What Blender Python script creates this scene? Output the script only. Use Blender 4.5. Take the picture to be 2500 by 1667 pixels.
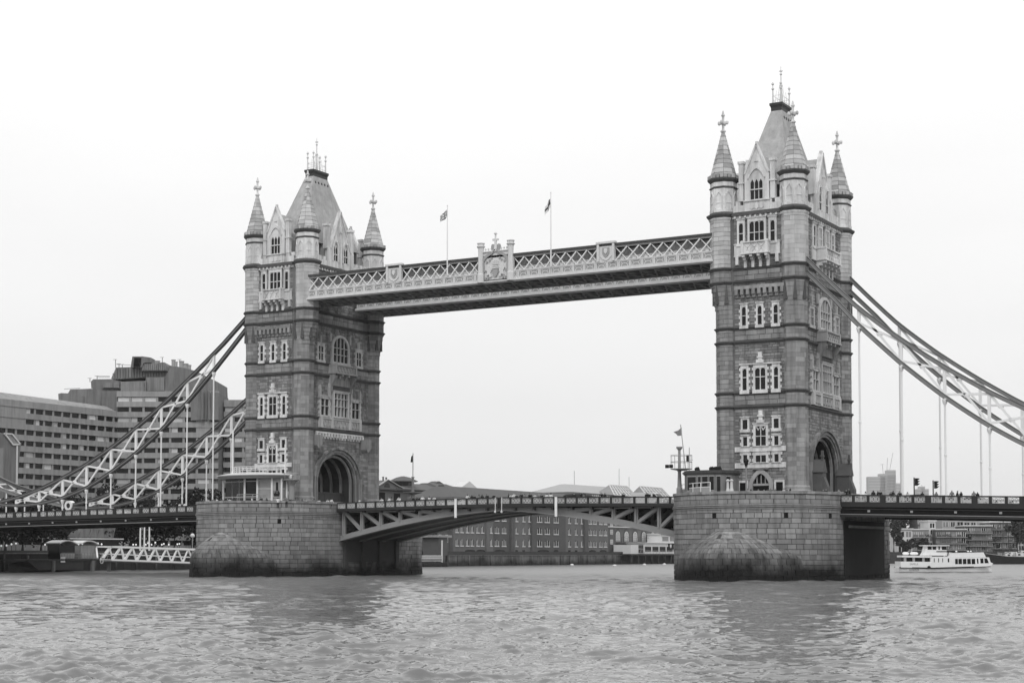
import bpy, math, random
import numpy as np
from mathutils import Vector, Matrix
random.seed(7)
rng = np.random.default_rng(11)
for o in list(bpy.data.objects):
    bpy.data.objects.remove(o)
scene = bpy.context.scene
COL = scene.collection
R = math.radians

# ------------------------------------------------------------------ camera, sky, sun, exposure
CAM = Vector((123.569, -221.575, 3.542))
FPX, YAW, PITCH, CYP = 4025.466, R(29.7954), R(3.04294), 1137.016
cd = bpy.data.cameras.new('camera')
cam = bpy.data.objects.new('camera', cd)
COL.objects.link(cam)
cam.location = CAM
cam.rotation_euler = (R(90) + PITCH, 0, YAW)
cd.sensor_width = 36
cd.lens = FPX / 2500 * 36
cd.shift_y = (CYP - 833.5) / 2500
cd.clip_start = 1
cd.clip_end = 12000
scene.camera = cam

SUN_EL, SUN_AZ = R(48), R(150)          # azimuth from +Y towards +X
w = bpy.data.worlds.new('World')
scene.world = w
w.use_nodes = True
nt = w.node_tree
nt.nodes.clear()
N = nt.nodes.new
out = N('ShaderNodeOutputWorld')
bg = N('ShaderNodeBackground')
tc = N('ShaderNodeTexCoord')
sep = N('ShaderNodeSeparateXYZ')
nt.links.new(tc.outputs['Generated'], sep.inputs[0])
ramp = N('ShaderNodeValToRGB')
cr = ramp.color_ramp
cr.elements[0].position = 0.0
cr.elements[0].color = (0.82, 0.82, 0.82, 1)
cr.elements[1].position = 1.0
cr.elements[1].color = (1.08, 1.08, 1.08, 1)
for p, v in ((0.10, 0.87), (0.20, 0.95), (0.30, 1.04)):
    e = cr.elements.new(p)
    e.color = (v, v, v, 1)
nt.links.new(sep.outputs[2], ramp.inputs[0])
ns = N('ShaderNodeTexNoise')
ns.inputs['Scale'].default_value = 2.2
ns.inputs['Detail'].default_value = 5
mp = N('ShaderNodeMapping')
mp.inputs['Scale'].default_value = (1, 1, 4)
nt.links.new(tc.outputs['Generated'], mp.inputs[0])
nt.links.new(mp.outputs[0], ns.inputs['Vector'])
mr = N('ShaderNodeMapRange')
mr.inputs[1].default_value, mr.inputs[2].default_value = 0.3, 0.7
mr.inputs[3].default_value, mr.inputs[4].default_value = 0.965, 1.035
nt.links.new(ns.outputs[0], mr.inputs[0])
mu = N('ShaderNodeVectorMath')
mu.operation = 'SCALE'
nt.links.new(ramp.outputs[0], mu.inputs[0])
nt.links.new(mr.outputs[0], mu.inputs['Scale'])
sky = N('ShaderNodeTexSky')
sky.sky_type = 'NISHITA'
sky.sun_disc = False
sky.sun_elevation = SUN_EL
sky.sun_rotation = SUN_AZ
sky.dust_density = 4
bw = N('ShaderNodeRGBToBW')
nt.links.new(sky.outputs[0], bw.inputs[0])
sk = N('ShaderNodeMath')
sk.operation = 'MULTIPLY'
sk.inputs[1].default_value = 0.01
nt.links.new(bw.outputs[0], sk.inputs[0])
ad = N('ShaderNodeVectorMath')
ad.operation = 'ADD'
nt.links.new(mu.outputs[0], ad.inputs[0])
nt.links.new(sk.outputs[0], ad.inputs[1])
nt.links.new(ad.outputs[0], bg.inputs[0])
bg.inputs[1].default_value = 1.0
nt.links.new(bg.outputs[0], out.inputs[0])

sl = bpy.data.lights.new('sun', 'SUN')
sl.energy = 1.0
sl.angle = R(18)
sl.color = (1, 1, 1)
sun = bpy.data.objects.new('sun', sl)
COL.objects.link(sun)
sd = Vector((math.sin(SUN_AZ) * math.cos(SUN_EL), math.cos(SUN_AZ) * math.cos(SUN_EL), math.sin(SUN_EL)))
sun.rotation_euler = (-sd).to_track_quat('-Z', 'Y').to_euler()
sun.location = (0, -100, 150)

vs = scene.view_settings
vs.view_transform = 'Standard'
vs.look = 'None'
vs.exposure = 0.0
vs.gamma = 1.0
vs.use_curve_mapping = False
scene.cycles.use_denoising = True
scene.cycles.max_bounces = 6
scene.cycles.diffuse_bounces = 3
scene.cycles.volume_bounces = 1

# ------------------------------------------------------------------ helpers
def px(u, v, X=None, Y=None, Z=None):
    """point of the place seen at a pixel of the 2500x1667 photograph, on a known plane"""
    a = (u - 1250) / FPX
    b = -(v - CYP) / FPX
    d0 = math.cos(PITCH) - b * math.sin(PITCH)
    r = Vector((math.cos(YAW) * a - math.sin(YAW) * d0, math.sin(YAW) * a + math.cos(YAW) * d0,
                math.sin(PITCH) + b * math.cos(PITCH)))
    if X is not None:
        t = (X - CAM.x) / r.x
    elif Y is not None:
        t = (Y - CAM.y) / r.y
    else:
        t = (Z - CAM.z) / r.z
    return CAM + r * t


WORG = {}


def reg(o, parent, wloc):
    COL.objects.link(o)
    if parent is not None:
        o.parent = parent
        o.location = Vector(wloc) - WORG[parent.name]
    else:
        o.location = wloc
    WORG[o.name] = Vector(wloc)
    return o


def tag(o, label=None, cat=None, group=None, kind=None):
    if label:
        o['label'] = label
    if cat:
        o['category'] = cat
    if group:
        o['group'] = group
    if kind:
        o['kind'] = kind
    return o


def thing(name, loc, label, cat, group=None):
    o = bpy.data.objects.new(name, None)
    o.empty_display_size = 1
    reg(o, None, loc)
    return tag(o, label, cat, group)


def mesh_obj(name, me, parent=None, wloc=(0, 0, 0)):
    return reg(bpy.data.objects.new(name, me), parent, wloc)


class Face:
    """a vertical facade frame: u along, n outward, z up"""
    def __init__(s, ox, oy, U, Nn):
        s.o = (ox, oy)
        s.U = U
        s.N = Nn
        s.flip = (U[0] * Nn[1] - U[1] * Nn[0]) < 0

    def p(s, u, n, z):
        return (s.o[0] + s.U[0] * u + s.N[0] * n, s.o[1] + s.U[1] * u + s.N[1] * n, z)


HEX = ((0, 3, 2, 1), (4, 5, 6, 7), (0, 1, 5, 4), (1, 2, 6, 5), (2, 3, 7, 6), (3, 0, 4, 7))


class MB:
    def __init__(s):
        s.v = []
        s.f = []
        s.m = []
        s.cur = 0

    def add(s, vs, fs):
        n = len(s.v)
        s.v += [tuple(p) for p in vs]
        s.f += [tuple(i + n for i in f) for f in fs]
        s.m += [s.cur] * len(fs)
        return s

    def hexa(s, pts):
        return s.add(pts, HEX)

    def box(s, x0, x1, y0, y1, z0, z1):
        return s.hexa(((x0, y0, z0), (x1, y0, z0), (x1, y1, z0), (x0, y1, z0),
                       (x0, y0, z1), (x1, y0, z1), (x1, y1, z1), (x0, y1, z1)))

    def fbox(s, F, u0, u1, n0, n1, z0, z1):
        return s.hexa([F.p(*q) for q in ((u0, n0, z0), (u1, n0, z0), (u1, n1, z0), (u0, n1, z0),
                                         (u0, n0, z1), (u1, n0, z1), (u1, n1, z1), (u0, n1, z1))])

    def fpoly(s, F, poly, n0, n1):
        k = len(poly)
        vs = [F.p(u, n0, z) for u, z in poly] + [F.p(u, n1, z) for u, z in poly]
        fs = [tuple(range(k))[::-1], tuple(range(k, 2 * k))]
        fs += [(i, (i + 1) % k, (i + 1) % k + k, i + k) for i in range(k)]
        return s.add(vs, fs)

    def fstrip(s, F, inner, outer, n0, n1):
        for i in range(len(inner) - 1):
            a, b, c, d = inner[i], inner[i + 1], outer[i + 1], outer[i]
            s.hexa([F.p(q[0], n0, q[1]) for q in (a, b, c, d)] + [F.p(q[0], n1, q[1]) for q in (a, b, c, d)])
        return s

    def bar(s, p, q, w, h, up=(0, 0, 1)):
        p, q, up = Vector(p), Vector(q), Vector(up)
        d = (q - p).normalized()
        a = d.cross(up)
        if a.length < 1e-4:
            a = d.cross(Vector((1, 0, 0)))
        a.normalize()
        b = a.cross(d)
        a = a * (w / 2)
        b = b * (h / 2)
        return s.hexa([p - a - b, p + a - b, p + a + b, p - a + b, q - a - b, q + a - b, q + a + b, q - a + b])

    def tube(s, pts, r, n=6):
        pts = [Vector(p) for p in pts]
        rs = r if isinstance(r, (list, tuple)) else [r] * len(pts)
        base = len(s.v)
        for i, p in enumerate(pts):
            d = (pts[min(i + 1, len(pts) - 1)] - pts[max(i - 1, 0)]).normalized()
            a = d.cross(Vector((0, 0, 1)))
            if a.length < 1e-3:
                a = Vector((1, 0, 0))
            a.normalize()
            b = a.cross(d)
            for k in range(n):
                t = 2 * math.pi * k / n
                s.v.append(tuple(p + a * (math.cos(t) * rs[i]) + b * (math.sin(t) * rs[i])))
        fs = []
        for i in range(len(pts) - 1):
            for k in range(n):
                fs.append((base + i * n + k, base + i * n + (k + 1) % n, base + (i + 1) * n + (k + 1) % n, base + (i + 1) * n + k))
        fs.append(tuple(range(base, base + n))[::-1])
        e = base + (len(pts) - 1) * n
        fs.append(tuple(range(e, e + n)))
        s.f += fs
        s.m += [s.cur] * len(fs)
        return s

    def lathe(s, cx, cy, prof, n=8, rot=None, sx=1, sy=1):
        rot = math.pi / n if rot is None else rot
        base = len(s.v)
        for r, z in prof:
            for k in range(n):
                t = 2 * math.pi * k / n + rot
                s.v.append((cx + math.cos(t) * r * sx, cy + math.sin(t) * r * sy, z))
        fs = []
        for i in range(len(prof) - 1):
            for k in range(n):
                fs.append((base + i * n + k, base + i * n + (k + 1) % n, base + (i + 1) * n + (k + 1) % n, base + (i + 1) * n + k))
        fs.append(tuple(range(base, base + n))[::-1])
        e = base + (len(prof) - 1) * n
        fs.append(tuple(range(e, e + n)))
        s.f += fs
        s.m += [s.cur] * len(fs)
        return s

    def prism(s, poly, z0, z1):
        k = len(poly)
        vs = [(x, y, z0) for x, y in poly] + [(x, y, z1) for x, y in poly]
        fs = [tuple(range(k))[::-1], tuple(range(k, 2 * k))]
        fs += [(i, (i + 1) % k, (i + 1) % k + k, i + k) for i in range(k)]
        return s.add(vs, fs)

    def ext(s, poly, d):
        """extrude a 3D polygon along a vector"""
        k = len(poly)
        d = Vector(d)
        vs = [tuple(p) for p in poly] + [tuple(Vector(p) + d) for p in poly]
        fs = [tuple(range(k))[::-1], tuple(range(k, 2 * k))]
        fs += [(i, (i + 1) % k, (i + 1) % k + k, i + k) for i in range(k)]
        return s.add(vs, fs)

    def mesh(s, name, mat, smooth=False):
        me = bpy.data.meshes.new(name)
        me.from_pydata(s.v, [], s.f)
        for m in (mat if isinstance(mat, (list, tuple)) else [mat]):
            me.materials.append(m)
        if any(s.m):
            me.polygons.foreach_set('material_index', s.m)
        if smooth:
            me.polygons.foreach_set('use_smooth', [True] * len(s.f))
        me.update()
        return me

    def build(s, name, mat, parent=None, smooth=False, wloc=(0, 0, 0)):
        return mesh_obj(name, s.mesh(name, mat, smooth), parent, wloc)


# unit block: back face full, front face a little smaller, so that joints are recessed
def unit_block(mat, e=0.47):
    b = MB()
    b.hexa(((-.5, 0, -.5), (.5, 0, -.5), (e, 1, -e), (-e, 1, -e), (-.5, 0, .5), (.5, 0, .5), (e, 1, e), (-e, 1, e)))
    return b.mesh('block', mat)


def place_block(name, me, parent, c, U, Nn, wd, dp, ht, tilt=None):
    o = bpy.data.objects.new(name, me)
    reg(o, parent, c)
    Zv = Vector((0, 0, 1)) if tilt is None else tilt
    U, Nn = Vector((U[0], U[1], 0)), Vector((Nn[0], Nn[1], 0))
    if tilt is not None:
        Nn = U.cross(Zv) if U.cross(Zv).dot(Nn) > 0 else -U.cross(Zv)
    M = Matrix((U * wd, Nn * dp, Zv * ht)).transposed().to_4x4()
    M.translation = o.location
    o.matrix_local = M
    return o


def copy_tree(o, parent=None):
    c = o.copy()
    COL.objects.link(c)
    c.parent = parent
    for ch in o.children:
        copy_tree(ch, c)
    return c


# ------------------------------------------------------------------ materials
MATS = {}


def mat(name, val, rough=0.8, var=0.15, scale=0.6, isl=0.0, bump=0.0, bscale=4.0, spec=0.25, streak=0.0, tide=None, metal=0.0, pw=0.0, emit=0.0, objr=0.0):
    m = bpy.data.materials.new(name)
    m.use_nodes = True
    t = m.node_tree
    bs = t.nodes['Principled BSDF']
    bs.inputs['Roughness'].default_value = rough
    bs.inputs['Metallic'].default_value = metal
    bs.inputs['Specular IOR Level'].default_value = spec
    nn = t.nodes.new
    lk = t.links.new
    geo = nn('ShaderNodeNewGeometry')

    def math_(op, a, b=None, c=None):
        q = nn('ShaderNodeMath')
        q.operation = op
        for i, x in enumerate((a, b, c)):
            if x is None:
                continue
            if hasattr(x, 'links'):
                lk(x, q.inputs[i])
            else:
                q.inputs[i].default_value = x
        return q.outputs[0]

    def noise(sc, det=4, vec=None, rgh=0.6):
        q = nn('ShaderNodeTexNoise')
        q.inputs['Scale'].default_value = sc
        q.inputs['Detail'].default_value = det
        q.inputs['Roughness'].default_value = rgh
        lk(vec if vec is not None else geo.outputs['Position'], q.inputs['Vector'])
        return q.outputs[0]

    def mapped(scl):
        q = nn('ShaderNodeMapping')
        q.inputs['Scale'].default_value = scl
        lk(geo.outputs['Position'], q.inputs[0])
        return q.outputs[0]

    fac = math_('MULTIPLY_ADD', noise(scale), 2 * var, 1 - var)
    if var > 0:
        fac = math_('MULTIPLY', fac, math_('MULTIPLY_ADD', noise(scale * 6.3, 3), var, 1 - var * .5))
    if isl > 0:
        oi = nn('ShaderNodeObjectInfo')
        rr = math_('FRACT', math_('ADD', math_('MULTIPLY', oi.outputs['Random'], 7.31), math_('MULTIPLY', geo.outputs['Random Per Island'], 3.77)))
        fac = math_('MULTIPLY', fac, math_('MULTIPLY_ADD', rr, 2 * isl, 1 - isl))
    if objr > 0:
        oi = nn('ShaderNodeObjectInfo')
        fac = math_('MULTIPLY', fac, math_('MULTIPLY_ADD', oi.outputs['Random'], 2 * objr, 1 - objr))
    if streak > 0:
        sN = noise(1.0, 4, mapped((1.3, 1.3, 0.12)))
        q = nn('ShaderNodeMapRange')
        q.inputs[1].default_value, q.inputs[2].default_value = 0.42, 0.72
        q.inputs[3].default_value, q.inputs[4].default_value = 1.0, 1 - streak
        lk(sN, q.inputs[0])
        fac = math_('MULTIPLY', fac, q.outputs[0])
    col = math_('MULTIPLY', fac, val)
    if tide is not None:
        sp = nn('ShaderNodeSeparateXYZ')
        lk(geo.outputs['Position'], sp.inputs[0])
        zz = math_('ADD', sp.outputs[2], math_('ADD', math_('MULTIPLY_ADD', noise(0.17, 3), 5.0, -2.5), math_('MULTIPLY_ADD', noise(0.6, 4), 1.6, -.8)))
        for lo, hi, dark in tide:
            q = nn('ShaderNodeMapRange')
            q.inputs[1].default_value, q.inputs[2].default_value = lo, hi
            q.inputs[3].default_value, q.inputs[4].default_value = dark, 1.0
            lk(zz, q.inputs[0])
            col = math_('MULTIPLY', col, q.outputs[0])
    lk(col, bs.inputs['Base Color'])
    if bump > 0:
        bn = nn('ShaderNodeBump')
        bn.inputs['Strength'].default_value = bump
        bn.inputs['Distance'].default_value = 0.1
        lk(noise(bscale, 5), bn.inputs['Height'])
        lk(bn.outputs[0], bs.inputs['Normal'])
    if emit > 0:
        bs.inputs['Emission Color'].default_value = (1, 1, 1, 1)
        bs.inputs['Emission Strength'].default_value = emit
    m.diffuse_color = (val, val, val, 1)
    MATS[name] = m
    return m


M = MATS
mat('rubble_stone', 0.25, isl=.34, var=.30, scale=.28, bump=.8, bscale=3, streak=.5)
mat('ashlar_stone', 0.29, isl=.24, var=.28, scale=.22, bump=.35, bscale=5, streak=.40)
mat('tower_core', 0.22, var=.2)
mat('portland_trim', 0.70, var=.20, scale=1.0, streak=.38, isl=.08, bump=.2)
mat('upper_stone', 0.74, var=.26, scale=.6, streak=.42, bump=.25, isl=.08)
mat('spire_stone', 0.42, isl=.34, var=.2, scale=.8, bump=.3)
mat('string_stone', 0.095, var=.35, scale=.9, bump=.3)  # shadow and dirt of the ledges put into one dark stone colour
mat('slate_roof', 0.40, var=.36, scale=.9, bump=.5, bscale=2.5, streak=.18)
mat('lead_dark', 0.045, var=.2, rough=.5)
mat('dark_slate', 0.09, var=.2, rough=.7)  # shade below the roof eaves put into the slate colour
mat('granite_pier', 0.27, isl=.22, var=.22, scale=.25, bump=.35, bscale=4, streak=.35, tide=((0.8, 2.9, .08), (1.6, 6.5, .58)))
mat('cutwater_stone', 0.27, isl=.2, var=.5, scale=.25, bump=.35, streak=.62, tide=((0.9, 3.3, .09), (2.0, 6.2, .45)))
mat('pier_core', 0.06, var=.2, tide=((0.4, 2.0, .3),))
mat('steel_dark', 0.022, var=.25, rough=.55, spec=.4)
mat('steel_chord', 0.05, var=.2, rough=.5, spec=.4)
mat('steel_mid', 0.26, var=.14, rough=.55, spec=.35)
mat('steel_pale', 0.68, var=.1, rough=.5, spec=.35, streak=.12)
mat('white_paint', 0.80, var=.05, rough=.5, spec=.35)
mat('glass_dark', 0.012, var=.3, rough=.15, spec=.22)
mat('glass_grey', 0.22, var=.25, rough=.15, spec=.5)
mat('black_void', 0.008, var=.2, rough=.9)
mat('brick_wall', 0.145, var=.18, scale=.3, bump=.2, isl=.0, streak=.15)
mat('brick_dark', 0.095, var=.2, scale=.3)
mat('concrete', 0.31, var=.16, scale=.12, streak=.3, bump=.2)
mat('concrete_dark', 0.17, var=.2, scale=.15, streak=.35)
mat('concrete_rib', 0.23, var=.2, scale=.2, streak=.4, isl=.12)
mat('curtain_pale', 0.55, var=.15, objr=.25)
mat('timber_wall', 0.14, var=.3, scale=.5, isl=.25, streak=.5, tide=((0.6, 2.4, .2),))
mat('render_white', 0.62, var=.08)
mat('render_grey', 0.36, var=.12)
mat('roof_tile', 0.105, var=.18, scale=.3)
mat('asphalt', 0.05, var=.2)
mat('paving', 0.2, var=.2)
mat('earth', 0.05, var=.3)
mat('mud', 0.02, var=.3)
mat('leaf_dark', 0.013, var=.3, isl=.45, rough=.7)
mat('leaf_mid', 0.04, var=.3, isl=.45, rough=.7)
mat('bark', 0.05, var=.3)
mat('cloth_white', 0.72, var=.05)
mat('cloth_black', 0.018, var=.2)
mat('cloth_grey', 0.20, var=.2)
mat('skin', 0.36, var=.05)
mat('hair', 0.03, var=.1)
mat('rubber', 0.015, var=.2)
mat('car_dark', 0.03, rough=.3, spec=.5)
mat('car_pale', 0.62, rough=.3, spec=.5, var=.03)
mat('lamp_glass', 0.85, rough=.3, emit=.4)
mat('concrete_top', 0.19, var=.2, scale=.15, streak=.4)
mat('chain_pale', 0.40, var=.12, rough=.5, streak=.15)  # chain_steel lightened: sky flare on the nearer tower's chains put into the colour
mat('chain_steel', 0.085, var=.2, rough=.5, spec=.4)
mat('soffit_grey', 0.085, var=.25)
mat('shelter_stone', 0.11, var=.25, isl=.1)
mat('recess_dark', 0.016, var=.3, streak=.3)  # shadow on the nearer pier's side wall as a dark colour
mat('tunnel_lining', 0.045, var=.2)
mat('trim_light', 0.56, var=.2, streak=.3)
mat('trim_grey', 0.40, var=.12, streak=.2)
mat('pontoon_grey', 0.05, var=.2)
mat('far_concrete', 0.42, var=.15)  # kept pale so that the far towers' haze sits in the colour
mat('far_dark', 0.33, var=.2)  # window bands with distance haze painted into their tone
mat('parapet_pale', 0.60, var=.1, streak=.1)
mat('glass_clear', 0.30, rough=.2, spec=.5, var=.2)

mat('upper_ashlar', 0.52, isl=.16, var=.18, scale=.3, bump=.25, bscale=5, streak=.2)  # paler stone of the top stage, with its brighter light and flare painted in
BLOCK_UP = unit_block(M['upper_ashlar'], .492)
BLOCK_PIER = unit_block(M['granite_pier'])
BLOCK_ASH = unit_block(M['ashlar_stone'], .492)
BLOCK_CUT = unit_block(M['cutwater_stone'])

# ------------------------------------------------------------------ the river and the land
def build_water():
    nr, na = 1400, 740
    r = 1 / np.linspace(1 / math.sqrt(14.0), 1 / math.sqrt(1500.0), nr) ** 2
    a = np.linspace(R(-34), R(34), na)
    rr, aa = np.meshgrid(r, a, indexing='ij')
    az = aa - YAW
    X = CAM.x + np.sin(az) * rr
    Y = CAM.y + np.cos(az) * rr
    Zh = np.zeros_like(X)
    dr = np.gradient(r)[:, None]
    g = np.random.default_rng(5)
    for i in range(110):
        lam = 0.28 * (7 / .28) ** (g.random() ** 1.25)
        th = g.normal(R(100), R(46))
        k = 2 * math.pi / lam
        amp = 0.0062 * lam ** 0.60
        if lam > 2.2:
            amp *= .75
        fade = np.clip((lam / (2.2 * np.maximum(dr, rr * (a[1] - a[0]))) - .6) / 1.2, 0, 1)
        if lam > 2.6:
            # longer waves stand higher farther along the view axis
            fade = fade * (1 + 1.3 * np.clip((Y * .87 - X * .5 + 130) / 130, 0, 1))
        ph = k * (math.cos(th) * X + math.sin(th) * Y) + g.random() * 6.28
        Zh += fade * amp * (np.sin(ph) - .32 * np.cos(2 * ph))
    # long patches where the stream runs rougher or smoother
    patch = np.zeros_like(X)
    for i in range(26):
        lam = 5 * (70 / 5) ** g.random()
        th = g.random() * 6.28
        patch += np.sin(2 * math.pi / lam * (math.cos(th) * X + math.sin(th) * Y) + g.random() * 6.28)
    patch = patch / math.sqrt(13)
    Zh *= np.clip(.9 + .26 * patch, .45, 1.45)
    co = np.stack([X, Y, Zh], -1).reshape(-1, 3).astype(np.float32)
    idx = np.arange(nr * na).reshape(nr, na)
    f = np.stack([idx[:-1, :-1], idx[:-1, 1:], idx[1:, 1:], idx[1:, :-1]], -1).reshape(-1, 4)
    me = bpy.data.meshes.new('river_water')
    me.vertices.add(len(co))
    me.vertices.foreach_set('co', co.ravel())
    me.loops.add(f.size)
    me.loops.foreach_set('vertex_index', f.ravel().astype(np.int32))
    me.polygons.add(len(f))
    me.polygons.foreach_set('loop_start', (np.arange(len(f)) * 4).astype(np.int32))
    me.polygons.foreach_set('use_smooth', np.ones(len(f), bool))
    me.update(calc_edges=True)
    m = bpy.data.materials.new('river_water')
    m.use_nodes = True
    t = m.node_tree
    bs = t.nodes['Principled BSDF']
    bs.inputs['Base Color'].default_value = (.15, .15, .15, 1)
    bs.inputs['Roughness'].default_value = .05
    bs.inputs['IOR'].default_value = 1.33
    geo = t.nodes.new('ShaderNodeNewGeometry')
    # roughness rises along the view axis, for far waves too fine for the mesh
    dt = t.nodes.new('ShaderNodeVectorMath')
    dt.operation = 'DOT_PRODUCT'
    dt.inputs[1].default_value = (-.5, .87, 0)
    t.links.new(geo.outputs['Position'], dt.inputs[0])
    rm = t.nodes.new('ShaderNodeMapRange')
    rm.interpolation_type = 'SMOOTHSTEP'
    rm.inputs[1].default_value, rm.inputs[2].default_value = -150, 20
    rm.inputs[3].default_value, rm.inputs[4].default_value = .05, .30
    t.links.new(dt.outputs['Value'], rm.inputs[0])
    t.links.new(rm.outputs[0], bs.inputs['Roughness'])
    last = None
    # wavelets drawn out across the stream
    for sa, sb, st in ((.5, 1.3, .05), (.10, .42, .22)):
        cmb = t.nodes.new('ShaderNodeCombineXYZ')
        for k, dv in enumerate(((.87 * sa, .5 * sa, 0), (-.5 * sb, .87 * sb, 0))):
            dd = t.nodes.new('ShaderNodeVectorMath')
            dd.operation = 'DOT_PRODUCT'
            dd.inputs[1].default_value = dv
            t.links.new(geo.outputs['Position'], dd.inputs[0])
            t.links.new(dd.outputs['Value'], cmb.inputs[k])
        mpn = cmb
        nz = t.nodes.new('ShaderNodeTexNoise')
        nz.inputs['Scale'].default_value = 1
        nz.inputs['Detail'].default_value = 3
        nz.inputs['Roughness'].default_value = .62
        t.links.new(mpn.outputs[0], nz.inputs['Vector'])
        bn = t.nodes.new('ShaderNodeBump')
        bn.inputs['Strength'].default_value = 1
        bn.inputs['Distance'].default_value = st
        t.links.new(nz.outputs[0], bn.inputs['Height'])
        if last:
            t.links.new(last.outputs[0], bn.inputs['Normal'])
        last = bn
    t.links.new(last.outputs[0], bs.inputs['Normal'])
    me.materials.append(m)
    o = mesh_obj('river_water', me)
    tag(o, 'choppy grey river water filling the foreground', 'water', kind='structure')


build_water()
b = MB()
# river bed sheet far below, reaching the horizon, and the north and east banks as raised land
b.add([(-6000, -3000, -4), (6000, -3000, -4), (6000, 9000, -4), (-6000, 9000, -4)], [(0, 1, 2, 3)])
tag(b.build('ground', M['mud']), 'river bed and low ground reaching the horizon', 'ground', kind='structure')
BANK = [(-123.5, -900), (-123.5, 352), (-60, 368), (-20, 385), (60, 430), (700, 760)]
b = MB()
b.prism([(x, y) for x, y in BANK] + [(3000, 3000), (-3000, 6000), (-5000, -900)], -3.5, 4.2)
tag(b.build('embankment', M['earth']), 'far river bank land behind the river wall', 'embankment', kind='structure')
# ------------------------------------------------------------------ bridge towers
def loft(b, rings, n=8, rot=None):
    rot = math.pi / n if rot is None else rot
    base = len(b.v)
    for cx, cy, r, z in rings:
        for k in range(n):
            t = 2 * math.pi * k / n + rot
            b.v.append((cx + math.cos(t) * r, cy + math.sin(t) * r, z))
    fs = []
    for i in range(len(rings) - 1):
        for k in range(n):
            fs.append((base + i * n + k, base + i * n + (k + 1) % n, base + (i + 1) * n + (k + 1) % n, base + (i + 1) * n + k))
    fs.append(tuple(range(base, base + n))[::-1])
    e = base + (len(rings) - 1) * n
    fs.append(tuple(range(e, e + n)))
    b.f += fs
    b.m += [b.cur] * len(fs)


def frus(b, hx0, hy0, z0, hx1, hy1, z1, cx=0, cy=0):
    b.hexa([(cx - hx0, cy - hy0, z0), (cx + hx0, cy - hy0, z0), (cx + hx0, cy + hy0, z0), (cx - hx0, cy + hy0, z0),
            (cx - hx1, cy - hy1, z1), (cx + hx1, cy - hy1, z1), (cx + hx1, cy + hy1, z1), (cx - hx1, cy + hy1, z1)])


def arch_curve(u, hw, zs, rise, n=12, pointed=False):
    pts = []
    for i in range(n + 1):
        t = math.pi * (1 - i / n)
        c, s_ = math.cos(t), math.sin(t)
        if pointed:
            s_ = math.sin(t) ** .8 * (1 - .0) if abs(c) > 1e-6 else 1
            s_ = (1 - abs(c) ** 1.55) ** .72
        pts.append((u + hw * c, zs + rise * s_))
    return pts


def stones(b, F, u0, u1, z0, z1, ch=.42, wl=(.5, 1.15), skip=None, dmin=.03, dmax=.09):
    z = z0
    while z < z1 - .15:
        h = min(ch * random.uniform(.8, 1.2), z1 - z)
        u = u0
        while u < u1 - .05:
            wd = min(random.uniform(*wl), u1 - u)
            if u1 - u - wd < .25:
                wd = u1 - u
            if skip is None or not (skip(u + .08, z + h / 2) or skip(u + wd - .08, z + h / 2)):
                d = random.uniform(dmin, dmax)
                g = .022
                q = .02
                b.hexa([F.p(*c) for c in ((u + g, 0, z + g), (u + wd - g, 0, z + g), (u + wd - g - q, d, z + g + q), (u + g + q, d, z + g + q),
                                          (u + g, 0, z + h - g), (u + wd - g, 0, z + h - g), (u + wd - g - q, d, z + h - g - q), (u + g + q, d, z + h - g - q))])
            u += wd
        z += h


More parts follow.
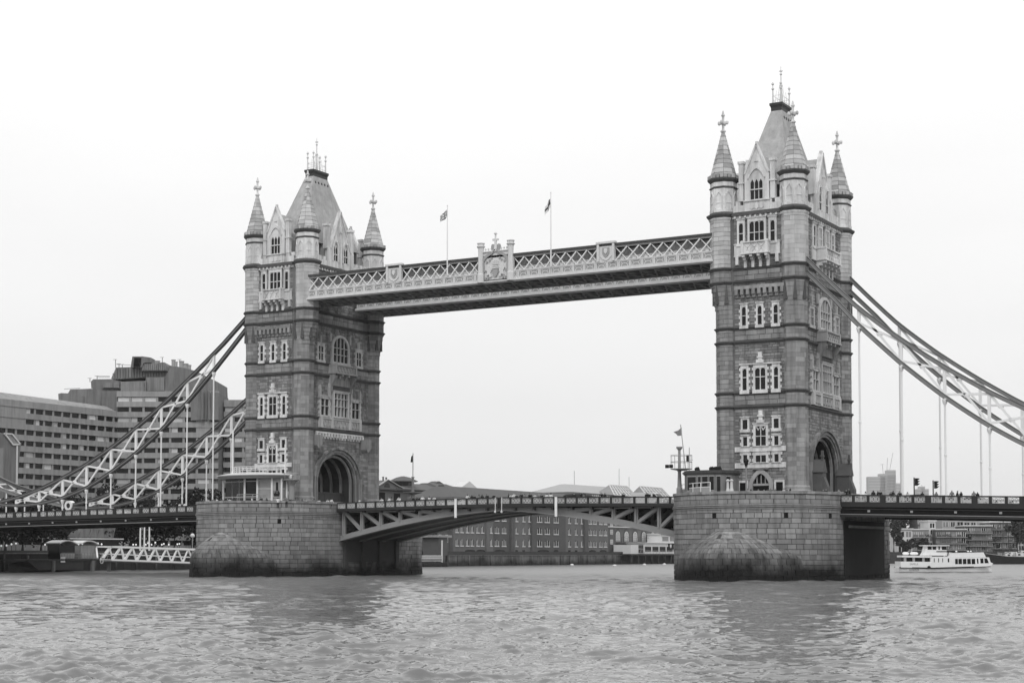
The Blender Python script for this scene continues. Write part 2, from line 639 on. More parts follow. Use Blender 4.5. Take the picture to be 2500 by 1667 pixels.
def window(T, F, u, z0, z1, hw, fw=.30, lights=1, trans=(), arch=0., pointed=False, quoin=True, proud=.28, sill=.38, head=.36, mw=.10, glass='glass_dark', tm='portland_trim'):
    b = MB()
    mt = M[tm]
    hw, fw = hw * 1.1, fw * .78
    for s_ in (-1, 1):
        a0, a1 = sorted((u + s_ * hw, u + s_ * (hw + fw)))
        b.fbox(F, a0, a1, 0, proud, z0, z1)
        if quoin:
            zz = z0 + .1
            k = 0
            while zz + .42 < z1 + head:
                c0, c1 = sorted((u + s_ * (hw + fw), u + s_ * (hw + fw + .22)))
                b.fbox(F, c0, c1, 0, proud - .06, zz, zz + .40)
                zz += .86
    b.fbox(F, u - hw - fw - .12, u + hw + fw + .12, 0, proud + .08, z0 - sill, z0)
    if arch > 0:
        b.fstrip(F, arch_curve(u, hw, z1, arch, 12, pointed), arch_curve(u, hw + fw, z1, arch + fw, 12, pointed), 0, proud)
    else:
        b.fbox(F, u - hw - fw, u + hw + fw, 0, proud, z1, z1 + head)
        b.fbox(F, u - hw - fw - .1, u + hw + fw + .1, 0, proud + .1, z1 + head, z1 + head + .12)
    W_ = b.build('window', mt, T)
    lw = 2 * hw / lights
    for i in range(lights):
        c0 = u - hw + i * lw
        g = MB()
        if arch > 0:
            top = [q for q in arch_curve(u, hw, z1, arch, 24, pointed) if c0 - 1e-6 <= q[0] <= c0 + lw + 1e-6]
            poly = [(c0, z0), (c0 + lw, z0)] + top[::-1]
            g.fpoly(F, poly, .08, .10)
        else:
            g.fbox(F, c0, c0 + lw, .08, .10, z0, z1)
        g.build('pane', M[glass], W_)
    for i in range(1, lights):
        g = MB()
        c0 = u - hw + i * lw
        zt = z1
        if arch > 0:
            zt = z1 + arch * math.sqrt(max(0, 1 - ((c0 - u) / hw) ** 2)) * .96
        g.fbox(F, c0 - mw / 2, c0 + mw / 2, .1, proud - .04, z0, zt)
        g.build('mullion', mt, W_)
    for zt in trans:
        g = MB()
        g.fbox(F, u - hw, u + hw, .1, proud - .06, zt - mw / 2, zt + mw / 2)
        g.build('transom', mt, W_)
    # little cusped heads of the lights
    if arch == 0 and hw / lights < .45 and z1 - z0 > 2.0:
        g = MB()
        for i in range(lights):
            c0 = u - hw + i * lw
            for (a_, b_) in ((c0, c0 + lw * .34), (c0 + lw, c0 + lw * .66)):
                g.fpoly(F, [(a_, z1), (b_, z1), (a_, z1 - .26)], .1, .2)
        g.build('cusp', mt, W_)
    return W_


def balcony(T, F, u0, u1, z0, z1, proj, ncorb=4, side=0.0, corb_h=1.0, tm='portland_trim'):
    b = MB()
    b.fbox(F, u0 - .1, u1 + .1, 0, proj + .1, z0, z0 + .22)
    b.fbox(F, u0 + .03, u1 - .03, 0, proj - .15, z0 + .2, z1 - .17)
    b.fbox(F, u0 - .08, u1 + .08, 0, proj + .06, z1 - .18, z1)
    for u in (u0, u1 - .4):
        b.fbox(F, u, u + .4, 0, proj + .04, z0 + .2, z1 + .12)
    if side:
        for (a0, a1) in ((u0 - side, u0), (u1, u1 + side)):
            b.fbox(F, a0, a1, 0, .25, z0 + .05, z1 - .05)
            b.fbox(F, a0 - .05, a1 + .05, 0, .33, z1 - .2, z1 - .06)
            b.fbox(F, a0 - .05, a1 + .05, 0, .33, z0 - .1, z0 + .06)
    o = b.build('balcony', M[tm], T)
    n = max(2, int((u1 - u0 - .8) / .8))
    st = (u1 - u0 - .9) / n
    for i in range(n):
        g = MB()
        c = u0 + .45 + st * (i + .5)
        for dz in (0,):
            h2, w2 = (z1 - z0 - .5) / 2, st * .42
            zc = (z0 + z1) / 2 + .02
            g.bar(F.p(c - w2, proj - .12, zc - h2), F.p(c + w2, proj - .12, zc + h2), .12, .12)
            g.bar(F.p(c - w2, proj - .12, zc + h2), F.p(c + w2, proj - .12, zc - h2), .12, .12)
        g.build('tracery_panel', M[tm], o)
    for i in range(ncorb):
        c = u0 + .3 + (u1 - u0 - .6) * i / (ncorb - 1)
        g = MB()
        g.fbox(F, c - .2, c + .2, 0, proj - .05, z0 - .35, z0)
        g.fbox(F, c - .2, c + .2, 0, proj * .6, z0 - .7, z0 - .35)
        g.fbox(F, c - .2, c + .2, 0, proj * .3, z0 - corb_h, z0 - .7)
        g.build('corbel', M[tm], o)
    return o


LEVELS = (23.69, 25.63, 32.6, 34.57, 40.93, 42.85)


def turret_r(z):
    if z < 36.8:
        return 1.72
    if z < 40.9:
        return 1.72 + .23 * (z - 36.8) / 4.1
    return 1.95


def build_turret(T, tx, lx, ux, cy, blocks, faces, spire_parts):
    def cx(z):
        return tx + (lx if z < 36.8 else ux if z > 40.9 else lx + (ux - lx) * (z - 36.8) / 4.1)
    b = MB()
    loft(b, [(cx(z), cy, turret_r(z) - .07, z) for z in (10.4, 36.8, 40.9, 50.2)])
    tur = b.build('turret', M['tower_core'], T)
    # base mouldings
    g = MB()
    loft(g, [(cx(12), cy, 2.05, 10.3), (cx(12), cy, 2.05, 12.0), (cx(12), cy, 1.92, 12.15), (cx(12), cy, 1.92, 12.5), (cx(12), cy, 1.74, 12.75)])
    g.build('plinth', M['ashlar_stone'], tur)
    # ashlar courses
    zs = [12.75]
    while zs[-1] < 49.6:
        zs.append(zs[-1] + .64)
    st = MB()
    st2 = MB()
    nb = 0
    for i, z in enumerate(zs[:-1]):
        h = min(.64, 49.95 - z)
        zc = z + h / 2
        r = turret_r(zc)
        ap = r * math.cos(math.pi / 8)
        side = 2 * r * math.sin(math.pi / 8)
        for k in faces:
            t = math.pi / 4 * k
            Nn = (math.cos(t), math.sin(t))
            U = (-math.sin(t), math.cos(t))
            split = [(-.5, .5)] if (i + k) % 3 else [(-.5, random.uniform(-.12, .12)), (0, .5)]
            if len(split) == 2:
                split[1] = (split[0][1], .5)
            for a0, a1 in split:
                uc = (a0 + a1) / 2 * side
                wd = (a1 - a0) * side - .008
                d = random.uniform(.06, .085)
                c = (cx(zc) + Nn[0] * (ap - .07) + U[0] * uc, cy + Nn[1] * (ap - .07) + U[1] * uc, zc)
                if blocks and k in (-3, -2, -1, 0) and nb < 298:
                    place_block('block', BLOCK_UP if zc > 43 else BLOCK_ASH, tur, c, U, Nn, wd, d, h - .008)
                    nb += 1
                else:
                    F = Face(c[0], c[1], U, Nn)
                    e = .02
                    (st2 if zc > 43 else st).hexa([F.p(*q) for q in ((-wd / 2, 0, z + .01), (wd / 2, 0, z + .01), (wd / 2 - e, d, z + .01 + e), (-wd / 2 + e, d, z + .01 + e),
                                               (-wd / 2, 0, z + h - .01), (wd / 2, 0, z + h - .01), (wd / 2 - e, d, z + h - .01 - e), (-wd / 2 + e, d, z + h - .01 - e))])
    if st.v:
        tag(st.build('ashlar', M['ashlar_stone'], tur), kind='stuff')
        tag(st2.build('ashlar', M['upper_ashlar'], tur), kind='stuff')
    # broaches where the shaft widens
    for k in range(8):
        t = math.pi / 4 * k + math.pi / 8
        if (int(k) not in (4, 5, 6, 7, 0)):
            continue
        g = MB()
        r = turret_r(38.6)
        x0, y0 = cx(38.6) + math.cos(t) * (r - .12), cy + math.sin(t) * (r - .12)
        U = (-math.sin(t), math.cos(t))
        Nn = (math.cos(t), math.sin(t))
        F = Face(x0, y0, U, Nn)
        g.fpoly(F, [(-.30, 37.9), (.30, 37.9), (.05, 40.55), (-.05, 40.55)], 0, .24)
        g.build('broach', M['string_stone'], tur)
    # string courses round the shaft
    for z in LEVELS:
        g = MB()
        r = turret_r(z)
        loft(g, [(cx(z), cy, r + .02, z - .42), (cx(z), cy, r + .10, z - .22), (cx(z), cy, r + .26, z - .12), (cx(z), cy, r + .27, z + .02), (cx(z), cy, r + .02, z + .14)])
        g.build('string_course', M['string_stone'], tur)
    X, r = tx + ux, 1.95
    g = MB()
    loft(g, [(X, cy, r, 49.55), (X, cy, r + .12, 49.75), (X, cy, r + .16, 49.95)])
    g.build('corbel_ring', M['upper_stone'], tur)
    g = MB()
    loft(g, [(X, cy, r + .18, 49.95), (X, cy, r + .46, 50.3), (X, cy, r + .46, 50.48), (X, cy, r + .05, 50.7)])
    g.build('cornice', M['string_stone'], tur)
    # pale upper drum with sunk panels
    g = MB()
    loft(g, [(X, cy, 1.86, 50.6), (X, cy, 1.86, 55.2)])
    dr = g.build('drum', M['upper_stone'], tur)
    for k in range(-4, 3):
        t = math.pi / 4 * k
        Nn = (math.cos(t), math.sin(t))
        U = (-math.sin(t), math.cos(t))
        ap = 1.86 * math.cos(math.pi / 8)
        F = Face(X + Nn[0] * ap, cy + Nn[1] * ap, U, Nn)
        g = MB()
        g.fstrip(F, [(-.42, 51.3), (-.42, 52.9), (0, 53.55), (.42, 52.9), (.42, 51.3)], [(-.58, 51.2), (-.58, 53.0), (0, 53.8), (.58, 53.0), (.58, 51.2)], 0, .09)
        g.fbox(F, -.68, .68, 0, .12, 50.75, 51.15)
        g.fbox(F, -.6, .6, 0, .06, 52.0, 52.15)
        if abs(U[0] * Nn[1] - U[1] * Nn[0]) > 0:
            g.build('sunk_panel', M['upper_stone'], tur)
    g = MB()
    loft(g, [(X, cy, 1.88, 54.1), (X, cy, 2.0, 54.2), (X, cy, 2.0, 54.3), (X, cy, 1.88, 54.4)])
    g.build('neck_moulding', M['string_stone'], tur)
    g = MB()
    loft(g, [(X, cy, 1.9, 55.0), (X, cy, 2.22, 55.35), (X, cy, 2.26, 55.55), (X, cy, 2.0, 55.6)])
    g.build('eaves_moulding', M['string_stone'], tur)
    for k in range(8):
        t = math.pi / 4 * k
        Nn = (math.cos(t), math.sin(t))
        U = (-math.sin(t), math.cos(t))
        F = Face(X + Nn[0] * 1.88, cy + Nn[1] * 1.88, U, Nn)
        g = MB()
        for a0, a1 in ((-.8, -.35), (-.2, .2), (.35, .8)):
            g.fbox(F, a0, a1, -.2, .2, 55.55, 56.02)
        g.build('battlement', M['spire_stone'], tur)
    # stone spire
    cs_ = [55.7 + (62.3 - 55.7) * (i / 10) for i in range(11)]
    def sr(z):
        return 1.92 + (.22 - 1.92) * (z - 55.7) / (62.3 - 55.7)
    if spire_parts:
        g = MB()
        loft(g, [(X, cy, sr(55.7) - .1, 55.65), (X, cy, .14, 62.3)])
        sp = g.build('spire', M['tower_core'], tur)
        for i in range(10):
            z0, z1 = cs_[i], cs_[i + 1]
            r0, r1 = sr(z0) + .03, sr(z1) - .01
            for k in range(8):
                t0, t1 = math.pi / 4 * k + math.pi / 8, math.pi / 4 * (k + 1) + math.pi / 8
                tm = (t0 + t1) / 2
                if math.cos(tm + R(60)) < -.45:
                    continue
                g = MB()
                e = .012
                pts = []
                for rr, zz in ((r0, z0 + .01), (r1, z1 - .01)):
                    for ro in (rr - .09, rr):
                        pts.append((ro, zz))
                def P(r, t, z):
                    return (X + math.cos(t) * r, cy + math.sin(t) * r, z)
                g.hexa([P(r0 - .1, t0 + e, z0), P(r0 - .1, t1 - e, z0), P(r0, t1 - e, z0 + .015), P(r0, t0 + e, z0 + .015),
                        P(r1 - .1, t0 + e, z1), P(r1 - .1, t1 - e, z1), P(r1, t1 - e, z1 - .015), P(r1, t0 + e, z1 - .015)])
                g.build('spire_stone', M['spire_stone'], tur)
    else:
        g = MB()
        loft(g, [(X, cy, sr(55.7), 55.65), (X, cy, .2, 62.3)])
        g.build('spire', M['spire_stone'], tur)
    g = MB()
    g.lathe(X, cy, [(.24, 62.2), (.38, 62.35), (.38, 62.5), (.22, 62.6), (.16, 62.8), (.16, 65.0), (.06, 65.35)], 8)
    g.bar((X - .62, cy, 63.6), (X + .62, cy, 63.6), .3, .34)
    g.bar((X, cy - .62, 63.6), (X, cy + .62, 63.6), .3, .34)
    for dx, dy in ((.6, 0), (-.6, 0), (0, .6), (0, -.6)):
        g.lathe(X + dx, cy + dy, [(.1, 63.35), (.2, 63.5), (.2, 63.75), (.1, 63.9)], 6)
    g.lathe(X, cy, [(.16, 64.5), (.27, 64.6), (.27, 64.75), (.16, 64.85)], 8)
    g.build('finial', M['portland_trim'], tur)
    return tur


def build_tower(tx, cs, label):
    T = thing('bridge_tower', (tx, 0, 10.4), label, 'tower', 'twin towers of the bridge')
    yo, ya = (-.6, -1.15) if cs > 0 else (0., 0.)       # features of the south face, and its gateway, sit a little off centre
    xc, xo = cs * 5.3, -cs * 5.95                      # channel and landward wall planes
    xa, xb = min(xc, xo) + tx, max(xc, xo) + tx
    # body with the gateway tunnel through it
    b = MB()
    AH, AR = 5.2, 4.7                                  # half width and rise of the gateway
    prof_in = [(-AH, 10.4)] + arch_curve(0, AH, 15.1, AR, 16) + [(AH, 10.4)]
    F = Face(0, ya, (0, 1), (1, 0))
    b.fstrip(F, prof_in, [(-8.6 - ya, 10.4)] + [(-8.6 - ya, 15.1)] + [(-8.6 - ya + 17.2 * i / 14, 22.0) for i in range(15)] + [(8.6 - ya, 15.1)] + [(8.6 - ya, 10.4)], xa, xb)
    b.box(xa, xb, -8.6, 8.6, 21.999, 50.5)
    b.box(tx + min(cs * 4.55, -cs * 5.12), tx + max(cs * 4.55, -cs * 5.12), -10.4, -8.6, 10.4, 50.5)
    b.box(tx + min(cs * 4.55, -cs * 5.12), tx + max(cs * 4.55, -cs * 5.12), 8.6, 10.4, 10.4, 50.5)
    body = b.build('wall', M['rubble_stone'], T)
    g = MB()
    g.fstrip(F, [(-AH + .12, 10.4)] + arch_curve(0, AH - .12, 15.1, AR - .12, 16) + [(AH - .12, 10.4)], [(-AH + .01, 10.4)] + arch_curve(0, AH - .01, 15.1, AR - .01, 16) + [(AH - .01, 10.4)], xa + .3, xb - .3)
    g.build('vault_lining', M['tunnel_lining'], body)
    for i in range(6):
        g = MB()
        x = xa + .7 + (xb - xa - 1.4) * i / 5
        g.fstrip(F, [(-AH + .5, 10.4)] + arch_curve(0, AH - .5, 15.1, AR - .5, 14) + [(AH - .5, 10.4)], [(-AH, 10.4)] + arch_curve(0, AH, 15.1, AR, 14) + [(AH, 10.4)], x - .16, x + .16)
        g.build('vault_rib', M['ashlar_stone'], body)
    # faces
    FW = Face(tx - cs * .6, -10.4, (1, 0), (0, -1))
    FE = Face(tx - cs * .6, 10.4, (1, 0), (0, 1))
    FS = Face(tx + (xc if cs > 0 else xo), 0, (0, 1), (1, 0))      # face looking towards +X
    FN = Face(tx + (xo if cs > 0 else xc), 0, (0, 1), (-1, 0))
    zones = ((12.2, 23.3), (25.8, 32.2), (34.8, 40.6), (43.0, 49.7))
    st = MB()
    for z0, z1 in zones:
        stones(st, FW, -3.75, 3.75, z0, z1)
    tag(st.build('rubble_masonry', M['rubble_stone'], body), kind='stuff')
    st = MB()
    sk = lambda u, z: (abs(u - ya) < 6.7 and z < 15.1) or (((u - ya) / 6.7) ** 2 + ((z - 15.1) / 5.85) ** 2 < 1)
    for z0, z1 in zones:
        stones(st, FS, -7.75, 7.75, z0, z1, skip=sk)
    tag(st.build('rubble_masonry', M['rubble_stone'], body), kind='stuff')
    # smooth ashlar bands between the paired string courses
    for F_, hw in ((FW, 3.75), (FS, 7.75)):
        st = MB()
        for z0, z1 in ((23.85, 25.2), (32.75, 34.15), (41.05, 42.45)):
            stones(st, F_, -hw, hw, z0, z1, ch=(z1 - z0) / 2 * 1.01, wl=(1.1, 2.0), dmin=.07, dmax=.09)
        tag(st.build('band_masonry', M['ashlar_stone'], body), kind='stuff')
    for F_, hw in ((FW, 3.9), (FS, 7.9), (FE, 3.9), (FN, 7.9)):
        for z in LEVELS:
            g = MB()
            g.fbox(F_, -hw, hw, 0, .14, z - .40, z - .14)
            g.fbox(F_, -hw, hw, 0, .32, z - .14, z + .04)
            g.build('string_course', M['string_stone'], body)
        g = MB()
        g.fbox(F_, -hw, hw, 0, .2, 49.6, 49.95)
        k = -hw + .3
        while k < hw:
            g.fbox(F_, k, k + .28, .2, .42, 49.62, 49.95)
            k += .75
        g.build('corbel_course', M['upper_stone'], body)
        g = MB()
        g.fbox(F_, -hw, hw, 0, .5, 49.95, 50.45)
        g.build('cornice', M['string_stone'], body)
        # crenellated parapet
        g = MB()
        g.fbox(F_, -hw, hw, -.45, .02, 50.45, 51.45)
        k = -hw + .4
        while k < hw - .3:
            g.fbox(F_, k, k + .7, -.45, .02, 51.45, 52.05)
            k += 1.15
        g.build('parapet', M['upper_stone'], body)
    # ---- west face windows
    for F_ in (FW,):
        du = cs * .34
        window(T, F_, du + 0, 46.1, 49.0, .96, .36, 3, (47.5,), quoin=False, head=.5)
        for s_ in (-1, 1):
            window(T, F_, du + s_ * 2.30, 46.1, 48.9, .28, .34, 1, (47.5,), quoin=False, head=.5)
        balcony(T, F_, du - 1.95, du + 1.95, 44.4, 46.15, 1.25, 4, side=1.35, corb_h=1.7)
        for s_ in (-1, 1):
            g = MB()
            g.fbox(F_, du + s_ * 2.9 - .22, du + s_ * 2.9 + .22, 0, .35, 43.2, 44.3)
            g.build('bracket', M['portland_trim'], T)
        # machicolation
        g = MB()
        g.fbox(F_, -3.6, 3.6, 0, .5, 39.75, 40.2)
        mach = g.build('machicolation', M['ashlar_stone'], T)
        for i in range(9):
            c = -3.3 + 6.6 * i / 8
            g = MB()
            g.fbox(F_, c - .22, c + .22, 0, .55, 39.0, 39.75)
            g.fbox(F_, c - .22, c + .22, 0, .3, 38.6, 39.0)
            g.build('corbel', M['ashlar_stone'], mach)
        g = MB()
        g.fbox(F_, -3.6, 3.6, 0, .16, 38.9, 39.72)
        g.build('shadow_recess', M['string_stone'], mach)  # dark slab between the corbels, painting in their shadow
        for c in (-2.3, 0, 2.3):
            window(T, F_, c, 34.75, 37.3, .27, .30, 1, (36.1,), head=.4, sill=.42)
        window(T, F_, 0, 25.85, 28.8, .68, .32, 2, (27.6,), head=.5, sill=.5)
        for s_ in (-1, 1):
            window(T, F_, s_ * 2.27, 25.85, 28.8, .28, .34, 1, (27.6,), head=.5, sill=.5)
        g = MB()
        g.fbox(F_, -3.0, 3.0, 0, .4, 29.3, 29.5)
        g.fbox(F_, -.5, .5, 0, .5, 29.5, 29.95)
        g.fbox(F_, -.26, .26, 0, .35, 29.95, 31.0)
        g.fbox(F_, -.4, .4, 0, .45, 30.2, 30.4)
        g.build('hood_finial', M['portland_trim'], T)
        # lowest stage
        for s_ in (-1, 1):
            window(T, F_, s_ * 2.25, 20.5, 21.8, .33, .32, 1, (), quoin=False, head=.3, sill=.42)
            window(T, F_, s_ * 2.25, 18.2, 19.45, .28, .32, 1, (), head=.2, sill=.1)
            window(T, F_, s_ * 2.25, 15.95, 17.0, .28, .34, 1, (), head=.38, sill=.1)
        window(T, F_, 0, 18.2, 20.85, .68, .40, 2, (19.5,), head=.3, sill=.1)
        g = MB()
        for c in (-.36, .36):
            for e_ in (-1, 1):
                g.bar(F_.p(c + e_ * .3, .15, 20.85), F_.p(c, .15, 20.3), .1, .1, (0, 1, 0))
        g.build('tracery', M['portland_trim'], T)
        window(T, F_, 0, 15.95, 16.9, .68, .42, 2, (), head=.5, sill=.1)
        g = MB()
        g.fbox(F_, -.5, .5, 0, .5, 21.3, 21.75)
        g.fbox(F_, -.27, .27, 0, .35, 21.75, 23.0)
        g.fbox(F_, -.42, .42, 0, .45, 22.15, 22.4)
        g.build('hood_finial', M['portland_trim'], T)
        for z0, z1 in ((17.42, 18.1), (15.18, 15.9)):
            g = MB()
            g.fbox(F_, -3.8, 3.8, 0, .2, z0, z1)
            g.build('stone_band', M['portland_trim'], T)
        # doorway
        g = MB()
        g.fstrip(F_, [(-1.2, 11)] + arch_curve(0, 1.2, 12.9, 1.5, 10, True) + [(1.2, 11)], [(-1.75, 11)] + arch_curve(0, 1.75, 12.9, 2.15, 10, True) + [(1.75, 11)], 0, .42)
        g.fbox(F_, -1.2, 1.2, .05, .22, 12.75, 13.05)
        for c in (-.6, 0, .6):
            g.fbox(F_, c - .06, c + .06, .06, .2, 13.05, 14.2)
        door = g.build('doorway', M['trim_grey'], T)
        g = MB()
        g.fpoly(F_, [(-1.2, 11), (1.2, 11)] + arch_curve(0, 1.2, 12.9, 1.5, 10, True)[::-1], .08, .1)
        g.build('door_leaf', M['black_void'], door)
        g = MB()
        g.fbox(F_, -1.1, 1.1, 0, .55, 14.95, 15.18)
        g.build('hood_moulding', M['ashlar_stone'], door)
        for s_ in (-1, 1):
            g = MB()
            c = s_ * 2.62
            for a0, a1 in ((c - .72, c - .5), (c + .5, c + .72)):
                g.fbox(F_, a0, a1, 0, .25, 11, 13.2)
            g.fbox(F_, c - .72, c + .72, 0, .25, 13.2, 13.5)
            dd = g.build('side_door', M['portland_trim'], T)
            g = MB()
            g.fbox(F_, c - .5, c + .5, .09, .11, 11, 13.2)
            g.build('door_leaf', M['black_void'], dd)
    # ---- the face that looks south (+X)
    F_ = Face(FS.o[0], yo, (0, 1), (1, 0))
    window(T, F_, 0, 34.95, 37.3, 1.85, .55, 4, (36.2, 37.3), arch=1.75, proud=.4, quoin=False, tm='trim_light')
    for s_ in (-1, 1):
        window(T, F_, s_ * 5.3, 34.9, 37.2, .62, .36, 2, (36.1,), head=.4, sill=.4, tm='trim_light')
        g = MB()
        g.fbox(F_, s_ * 5.3 - .2, s_ * 5.3 + .2, 0, .3, 37.75, 38.9)
        g.fbox(F_, s_ * 2.7 - .25, s_ * 2.7 + .25, 0, .35, 38.2, 39.6)
        g.build('pinnacle', M['trim_grey'], T)
    balcony(T, F_, -3.0, 3.0, 32.9, 34.4, 1.5, 4, corb_h=.9, tm='trim_grey')
    # oriel canopy: curved cheeks under the balcony
    g = MB()
    for s_ in (-1, 1):
        a = [(0, 32.9), (1.45, 32.9), (1.45, 32.3), (1.0, 31.6), (.55, 30.8), (.45, 29.9), (0, 29.9)]
        pts = [F_.p(s_ * 2.95, n_, z) for n_, z in a]
        d = Vector(F_.U).to_3d() * (-s_ * .5)
        g.ext(pts, d)
    g.fbox(F_, -2.45, 2.45, 0, .5, 31.0, 32.9)
    g.build('oriel_canopy', M['ashlar_stone'], T)
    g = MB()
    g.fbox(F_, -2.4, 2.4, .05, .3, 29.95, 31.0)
    g.build('canopy_shade', M['string_stone'], T)  # dark slab that paints the shadow below the oriel canopy
    window(T, F_, 0, 26.0, 29.8, 1.7, .42, 4, (27.6, 28.9), quoin=False, proud=.55, head=.3, sill=.3, tm='trim_light')
    for s_ in (-1, 1):
        window(T, F_, s_ * 4.3, 26.0, 28.65, 1.0, .4, 2, (27.5,), quoin=True, proud=.4, head=.4, sill=.3, tm='trim_light')
        g = MB()
        for c, zt in ((s_ * 3.0, 31.0), (s_ * 5.6, 30.6)):
            g.fbox(F_, c - .22, c + .22, 0, .45, 28.9, zt - .5)
            g.fpoly(F_, [(c - .3, zt - .5), (c + .3, zt - .5), (c, zt + .3)], 0, .45)
            g.fbox(F_, c - .34, c + .34, 0, .55, 28.7, 28.95)
        g.build('niche_pinnacle', M['trim_grey'], T)
    g = MB()
    g.fbox(F_, -5.6, 5.6, 0, .35, 23.95, 25.55)
    g.fbox(F_, -5.7, 5.7, 0, .55, 25.4, 25.62)
    for c in (-5.45, -2.5, 2.5, 5.45):
        g.fbox(F_, c - .3, c + .3, 0, .6, 23.95, 25.7)
    pan = g.build('carved_frieze', M['trim_light'], T)
    for c0, c1, n in ((-5.1, -2.8, 3), (-2.1, 2.1, 4), (2.8, 5.1, 3)):
        for i in range(n):
            c = c0 + (c1 - c0) * (i + .5) / n
            g = MB()
            w2 = (c1 - c0) / n * .4
            g.fpoly(F_, [(c - w2, 24.15), (c, 24.35), (c + w2, 24.15), (c + w2 * .6, 24.7), (c + w2, 25.2), (c, 25.0), (c - w2, 25.2), (c - w2 * .6, 24.7)], .35, .5)
            g.build('carving', M['trim_grey'], pan)
    # corbel table and brackets over the gateway
    if cs > 0:
        tb = MB()
        tb.fbox(F_, -6.6, 6.6, 0, .35, 23.05, 23.3)
        tbo = tb.build('corbel_table', M['portland_trim'], T)
        for i in range(17):
            c = -6.4 + 12.8 * i / 16
            g = MB()
            g.fbox(F_, c - .15, c + .15, 0, .45, 22.5, 23.05)
            g.fbox(F_, c - .15, c + .15, 0, .25, 22.2, 22.5)
            g.build('corbel', M['portland_trim'], tbo)
        for s_ in (-1, 1):
            g = MB()
            g.fpoly(F_, [(s_ * 6.9 - .7, 22.6), (s_ * 6.9 + .7, 22.6), (s_ * 6.9 + .7, 21.2), (s_ * 6.9 - .3, 20.4), (s_ * 6.9 - .7, 20.9)], 0, 1.3)
            g.build('bracket', M['ashlar_stone'], T)
    # moulded gateway arch: concentric orders
    FG = Face(FS.o[0], ya, (0, 1), (1, 0))
    for i, (r0, r1, n1) in enumerate(((5.2, 5.6, .10), (5.6, 5.9, .3), (5.9, 6.25, .2), (6.25, 6.65, .5))):
        g = MB()
        g.fstrip(FG, [(-r0, 10.4)] + arch_curve(0, r0, 15.1, r0 - .5 - (r0 - 5.2) * .24, 20) + [(r0, 10.4)], [(-r1, 10.4)] + arch_curve(0, r1, 15.1, r1 - .5 - (r1 - 5.2) * .24, 20) + [(r1, 10.4)], 0, n1)
        g.build('arch_order', M['ashlar_stone' if i % 2 == 0 else 'rubble_stone'], T)
    if cs > 0:
        # hoarding across the gateway
        g = MB()
        for i in range(6):
            y0 = -4.5 + 1.5 * i
            g.box(tx + xc - 2.2, tx + xc - 2.1, y0 + .05, y0 + 1.45, 10.6, 13.4)
        g.box(tx + xc - 2.3, tx + xc - 2.0, -4.6, 4.6, 13.4, 13.65)
        g.build('barrier', M['steel_chord'], T)
    else:
        # gabled stone shelters at the foot of the landward arch
        for s_ in (-1, 1):
            g = MB()
            c = s_ * 5.7
            g.fbox(F_, c - .75, c + .75, 0, 1.9, 10.4, 14.6)
            g.fpoly(F_, [(c - .95, 14.6), (c + .95, 14.6), (c, 16.4)], 0, 2.0)
            sh = g.build('gabled_shelter', M['shelter_stone'], T)
            g = MB()
            g.fbox(F_, c - .5, c + .5, 1.9, 2.5, 10.4, 12.6)
            g.hexa([F_.p(*q) for q in ((c - .5, 1.9, 12.6), (c + .5, 1.9, 12.6), (c + .5, 2.5, 12.6), (c - .5, 2.5, 12.6),
                                       (c - .5, 1.9, 14.0), (c + .5, 1.9, 14.0), (c + .5, 1.95, 14.0), (c - .5, 1.95, 14.0))])
            g.build('buttress', M['shelter_stone'], sh)
            g = MB()
            g.fbox(F_, c - .14, c + .14, 1.5, 1.8, 16.2, 17.6)
            g.fbox(F_, c - .3, c + .3, 1.45, 1.85, 16.7, 16.95)
            g.build('finial', M['shelter_stone'], sh)
        # big balcony of the upper storey
        window(T, F_, -1.4, 46.1, 49.0, .55, .35, 2, (47.5,), quoin=False, head=.4)
        window(T, F_, 1.4, 46.1, 49.0, .55, .35, 2, (47.5,), quoin=False, head=.4)
        for s_ in (-1, 1):
            window(T, F_, s_ * 3.9, 46.1, 48.9, .4, .32, 1, (47.5,), quoin=False, head=.4)
        balcony(T, F_, -3.2, 3.2, 44.2, 46.0, 1.6, 5, side=1.6, corb_h=1.9)
    # ---- gables
    def gable_w(F_, du):
        g = MB()
        hw = 1.78
        g.fpoly(F_, [(du - hw, 50.2), (du + hw, 50.2), (du + hw, 55.6), (du + hw * .72, 56.6), (du, 59.5), (du - hw * .72, 56.6), (du - hw, 55.6)], -.5, .12)
        G = g.build('gable', M['upper_stone'], T)
        g = MB()
        for s_ in (-1, 1):
            g.bar(F_.p(du + s_ * hw * .98, -.1, 55.7), F_.p(du, -.1, 59.7), .75, .22)
            g.fbox(F_, du + s_ * 2.3 - .34, du + s_ * 2.3 + .34, -.6, .1, 52, 57.2)
            g.fbox(F_, du + s_ * 2.3 - .46, du + s_ * 2.3 + .46, -.7, .2, 57.2, 57.55)
            g.fbox(F_, du + s_ * 2.3 - .5, du + s_ * 2.3 + .5, -.7, .2, 54.4, 54.6)
        g.fbox(F_, du - .16, du + .16, -.25, .1, 59.5, 60.1)
        g.build('coping', M['upper_stone'], G)
        g = MB()
        g.fstrip(F_, arch_curve(du, 1.05, 55.0, 1.3, 10, True), arch_curve(du, 1.3, 55.0, 1.75, 10, True), .12, .3)
        g.fbox(F_, du - hw - .1, du + hw + .1, 0, .3, 51.85, 52.0)
        for i in range(3):
            c = du - .7 + .7 * i
            g.fpoly(F_, [(c - .3, 50.9), (c, 50.7), (c + .3, 50.9), (c + .3, 51.5), (c, 51.7), (c - .3, 51.5)], .12, .22)
        g.fpoly(F_, [(du - .3, 57.3), (du + .3, 57.3), (du, 58.3)], .12, .25)
        g.build('carving', M['portland_trim'], G)
        lw = 2 * .93 / 3
